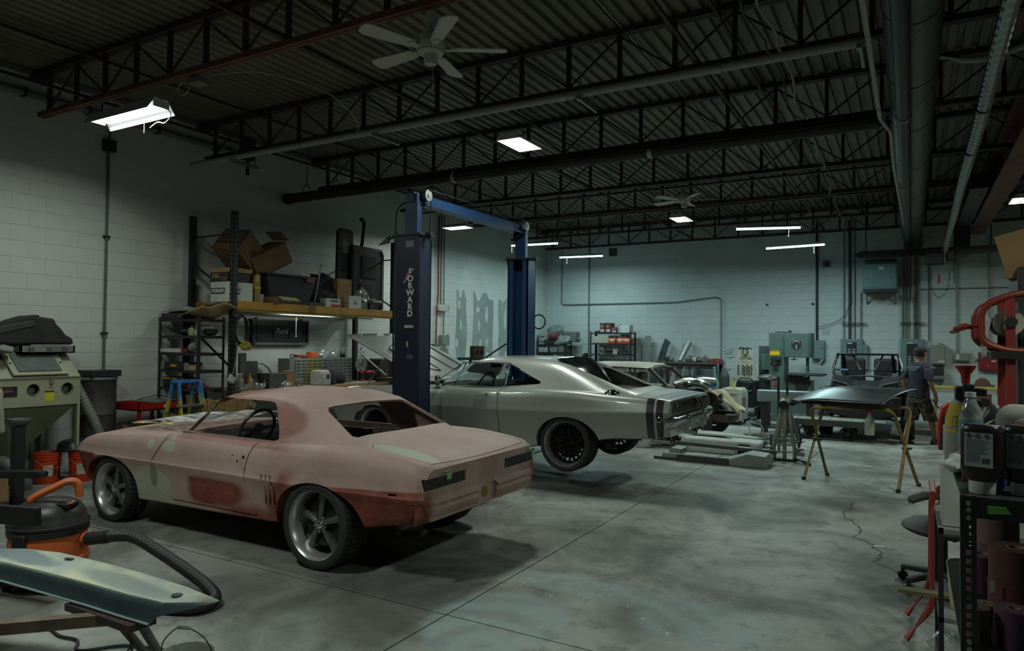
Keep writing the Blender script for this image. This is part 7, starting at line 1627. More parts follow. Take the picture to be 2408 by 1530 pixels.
# ---- coiled air hose on floor
rnd = random.Random(9); pts = []
for k in range(75):
    a = k*.42; r = .36+.14*math.sin(k*.37); pts.append((-2.2+r*1.25*math.cos(a), 13.5+r*.75*math.sin(a), .02+.025*((k*5) % 4)))
t = thing('floor_hose', 'tangled grey air hose coiled on the floor behind the subframe', 'hose'); obj('coil', G().tube(smooth_path(pts, 3), .012, n=6), pm(84,88,82,.5), t)
obj('lead', G().tube(smooth_path([(-2.6, 13.4, .02), (-2.7, 13.05, .02), (-2.85, 12.9, .02), (-2.78, 12.75, .02), (-2.65, 12.85, .03), (-2.7, 12.6, .02), (-2.9, 12.25, .02), (-3.0, 12.2, .05)]), .012, n=6), pm(84,88,82,.5), t)
obj('arch', G().tube(smooth_path([(-2.6, 13.6, .02), (-2.75, 14.2, .25), (-2.7, 14.6, .30), (-2.55, 14.5, .1), (-2.5, 14.0, .02)]), .012, n=6), pm(84,88,82,.5), t)
one('floor_cables', 'mess of black cables lying by the welding cabinet', 'cables', G().tube(smooth_path([(-3.1, 16.2, .02), (-2.9, 15.9, .03), (-2.5, 16.0, .02), (-2.3, 15.7, .03), (-2.7, 15.6, .02), (-3.0, 15.8, .03)]), .014, n=5).tube(smooth_path([(-3.1, 16.6, .02), (-2.8, 16.3, .03), (-2.4, 16.3, .02), (-2.0, 16.1, .03)]), .014, n=5), M_BLACK)
# ---- posts, beam, cart
t = thing('bar_stand', 'dark upright bar stand in front of the band saw', 'stand', (-2.69, 15.9, 0))
obj('post', G().b2((-.045, -.04, .02), (.045, .04, 1.0)), pm(40,40,38,.5,.2), t); obj('base', G().b2((-.2, -.2, 0), (.2, .2, .02)), M_DARK, t); obj('crank', G().tube(bend([(.05, -.05, .62), (.09, -.05, .62), (.09, -.05, .30), (.06, -.05, .26)], .03), .014, n=6), M_GALV, t)
obj('grinder_head', crumple((-.02, 0, 1.0), (.4, .25, .14), 91, n=12), pm(92,92,86,.4,.3), t)
for k, x in enumerate((-2.23, -2.07)): one('steel_post', ('left', 'right')[k]+' of two slim black posts beside the subframe top', 'post', G().b2((x-.02, 14.28, 0), (x+.02, 14.32, 1.16)).b2((x-.08, 14.22, 0), (x+.08, 14.38, .015)), M_BLACK)
t = thing('steel_beam', 'long pale sheet steel beam resting before the band saw', 'beam', (-2.05, 14.95, 0))
obj('skin', G().b2((-.68, -.12, .62), (.40, .12, .86)), pm(130,144,144,.35,.3), t, bev=.02)
for x in (-.55, .3): obj('support', G().b2((x-.05, -.1, 0), (x+.05, .1, .62)), pm(52,44,42,.6), t)
t = thing('platform_cart', 'low wooden platform cart on iron wheels under the buggy', 'cart', (-1.25, 14.75, 0))
for k in range(9): obj('plank', G().b2((-.85+.19*k, -.42, .34), (-.85+.19*k+.182, .42, .38)), pm(122,126,116,.75), t)
obj('side_rail', G().b2((-.86, -.44, .26), (.87, -.42, .37)), pm(70,74,70,.6), t); obj('underframe', G().b2((-.8, -.35, .26), (.8, .35, .34)), M_BLACK, t)
for x in (-.5, .22):
    w = obj('wheel', G().tube([(x+.12*math.cos(a), -.36, .13+.12*math.sin(a)) for a in [2*math.pi*i/24 for i in range(24)]], .018, n=6, closed=True).cyl((x, -.38, .13), (x, -.33, .13), .035, n=12), M_DARK, t)
    for k in range(5): obj('spoke', G().bar((x, -.36, .13), (x+.11*math.cos(k*1.257), -.36, .13+.11*math.sin(k*1.257)), .014, .01), M_DARK, w)
    obj('far_wheel', G().cyl((x, .33, .13), (x, .37, .13), .13, n=20), M_DARK, t)
    obj('axle', G().cyl((x, -.36, .13), (x, .35, .13), .018, n=8).b2((x-.03, -.3, .13), (x+.03, .3, .27)), M_DARK, t)
t = thing('white_crate', 'small white plastic crate under the steel beam', 'crate', (-2.15, 15.3, 0))
obj('body', G().b2((-.15, -.12, 0), (.15, .12, .25)), pm(150,156,148,.6), t, bev=.02); obj('rim', G().b2((-.17, -.14, .25), (.17, .14, .29)), pm(160,166,158,.6), t)
# ---- side by side buggy
t = thing('offroad_buggy', 'black two seat off road buggy with a roll cage facing the camera', 'buggy', (-.78, 15.1, 0))
MBK = mat('buggy_black', (34,36,36), .45, .1); MCG = mat('cage_black', (40,42,44), .3, .5)
obj('hood', G().rings([[(x*w, y, z+dz) for x, z in ((-1, .86), (-.92, 1.12), (-.5, 1.05), (-.38, .98), (.38, .98), (.5, 1.05), (.92, 1.12), (1, .86))] for y, w, dz in ((-.05, .60, -.02), (.15, .64, .0), (.55, .66, .08), (.75, .62, .1))]), MBK, t, bev=.015)
obj('bumper', G().rings([[(x*w, y, z) for x, z in ((-1, .45), (-1, .80), (-.6, .90), (.6, .90), (1, .80), (1, .45), (.5, .38), (-.5, .38))] for y, w in ((-.15, .50), (-.05, .62), (.4, .66))]), M_BLACK, t, bev=.02)
obj('hood_edge', G().tube([(-.58, -.06, 1.10), (-.31, -.06, 1.03), (-.24, -.06, .965), (.24, -.06, .965), (.31, -.06, 1.03), (.58, -.06, 1.10)], .014, n=6), pm(92,96,94,.5), t)
for s in (-1, 1):
    obj('headlight', G().prism([(s*.24, .90), (s*.52, .95), (s*.54, 1.05), (s*.34, 1.00)], -.10, -.04), pm(66,66,58,.25), t)
    obj('fender', G().b2((min(s*.60, s*.82), .05, .55), (max(s*.60, s*.82), .75, .95)), M_BLACK, t, bev=.08)
    wh = wheel(t, (s*.72, .35, .31), 1, .31, .16, .24, 'mesh'); wh.rotation_euler = (0, 0, -s*math.pi/2)
    obj('mirror_horn', G().rings([[(s*.50+x*k, .62+y*k, z) for x, y in ((-.07, -.07), (.07, -.07), (.07, .07), (-.07, .07))] for z, k in ((1.15, 1), (1.24, .55))]), pm(84,88,86,.5), t)
    obj('cage_post', G().tube(bend([(s*.60, .75, 1.08), (s*.64, 1.0, 1.30), (s*.56, 1.15, 1.60)], .08), .028, n=8), MCG, t)
    obj('cage_post', G().tube([(s*.45, 1.15, 1.60), (s*.48, 1.9, 1.15), (s*.48, 2.0, .9)], .028, n=8), MCG, t)
    obj('cage_brace', G().tube([(s*.28, 1.18, 1.58), (s*.12, 1.05, 1.26)], .018, n=8), pm(150,154,150,.25,.7), t)
    obj('cage_side', G().tube([(s*.56, 1.15, 1.60), (s*.56, 2.2, 1.58), (s*.56, 2.4, .9)], .028, n=8), MCG, t)
obj('cage_top', G().b2((-.58, 1.05, 1.58), (.56, 1.28, 1.62)), MCG, t, bev=.01); obj('cage_cross', G().tube([(-.60, 1.02, 1.27), (.60, 1.02, 1.27)], .018, n=8), MCG, t)
obj('blue_tape', G().cyl((-.50, 1.02, 1.27), (-.36, 1.02, 1.27), .02, n=8), pm(60,130,180,.5), t)
obj('cab_tub', G().b2((-.62, .7, .4), (.62, 2.5, 1.0)), M_BLACK, t, bev=.04)
for s in (-1, 1): obj('seat_back', G().box((s*.3, 1.9, 1.2), (.44, .12, .62)), pm(36,36,36,.8), t, bev=.06, seg=3)
obj('steering_wheel', G().tube([(-.3+.16*math.cos(a), 1.15+.05*math.sin(a), 1.14+.14*math.sin(a)) for a in [2*math.pi*i/22 for i in range(22)]], .016, n=6, closed=True), M_BLACK, t)
obj('windscreen_rail', G().tube([(-.56, .8, 1.14), (0, .72, 1.17), (.56, .8, 1.14)], .02, n=6), pm(70,74,72,.4), t); obj('emblem', G().tube([(.03*math.cos(a), -.07, 1.0+.022*math.sin(a)) for a in [2*math.pi*i/14 for i in range(14)]], .006, n=5, closed=True), M_GALV, t)
for s in (-1, 1):
    obj('suspension_arm', G().bar((s*.2, .3, .42), (s*.62, .35, .30), .04).bar((s*.2, .1, .6), (s*.6, .35, .42), .03), M_DARK, t)
# ---- things at the right in front of the far wall
t = thing('red_floor_jack', 'red bodied wheeled machine right of the walking man', 'machine', (.52, 14.3, 0))
obj('shroud', G().prism([(-.12, .0), (.16, .0), (.17, .80), (.02, .80), (-.07, .72), (-.12, .45)], -.15, .15), pm(170,28,28,.4), t, bev=.02); obj('front', G().prism([(-.10, 0), (.06, .0), (.05, .5), (.0, .60), (-.06, .58)], -.17, -.15), M_BLACK, t); obj('bar', G().tube([(-.1, 0, .7), (-.2, -.1, .86)], .015, n=6), M_BLACK, t)
t = thing('striped_bench', 'low bench edged with yellow safety tape by the far right wall', 'bench', (1.2, 16.3, 0))
obj('top', G().b2((-.85, -.3, .88), (1.2, .4, .96)), pm(150,152,140,.6), t); obj('yellow_tape', G().b2((-.85, -.305, .97), (1.2, -.3, 1.02)).b2((-.85, -.3, .96), (1.2, .3, .97)), pm(186,178,84,.6), t)
for x in (-.8, 1.1): obj('leg', G().b2((x, -.2, 0), (x+.05, .3, .88)), pm(150,150,84,.6), t)
one('brown_stool_back', 'rounded brown chair back rising above the yellow taped bench', 'chair', G().prism([(-.15+1.25, .3), (1.40, .3), (1.40, 1.0), (1.36, 1.10), (1.29, 1.15), (1.21, 1.15), (1.14, 1.10), (1.10, 1.0)], 16.9, 16.96).b2((1.05, 16.9, .95), (1.1, 16.96, 1.02)).b2((1.4, 16.9, .95), (1.45, 16.96, 1.02)).b2((1.12, 16.85, 0), (1.18, 16.95, .3)).b2((1.32, 16.85, 0), (1.38, 16.95, .3)), pm(92,62,50,.6))
t = thing('red_parts_tray', 'red tray bench with bottles at the far right edge', 'tray', (1.42, 12.2, 0))
obj('tray', G().prism([(-.30, 1.02), (.3, 1.02), (.3, 1.18), (-.33, 1.18), (-.33, 1.08)], -.2, .2), pm(176,30,30,.45), t); obj('stand', G().b2((-.1, -.1, 0), (.2, .1, 1.02)), M_DARK, t)
t = thing('soap_bottle', 'orange hand soap bottle on the red tray', 'bottle', (1.24, 12.1, 1.18)); obj('bottle', G().lathe([(0, 0), (.045, 0), (.05, .02), (.048, .10), (.02, .14), (0, .14)], 14), pm(190,90,40,.4), t); obj('label', G().lathe([(.051, .01), (.051, .06)], 14), pm(60,50,90,.5), t); obj('pump', G().cyl((0, 0, .14), (0, 0, .17), .008, n=6).b2((-.03, -.008, .165), (.01, .008, .175)), M_PAPER, t)
one('chrome_parts', 'pile of dark chrome parts beside the soap bottle', 'parts', crumple((1.5, 12.2, 1.182), (.34, .3, .24), 95, amp=.3), pm(80,82,80,.25,.8))
# ================================================================ SAWHORSES, PERSON, FOREGROUND
MYT = mat('chipped_yellow', (150,128,54), .6, .1, col2=(96,88,66), scale=14)
# ---- folding stand with a black hood on it
t = thing('folding_stand', 'chipped yellow folding tube stand carrying the black hood', 'stand')
for a, b, nm in ((((-1.24, 9.99), (-.14, 9.73)), 10.36, 'frame'), (((-1.0, 10.46), (.08, 10.32)), 9.88, 'frame')):
    (x0, y0), (x1, y1) = a
    p = bend([(x0, y0, 0), (x0+.21 if y0 < 10.2 else x0-.15, b, .97), (x1+.14 if y0 < 10.2 else x1-.28, b, .985), (x1, y1, 0)], .10, 6)
    f = obj(nm, G().tube(p, .021, n=10), MYT, t)
    for q in ((x0, y0), (x1, y1)): obj('foot', G().cyl((*q, 0), (*q, .04), .028, n=10), M_BLACK, f)
obj('pivot_bolt', G().cyl((-1.14, 10.16, .52), (-1.04, 10.2, .52), .016, n=8).cyl((-.10, 10.05, .5), (.0, 10.09, .5), .016, n=8), M_DARK, t, kind='stuff')
t = thing('black_hood', 'black car hood panel lying on the folding stand', 'hood', (-.66, 10.24, 1.075), rot=(R(9), 0, R(-24)))
def hd(a, b):
    x = -.62+1.24*a; y = -.48+.96*b
    z = .05+.075*math.sin(math.pi*b)*(.5+.5*math.sin(math.pi*min(1, a+.1)))-.22*max(0, .28-a)**1.2+.03*a
    return (x, y, z)
obj('skin', G().grid(hd, 22, 16), mat('hood_black', (52,56,58), .3, .3, col2=(78,82,82), scale=2.5), t, solid=.012, smooth=50)
obj('underframe', G().b2((-.5, -.4, -.01), (.5, -.34, .05)).b2((-.5, .34, -.01), (.5, .4, .05)).b2((-.5, -.4, -.01), (-.44, .4, .045)), M_BLACK, t)
obj('nose_lip', G().prism([(-.66, -.03), (-.60, -.05), (-.50, .03), (-.60, .05)], -.47, .47), M_BLACK, t, bev=.01)
t = thing('dust_mask', 'white and grey trim pieces lying on the black hood', 'trim', (-1.0, 10.45, 1.13)); obj('strip', G().tube(smooth_path([(-.12, -.1, -.02), (0, 0, .03), (.16, .08, .0)]), .018, n=6), pm(170,172,166,.4), t); obj('cup', crumple((.05, .05, .0), (.14, .12, .07), 17), pm(176,168,150,.8), t)
t = thing('spray_bottle', 'white spray bottle with red trigger hooked on the yellow bar', 'spray bottle', (-.455, 9.86, .66))
obj('bottle', G().lathe([(0, 0), (.052, 0), (.056, .01), (.056, .15), (.05, .19), (.022, .25), (.018, .28), (0, .28)], 20), pm(172,178,160,.45), t)
obj('trigger_head', G().b2((-.015, -.015, .28), (.02, .015, .31)).prism([(-.03, .31), (.025, .31), (.03, .345), (.012, .375), (-.008, .36)], -.014, .014).b2((-.032, -.006, .26), (-.02, .006, .32)), pm(190,40,28,.4), t)
# ---- walking man
def person():
    t = thing('person', 'man in dark tee and camouflage shorts walking away to the right', 'person', (.12, 14.72, 0), R(-42))
    SKIN = mat('skin', (150,112,90), .55)
    # local frame: +y is the walking direction, x to his right
    J = dict(pel=(0, 0, .93), sp=(0, .01, 1.12), ch=(0, .02, 1.33), nk=(0, .03, 1.49), hd0=(0, .05, 1.58), hd1=(0, .07, 1.70),
             ls=(-.165, .02, 1.39), le=(-.25, -.10, 1.16), lw=(-.23, -.02, .93), lh=(-.22, .02, .85), rs=(.165, .02, 1.39), re=(.27, -.04, 1.15), rw=(.27, .08, .93), rh=(.26, .12, .84),
             lp=(-.10, 0, .88), lk=(-.11, -.05, .50), la=(-.11, -.22, .09), lf=(-.12, -.10, .04), rp=(.10, 0, .88), rk=(.11, .16, .50), ra=(.11, .26, .10), rf=(.12, .42, .05))
    rad = dict(pel=.135, sp=.125, ch=.15, nk=.06, hd0=.085, hd1=.095, ls=.045, le=.045, lw=.032, lh=.03, rs=.045, re=.045, rw=.032, rh=.03, lp=.095, lk=.06, la=.04, lf=.035, rp=.095, rk=.06, ra=.04, rf=.035)
    E = [('pel', 'sp'), ('sp', 'ch'), ('ch', 'nk'), ('nk', 'hd0'), ('hd0', 'hd1'), ('ch', 'ls'), ('ls', 'le'), ('le', 'lw'), ('lw', 'lh'), ('ch', 'rs'), ('rs', 're'), ('re', 'rw'), ('rw', 'rh'), ('pel', 'lp'), ('lp', 'lk'), ('lk', 'la'), ('la', 'lf'), ('pel', 'rp'), ('rp', 'rk'), ('rk', 'ra'), ('ra', 'rf')]
    for s, h in (('l', J['lh']), ('r', J['rh'])):
        sx = -1 if s == 'l' else 1
        for k in range(4):
            a, b = f'{s}f{k}', f'{s}g{k}'; ox = (k-1.5)*.019
            J[a] = (h[0]-.004*sx, h[1]+ox+.01, h[2]-.045); J[b] = (h[0]-.022*sx, h[1]+ox+.015, h[2]-.095+.008*abs(k-1.4)); rad[a] = .0095; rad[b] = .008; E += [(s+'h', a), (a, b)]
        J[s+'t'] = (h[0]-.02*sx, h[1]+.045, h[2]-.02); rad[s+'t'] = .0105; J[s+'u'] = (h[0]-.025*sx, h[1]+.06, h[2]-.055); rad[s+'u'] = .009; E += [(s+'h', s+'t'), (s+'t', s+'u')]
    names = list(J); me = bpy.data.meshes.new('body'); me.from_pydata([J[n] for n in names], [(names.index(a), names.index(b)) for a, b in E], [])
    o = bpy.data.objects.new('body', me); COL.objects.link(o)
    bm = bmesh.new(); bm.from_mesh(me); lay = bm.verts.layers.skin.verify(); bm.verts.ensure_lookup_table()
    for i, n in enumerate(names):
        r = rad[n]; bm.verts[i][lay].radius = (r, r*(.72 if n in ('pel', 'sp', 'ch') else 1)); bm.verts[i][lay].use_root = n == 'pel'
    bm.to_mesh(me); bm.free(); me.materials.append(SKIN); o.parent = t
    md = o.modifiers.new('skin', 'SKIN'); md.use_smooth_shade = True; md = o.modifiers.new('sub', 'SUBSURF'); md.levels = 2; md.render_levels = 2
    def loft(name, rings, m, n=20, parent=t):
        R_ = [[(c[0]+rx*math.cos(q), c[1]+ry*math.sin(q), c[2]+tz*math.cos(q)) for q in [2*math.pi*i/n for i in range(n)]] for c, rx, ry, tz in rings]
        return obj(name, G().rings(R_, caps=True), m, parent, smooth=60)
    TS = mat('navy_tee', (34,40,52), .85, bump=.4, bscale=14)
    sh = loft('t_shirt', [((-.0, .0, .86), .20, .150, 0), ((0, .0, 1.0), .195, .145, 0), ((0, .01, 1.15), .19, .14, 0), ((0, .015, 1.28), .205, .145, 0), ((0, .02, 1.38), .215, .135, 0), ((0, .025, 1.44), .17, .11, 0), ((0, .03, 1.49), .09, .085, 0)], TS)
    for s in (-1, 1):
        e = J['le'] if s < 0 else J['re']
        loft('sleeve', [((s*.13, .02, 1.39), .085, .085, 0), ((s*.185, .01, 1.36), .08, .082, s*-.03), ((s*.17*.45+e[0]*.55, .02*.4+e[1]*.6, 1.25), .082, .085, s*-.03), ((s*.17*.25+e[0]*.75, e[1]*.8, 1.19), .078, .08, s*-.03)], TS, parent=sh)
    text('back_print', 'CUSTOM\nSHOP', .055, pm(150,156,160,.7), sh, (0, -.131, 1.375), FY, .002, sx=1.1, shear=.2)
    CAM = NB('camouflage'); CAM.color(CAM.mix(CAM.ramp(CAM.noise(14, 2), .48, .52), CAM.mix(CAM.ramp(CAM.noise(9, 2), .45, .5), (62,60,48), (88,84,66)), (40,40,34))); CAM.set(Roughness=.9)
    so = loft('shorts', [((0, 0, .76), .20, .13, 0), ((0, 0, .85), .205, .14, 0), ((0, 0, .94), .19, .135, 0), ((0, 0, .97), .18, .13, 0)], CAM.m)
    for s, k in ((-1, J['lk']), (1, J['rk'])): loft('shorts_leg', [((s*.09, 0, .84), .12, .13, 0), ((s*.10, k[1]*.35, .68), .118, .128, 0), ((s*.11, k[1]*.85, .50), .115, .122, 0), ((s*.11, k[1]*.98, .43), .112, .118, 0)], CAM.m, parent=so)
    HM = mat('hair_dark', (38,32,28), .85)
    loft('cap', [((0, .03, 1.665), .098, .112, 0), ((0, .045, 1.70), .101, .116, 0), ((0, .055, 1.745), .092, .105, 0), ((0, .06, 1.775), .05, .06, 0), ((0, .06, 1.783), .01, .01, 0)], pm(30,30,32,.8))
    loft('hair', [((0, .01, 1.60), .088, .085, 0), ((0, .015, 1.66), .096, .10, 0), ((0, .03, 1.70), .097, .108, 0)], HM)
    obj('face', G().ball((0, .162, 1.625), .016, 8, (.8, 1.3, 1.2)).ball((-.032, .145, 1.655), .011, 6).ball((.032, .145, 1.655), .011, 6).ball((-.093, .05, 1.64), .022, 8, (.4, .8, 1.2)).ball((.093, .05, 1.64), .022, 8, (.4, .8, 1.2)).b2((-.022, .145, 1.582), (.022, .152, 1.588)), mat('skin_shade', (140,100,80), .6), t, kind='stuff')
    for a, tz in ((J['la'], 0), (J['ra'], 0)):
        sx = a[0]
        obj('shoe', G().rings([[(sx+x*w, a[1]+y, z*h) for x, z in ((-1, 0), (1, 0), (1, .5), (.6, 1), (-.6, 1), (-1, .5))] for y, w, h in ((-.09, .03, .06), (-.05, .044, .10), (.04, .046, .10), (.12, .05, .065), (.19, .04, .045))]), pm(52,46,40,.8), t, bev=.012)
        obj('sock', G().cyl((sx, a[1], .09), (sx, a[1], .15), .047, n=12), pm(110,100,84,.9), t)
person()
# ---- shop vacuum
t = thing('shop_vacuum', 'orange and black shop vacuum at the lower left', 'vacuum', (-5.42, 2.74, 0), R(20))
MOV = mat('vac_orange', (196,96,46), .5, var=.08)
obj('drum', G().lathe([(0, .06), (.235, .06), (.25, .09), (.255, .18), (.262, .20), (.262, .215), (.25, .22), (.242, .38), (.24, .40), (0, .40)], 40), MOV, t)
obj('lid', G().lathe([(.252, .385), (.256, .40), (.25, .47), (.235, .49), (.232, .52), (.20, .575), (.14, .61), (0, .62)], 40), pm(34,34,34,.45), t)
obj('lid_band', G().lathe([(.257, .44), (.26, .445), (.26, .455), (.257, .46)], 40), pm(52,52,52,.5), t)
obj('handle', G().tube(bend([(-.10, -.10, .58), (-.06, -.08, .64), (.10, .05, .74), (.15, .09, .73), (.16, .10, .62)], .03), .026, n=8), MOV, t)
cp = obj('control_panel', G().prism(rrect(.20, .13, .03, 4, (.12, -.02)), .575, .60, 'z'), pm(26,27,28,.3), t, rot=None)
text('panel_text', 'RIDGID', .04, M_WHITE, cp, (.12, .01, .601), (0, 0, R(40)), .0006); text('panel_text', 'ON OFF', .025, M_WHITE, cp, (.11, -.05, .601), (0, 0, R(40)), .0006)
obj('knob', G().cyl((.20, -.03, .58), (.20, -.03, .605), .018, n=14), MOV, t)
obj('latch', G().b2((-.04, -.275, .27), (.06, -.245, .42)), pm(30,30,30,.5), t, bev=.01); obj('latch_clip', G().b2((-.16, -.25, .20), (-.08, -.2, .235)), MOV, t)
for k in range(4):
    a = R(45+90*k); obj('caster_foot', G().b2((.21*math.cos(a)-.06, .21*math.sin(a)-.06, .03), (.21*math.cos(a)+.06, .21*math.sin(a)+.06, .12)), (MOV if k % 2 else pm(34,34,34,.6)), t, bev=.02); obj('caster', G().cyl((.24*math.cos(a)-.015, .24*math.sin(a), .035), (.24*math.cos(a)+.015, .24*math.sin(a), .035), .035, n=12), M_BLACK, t)
obj('hose_port', G().cyl((.225, .05, .33), (.30, .07, .335), .05, n=18), MOV, t)
obj('label', G().b2((-.20, -.205, .29), (-.15, -.20, .34)), M_PAPER, t)
P = smooth_path([(-5.16, 2.88, .335), (-5.0, 2.95, .36), (-4.85, 3.02, .36), (-4.62, 3.08, .27), (-4.4, 3.12, .18), (-4.2, 3.14, .10), (-4.05, 3.1, .05), (-4.02, 2.95, .045), (-4.2, 2.85, .045), (-4.5, 2.75, .045), (-4.7, 2.72, .045)], 16)
tt = thing('vacuum_hose', 'ribbed black vacuum hose looping down to the floor', 'hose'); obj('hose', G().tube(P, [.040+.003*(i % 2) for i in range(len(P))], n=14), pm(38,38,37,.5), tt, smooth=None); obj('cuff', G().cyl((-5.17, 2.875, .335), (-5.02, 2.94, .357), .047, n=16), M_BLACK, tt)
one('black_rail', 'black steel rail end poking in at the left edge by the vacuum', 'rail', G().bar((-5.6, 2.28, .60), (-4.92, 2.42, .62), .05, .12).b2((-5.6, 2.2, 0), (-5.5, 2.3, .6)), pm(40,40,42,.35,.3), bev=.006)
one('hitch_bar', 'black tapered tow bar lying on blocks left of the buckets', 'tow bar', G().bar((-8.3, 3.35, .40), (-7.55, 3.72, .42), .10, .07).cyl((-7.6, 3.7, .42), (-7.5, 3.76, .42), .05, .03, n=10).b2((-8.3, 3.25, 0), (-8.1, 3.45, .37)), M_BLACK, bev=.008)
# ---- sanded panel on a low trestle
t = thing('sanded_panel', 'long blue grey sanded body panel with filler in the lower left', 'body panel')
far = [(-4.7, 2.0, .555), (-4.40, 2.10, .575), (-4.15, 2.165, .575), (-3.75, 2.20, .57), (-3.45, 2.215, .565), (-3.1, 2.215, .56), (-2.83, 2.19, .555)]
nt_ = [(-4.7, 1.90, .545), (-4.30, 1.965, .55), (-4.0, 1.99, .55), (-3.6, 2.02, .548), (-3.3, 2.035, .545), (-3.05, 2.06, .545), (-2.84, 2.17, .55)]
nb_ = [(-4.7, 1.885, .46), (-4.30, 1.95, .455), (-4.0, 1.975, .45), (-3.6, 2.005, .445), (-3.3, 2.02, .44), (-3.12, 2.03, .44), (-3.10, 2.06, .47)]
k = NB('sanded_blue'); x = k.xyz(); n1 = k.noise(5, 5); n2 = k.noise(2.2, 4)
top = k.mix(k.ramp(n1, .4, .62), (192,196,166), (164,174,168)); top = k.mix(k.math('MULTIPLY', k.blob((-4.35, 2.05, .56), (.35, .06, .1), .5, 4, .4), .9), top, (110,126,134)); top = k.mix(k.math('MULTIPLY', k.blob((-3.4, 2.1, .55), (.4, .06, .1), .7, 5, .5), .8), top, (120,132,130))
face = k.mix(k.ramp(n2, .35, .7), (78,104,118), (98,122,130)); face = k.mix(k.math('MULTIPLY', k.ramp(x[2], .452, .446), .5), face, (170,180,170))
k.color(k.mix(k.ramp(k.math('ADD', x[2], k.math('MULTIPLY', n1, .02)), .545, .556), face, top)); k.set(Roughness=.55)
g = G(); m = len(far); g.add(far+nt_+nb_, [(i, i+1, m+i+1, m+i) for i in range(m-1)]+[(m+i, m+i+1, 2*m+i+1, 2*m+i) for i in range(m-1)])
obj('skin', g, k.m, t, solid=.006, smooth=30)
obj('flange_lip', G().tube([(p[0], p[1]-.004, p[2]) for p in nb_[:6]], .006, n=6), pm(140,156,156,.5), t)
obj('bolt_hole', G().lathe([(.0, .0), (.018, 0), (.024, .003), (.026, .0)], 16, o=(-3.06, 2.13, .557)), pm(60,62,58,.6), t)
obj('vent_slot', G().box((-4.0, 2.13, .578), (.05, .02, .004), .3), M_BLACK, t)
t = thing('low_trestle', 'rusty brown tube trestle holding up the sanded panel', 'trestle')
MRB = mat('rust_brown', (92,66,54), .65, .1, col2=(124,112,100), scale=7)
obj('top_rail', G().bar((-3.42, 2.06, .40), (-4.02, 1.45, .40), .055, .055), MRB, t)
obj('head_plate', G().b2((-3.75, 1.98, .395), (-3.2, 2.12, .43)), pm(60,44,40,.6), t)
for a, b in (((-3.52, 2.08, .40), (-3.72, 2.42, 0)), ((-3.24, 2.07, .40), (-3.62, 2.44, 0)), ((-3.9, 1.52, .4), (-4.1, 1.5, 0)), ((-4.0, 1.6, .4), (-3.75, 1.7, 0))): obj('leg', G().cyl(a, b, .022, n=10), mat('leg_grey', (96,92,84), .5, .3, var=.2), t)
obj('chain', chain([(-3.38, 2.05, .42), (-3.34, 2.08, .30), (-3.42, 2.12, .2)], .012), M_DARK, t, kind='stuff')
t = thing('white_pail', 'white pail with a wire handle at the bottom edge', 'pail', (-3.0, 2.14, 0)); obj('pail', G().lathe([(0, .01), (.10, .01), (.112, 0), (.125, .27), (.132, .275), (.132, .29), (.126, .292), (.12, .27), (.1, .015), (0, .015)], 32), pm(186,188,176,.5), t)
obj('handle', G().tube(smooth_path([(-.115, -.05, .27), (-.11, -.04, .34), (-.06, .0, .40), (.0, .02, .40), (.06, .06, .35), (.10, .08, .27)]), .003, n=5), M_DARK, t); obj('grip', G().cyl((-.06, .0, .40), (.0, .02, .402), .009, n=10), M_PAPER, t)
one('extension_lead', 'black power cord snaking across the lower left floor', 'cord', G().tube(smooth_path([(-5.1, 2.05, .008), (-4.75, 2.2, .012), (-4.6, 2.32, .012), (-4.4, 2.3, .012), (-4.25, 2.32, .012), (-4.1, 2.25, .012), (-3.95, 2.42, .012), (-3.7, 2.5, .012)]), .009, n=6), M_BLACK)
# ---- right foreground shelf
MSS = mat('slotted_steel', (50,54,52), .45, .4, var=.15)
t = thing('slotted_shelf', 'dark slotted angle steel shelf at the right edge', 'shelf')
def angle_post(x, y, z1):
    g = G(); w = .036; g.b2((x, y, 0), (x+.012, y+.002, z1)).b2((x+.024, y, 0), (x+w, y+.002, z1)).b2((x, y, 0), (x+.002, y+.03, z1)); z = .9
    g.b2((x+.012, y, 0), (x+.024, y+.002, .9))
    while z < z1-.02: g.b2((x+.012, y, z), (x+.024, y+.002, z+.010)); z += .0235
    return g
obj('post', angle_post(.112, 2.2, 1.395), MSS, t); obj('post', angle_post(.17, 3.05, 1.395), MSS, t); obj('post', angle_post(.95, 2.2, 1.395), MSS, t)
for z in (1.393, .985, .5): b = obj('shelf_board', G().b2((.115, 2.203, z-.01), (.98, 3.1, z)).b2((.115, 2.2005, z-.055), (.98, 2.204, z)), MSS, t)
for z in (1.375, 1.357, 1.337, 1.015, .995): obj('bolt', G().cyl((.130, 2.192, z), (.130, 2.2, z), .006, n=8), M_GALV, t)
one('green_tape', 'torn green tape strip on the shelf front edge', 'tape', G().prism([(.172, 1.352), (.222, 1.358), (.212, 1.374), (.172, 1.373)], 2.1975, 2.1995), pm(96,170,70,.6))
FS = 'things on the slotted shelf'
ZT = 1.394
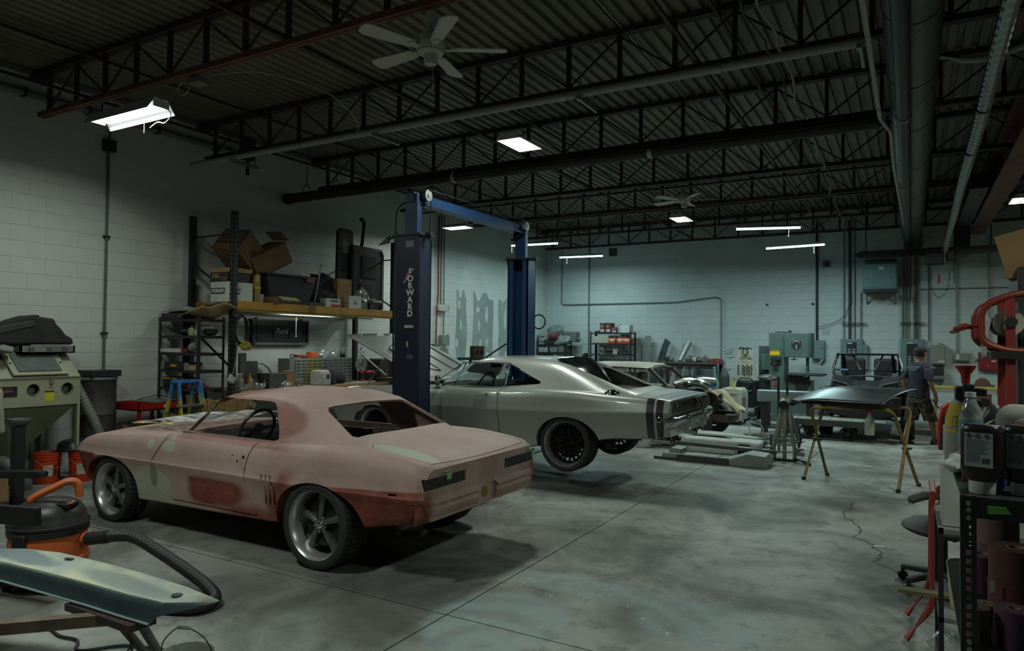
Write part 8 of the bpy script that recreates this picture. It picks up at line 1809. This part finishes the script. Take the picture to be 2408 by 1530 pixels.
def putty(loc, lab):
    t = thing('putty_bottle', lab, 'bottle', loc, R(-20), FS)
    obj('cap', G().lathe([(0, 0), (.030, 0), (.031, .004), (.031, .033), (0, .034)], 24), pm(186,192,186,.5), t)
    rr = [[(x*k*.048, y*q*.030, z) for x, y in rrect(2, 2, .6, 4)] for z, k, q in ((.034, .62, .9), (.05, .84, .95), (.065, 1, 1), (.165, 1, 1), (.178, .93, .95), (.183, .8, .8))]
    obj('body', G().rings(rr), pm(34,26,28,.3), t, smooth=50)
    l = obj('label', G().b2((-.033, -.0312, .072), (.033, -.0304, .163)), pm(150,164,164,.6), t)
    for i in range(3): obj('hazard_diamond', G().tube([(-.021+.021*i+.008*math.cos(q), -.0315, .154+.008*math.sin(q)) for q in (0, math.pi/2, math.pi, -math.pi/2)], .0008, n=4, closed=True).box((-.021+.021*i, -.0315, .154), (.005, .0006, .007)), M_BLACK, l)
    g = G()
    for i in range(22): g.b2((-.029, -.0316, .143-.0028*i), (.012+.016*((i*7) % 5)/4 if i < 14 else .004, -.0312, .1442-.0028*i))
    obj('small_print', g, pm(74,84,86,.7), l, kind='stuff'); obj('barcode', G().b2((.008, -.0316, .082), (.026, -.0312, .096)), pm(60,68,70,.7), l)
    return t
putty((.166, 2.27, ZT), 'upside down black putty bottle with a white safety label')
t = putty((.262, 2.30, ZT), 'second upside down black bottle cut by the right edge')
text('brand_text', 'Professional\nGlazing Putty\n887 ml', .012, pm(150,150,146,.6), t, (.01, -.0325, .11), FY, .0004)
t = thing('water_bottle', 'clear water bottle with a mountain label behind the putty bottle', 'bottle', (.162, 2.62, ZT), 0, FS)
obj('bottle', G().lathe([(0, .004), (.03, 0), (.033, .01), (.033, .165), (.031, .19), (.015, .225), (.0125, .23), (.0125, .24), (0, .24)], 24), M_BAG, t); obj('cap', G().cyl((0, 0, .235), (0, 0, .25), .015, n=16), pm(176,182,178,.5), t); obj('label', G().lathe([(.0335, .09), (.0335, .165)], 24), pm(96,134,146,.5), t)
t = thing('mixing_jug', 'white jug with a yellow handwritten label and black sprayer', 'jug', (.148, 2.80, ZT), 0, FS)
obj('jug', G().lathe([(0, 0), (.046, 0), (.05, .01), (.05, .12), (.044, .16), (.03, .205), (.022, .22), (0, .22)], 24), pm(150,154,146,.5), t); l = obj('yellow_label', G().lathe([(.0508, .105), (.047, .155), (.033, .203)], 24), pm(190,170,50,.6), t)
text('handwriting', 'Thinner\nTom Mix\nold Clear\nCoat', .017, M_BLACK, l, (-.004, -.0515, .135), (R(78), 0, 0), .0004, shear=.3)
obj('sprayer', G().b2((.0, -.055, .12), (.034, -.025, .27)).b2((-.02, -.05, .215), (.02, .02, .26)).b2((.03, -.02, .23), (.07, .01, .255)), pm(26,26,28,.4), t, bev=.004); obj('funnel', G().lathe([(.012, .27), (.014, .30), (.03, .325), (.031, .33), (.022, .327), (.0, .30)], 18, o=(.01, -.03, 0)), pm(150,34,28,.5), t)
one('blue_lamp', 'small black torch with a bluish lens beside the sprayer', 'torch', G().cyl((.19, 2.82, 1.60), (.21, 2.74, 1.605), .014, n=12).b2((.185, 2.80, ZT), (.20, 2.82, 1.60)), M_BLACK, FS)
t = thing('respirator', 'grey respirator mask with a pink filter on the shelf top', 'respirator', (.285, 2.55, 1.505), R(-15), FS)
obj('face_piece', G().rings([[(x*k, y, .055+z*k) for x, z in rrect(.13, .11, .04, 5)] for y, k in ((-.05, .35), (-.045, .7), (-.02, .95), (.03, 1.0), (.06, .85))]), pm(134,136,128,.6), t, smooth=60); obj('filter', G().ball((.01, -.042, .055), .03, 14, (1, .4, .95)), pm(170,140,128,.8), t); obj('strap', G().tube(smooth_path([(-.06, .0, .06), (-.09, -.01, .04), (-.13, .02, .01), (-.16, .05, .005)]), .007, n=5), pm(150,152,144,.8), t)
one('tray_lid', 'dark flat tray lid under the respirator', 'tray', G().b2((.17, 2.42, 1.49), (.5, 2.75, 1.503)), pm(52,54,52,.4), FS, bev=.004)
one('pink_pad_box', 'pinkish red abrasive pad box between the putty bottles', 'box', G().b2((.205, 2.5, ZT), (.30, 2.7, 1.488)), pm(140,76,80,.7), FS)
one('red_pad', 'small red abrasive block left of the putty bottle', 'block', G().b2((.128, 2.42, 1.47), (.16, 2.48, 1.53)).b2((.13, 2.43, ZT), (.155, 2.47, 1.47)), pm(120,64,66,.8), FS)
one('black_goggles', 'dark goggles heaped behind the water bottle', 'goggles', crumple((.235, 2.9, ZT), (.14, .12, .2), 101, amp=.25), pm(46,46,44,.4), FS)
one('paper_towel_roll', 'ragged white paper towel roll at the shelf left edge', 'paper roll', G().cyl((.155, 2.98, ZT), (.155, 2.98, 1.50), .055, n=24), pm(170,174,166,.9), FS)
one('torn_wrap', 'torn white plastic wrap at the shelf corner', 'plastic', crumple((.135, 2.62, ZT), (.09, .2, .06), 103), pm(160,164,156,.5), FS)
one('blue_cap_tube', 'pale tube with a blue cap lying between the bottles', 'tube', G().cyl((.195, 2.35, ZT+.02), (.215, 2.33, ZT+.02), .018, n=14), pm(50,70,130,.4), FS)
def roll(x, y, z, r, h, c, lab, hole=.35):
    t = thing('sandpaper_roll', lab, 'sandpaper roll', (x, y, z), 0, 'sandpaper rolls on the slotted shelf')
    obj('roll', G().lathe([(r*hole, 0), (r, 0), (r, h), (r*hole, h)], 36, close=True), pm(*c, .8), t, smooth=40); obj('core', G().lathe([(r*hole*.85, 0), (r*hole, 0), (r*hole, h+.001), (r*hole*.85, h+.001)], 24, close=True), pm(150,130,100,.8), t)
ZS = .986
roll(.155, 2.29, ZS, .030, .095, (88,72,62), 'narrow brown sandpaper roll with an open core at the front')
roll(.238, 2.31, ZS, .046, .10, (92,62,82), 'purple sandpaper roll with an open core at the front right')
roll(.275, 2.62, ZS, .072, .09, (98,56,56), 'lower wide burgundy sandpaper roll of the front stack')
roll(.275, 2.62, ZS+.091, .070, .10, (84,52,50), 'upper wide burgundy sandpaper roll of the front stack')
roll(.20, 2.78, ZS, .055, .12, (104,62,84), 'purple sandpaper roll behind the burgundy stack')
roll(.25, 2.92, ZS+.0, .07, .13, (110,84,84), 'lower tan sandpaper roll of the rear stack')
roll(.25, 2.92, ZS+.131, .068, .10, (122,96,88), 'upper tan sandpaper roll of the rear stack')
roll(.185, 2.45, ZS, .028, .06, (130,104,80), 'small tan roll between the front rolls')
one('roll_label', 'white barcode label on the burgundy sandpaper stack', 'label', G().b2((.205, 2.55, 1.05), (.216, 2.552, 1.085)), M_PAPER)
# ---- red masking paper cart
MRC = mat('cart_frame_red', (146,44,34), .45, .1, col2=(120,60,48), scale=9)
t = thing('masking_cart', 'tall red tubular masking cart holding a plastic roll', 'cart')
for y in (4.9, 5.35):
    obj('side_frame', G().tube(bend([(-.03, y-.03, .02), (.11, y, .24), (.115, y, .80), (.17, y, .88), (.60, y, .90)], .07), .019, n=10), MRC, t)
    obj('top_loop', G().tube(bend([(.92, y, 2.12), (.50, y, 2.09), (.355, y, 2.02), (.355, y, 1.82), (.46, y, 1.77), (.92, y, 1.74)], .10, 7), .021, n=10), MRC, t)
    obj('upright', G().b2((.475, y-.012, .1), (.52, y+.012, 2.09)), MRC, t); obj('handle_bar', G().tube(bend([(.36, y, 1.905), (.26, y, 1.905), (.235, y+.05, 1.885)], .03), .018, n=8), MRC, t); obj('hub', G().cyl((.50, y-.03, 1.93), (.50, y+.03, 1.93), .03, n=14), M_BLACK, t)
obj('handle_cross', G().cyl((.235, 4.92, 1.885), (.235, 5.4, 1.885), .018, n=8), MRC, t)
for z in (.3, .9): obj('cross_tube', G().cyl((.115, 4.9, z), (.115, 5.35, z), .018, n=8), MRC, t)
obj('wheel', G().cyl((.62, 4.9, .09), (.62, 4.94, .09), .09, n=18), M_BLACK, t); obj('cutter_bar', G().b2((.40, 4.85, 1.72), (.56, 5.4, 1.76)), M_BLACK, t)
t = thing('plastic_roll', 'white masking plastic roll mounted in the red cart', 'roll', (.50, 5.0, 1.93)); obj('roll', G().cyl((0, .0, 0), (0, .32, 0), .078, n=32), pm(176,170,146,.7), t)
obj('hanging_sheet', G().grid(lambda a, b: (-.078-.03*math.sin(a*2.2)-.01*math.sin(b*9), .02+.28*b, .03-.24*a+.01*math.sin(b*12)), 12, 12), pm(186,190,182,.6), t, solid=.003, smooth=60)
t = thing('storage_locker', 'tall dark green locker post at the right edge', 'locker', (.93, 5.45, 0)); obj('body', G().b2((-.36, -.2, 0), (.4, .25, 2.28)), pm(46,52,48,.5), t, bev=.01); obj('door_seam', G().b2((-.35, -.203, .1), (-.345, -.2, 2.2)), M_BLACK, t)
t = carton('corner_carton', 'tilted cardboard box on the locker at the upper right edge', (.86, 5.45, 2.285), (.62, .4, .28), rot=(0, R(-14), R(-12)))
# ---- office chair
t = thing('office_chair', 'worn black office chair half hidden by the red cart', 'chair', (.20, 6.02, 0), R(-82))
obj('seat', G().ball((0, 0, .46), .27, 20, (1, 1, .25)), mat('seat_vinyl', (66,66,62), .6, var=.15), t); obj('column', G().cyl((0, 0, .1), (0, 0, .42), .03, n=12), M_BLACK, t)
obj('armrest', G().tube(smooth_path([(.28, -.26, .69), (.27, -.14, .735), (.27, .02, .735), (.27, .14, .72)]), .03, n=8), pm(84,84,78,.6), t); obj('arm_support', G().tube([(.27, -.02, .72), (.25, .02, .55), (.16, .04, .42)], .028, n=8), M_BLACK, t)
obj('backrest', G().prism(rrect(.44, .45, .1, 5, (0, .85)), .24, .30, 'y'), pm(52,52,50,.7), t, bev=.02)
for k in range(5):
    a = R(72*k+160); L = .30
    l = obj('base_leg', G().bar((0, 0, .13), (L*math.cos(a), L*math.sin(a), .10), .05, .04), pm(48,48,46,.5), t, bev=.01); obj('caster', G().cyl((L*math.cos(a)-.02, L*math.sin(a), .035), (L*math.cos(a)+.02, L*math.sin(a), .035), .035, n=14).cyl((L*math.cos(a), L*math.sin(a), .05), (L*math.cos(a), L*math.sin(a), .1), .014, n=8), M_BLACK, l)
one('seat_box', 'grey sanding block case lying on the chair seat', 'case', G().box((.22, 5.9, .56), (.2, .14, .06), .2), pm(104,100,92,.7), bev=.004)
# ---- supply stand between the cart and shelf
t = thing('supply_stand', 'narrow grey stand stacked with supplies behind the slotted shelf', 'stand'); [obj('shelf', G().b2((.10, 3.55, z), (.45, 4.1, z+.02)), pm(120,120,110,.6), t) for z in (.2, .6, .98)]
for x in (.11, .43):
    for y in (3.56, 4.08): obj('leg', G().b2((x-.01, y-.01, 0), (x+.01, y+.01, 1.0)), M_DARK, t)
one('white_carton', 'white product carton standing on the supply stand top', 'box', G().b2((.115, 3.6, 1.002), (.25, 3.8, 1.26)), pm(170,174,168,.7), bev=.003)
one('foam_pad', 'yellowish paint stirring board sticking out over the chair', 'board', G().box((.12, 3.82, .635), (.36, .06, .016), .08), mat('stir_board', (150,146,104), .8, var=.2))
one('cream_tub', 'cream plastic tub on the supply stand middle shelf', 'tub', G().lathe([(0, 0), (.07, 0), (.085, .2), (.08, .2), (.065, .01), (0, .01)], 22, o=(.22, 3.72, .622)), pm(176,172,140,.5))
one('blue_wipes_box', 'blue and white product box low on the supply stand', 'box', G().box((.17, 3.64, .30), (.14, .12, .16), .4), pm(60,104,150,.5))
one('white_manual', 'bent white instruction sheet hanging off the low shelf', 'paper', G().box((.10, 3.52, .32), (.16, .004, .16), rot=Euler((.2, R(38), .3)).to_matrix()), M_PAPER)
one('plastic_wrap', 'crumpled clear plastic wrap on the supply stand bottom', 'plastic', crumple((.17, 3.75, .39), (.2, .25, .10), 111), M_BAG)
one('clear_tape', 'pair of white paper scraps on the open floor', 'paper scrap', G().box((-.25, 7.05, .002), (.09, .04, .002), .4).box((-.55, 11.6, .002), (.10, .06, .002), .2), M_PAPER)
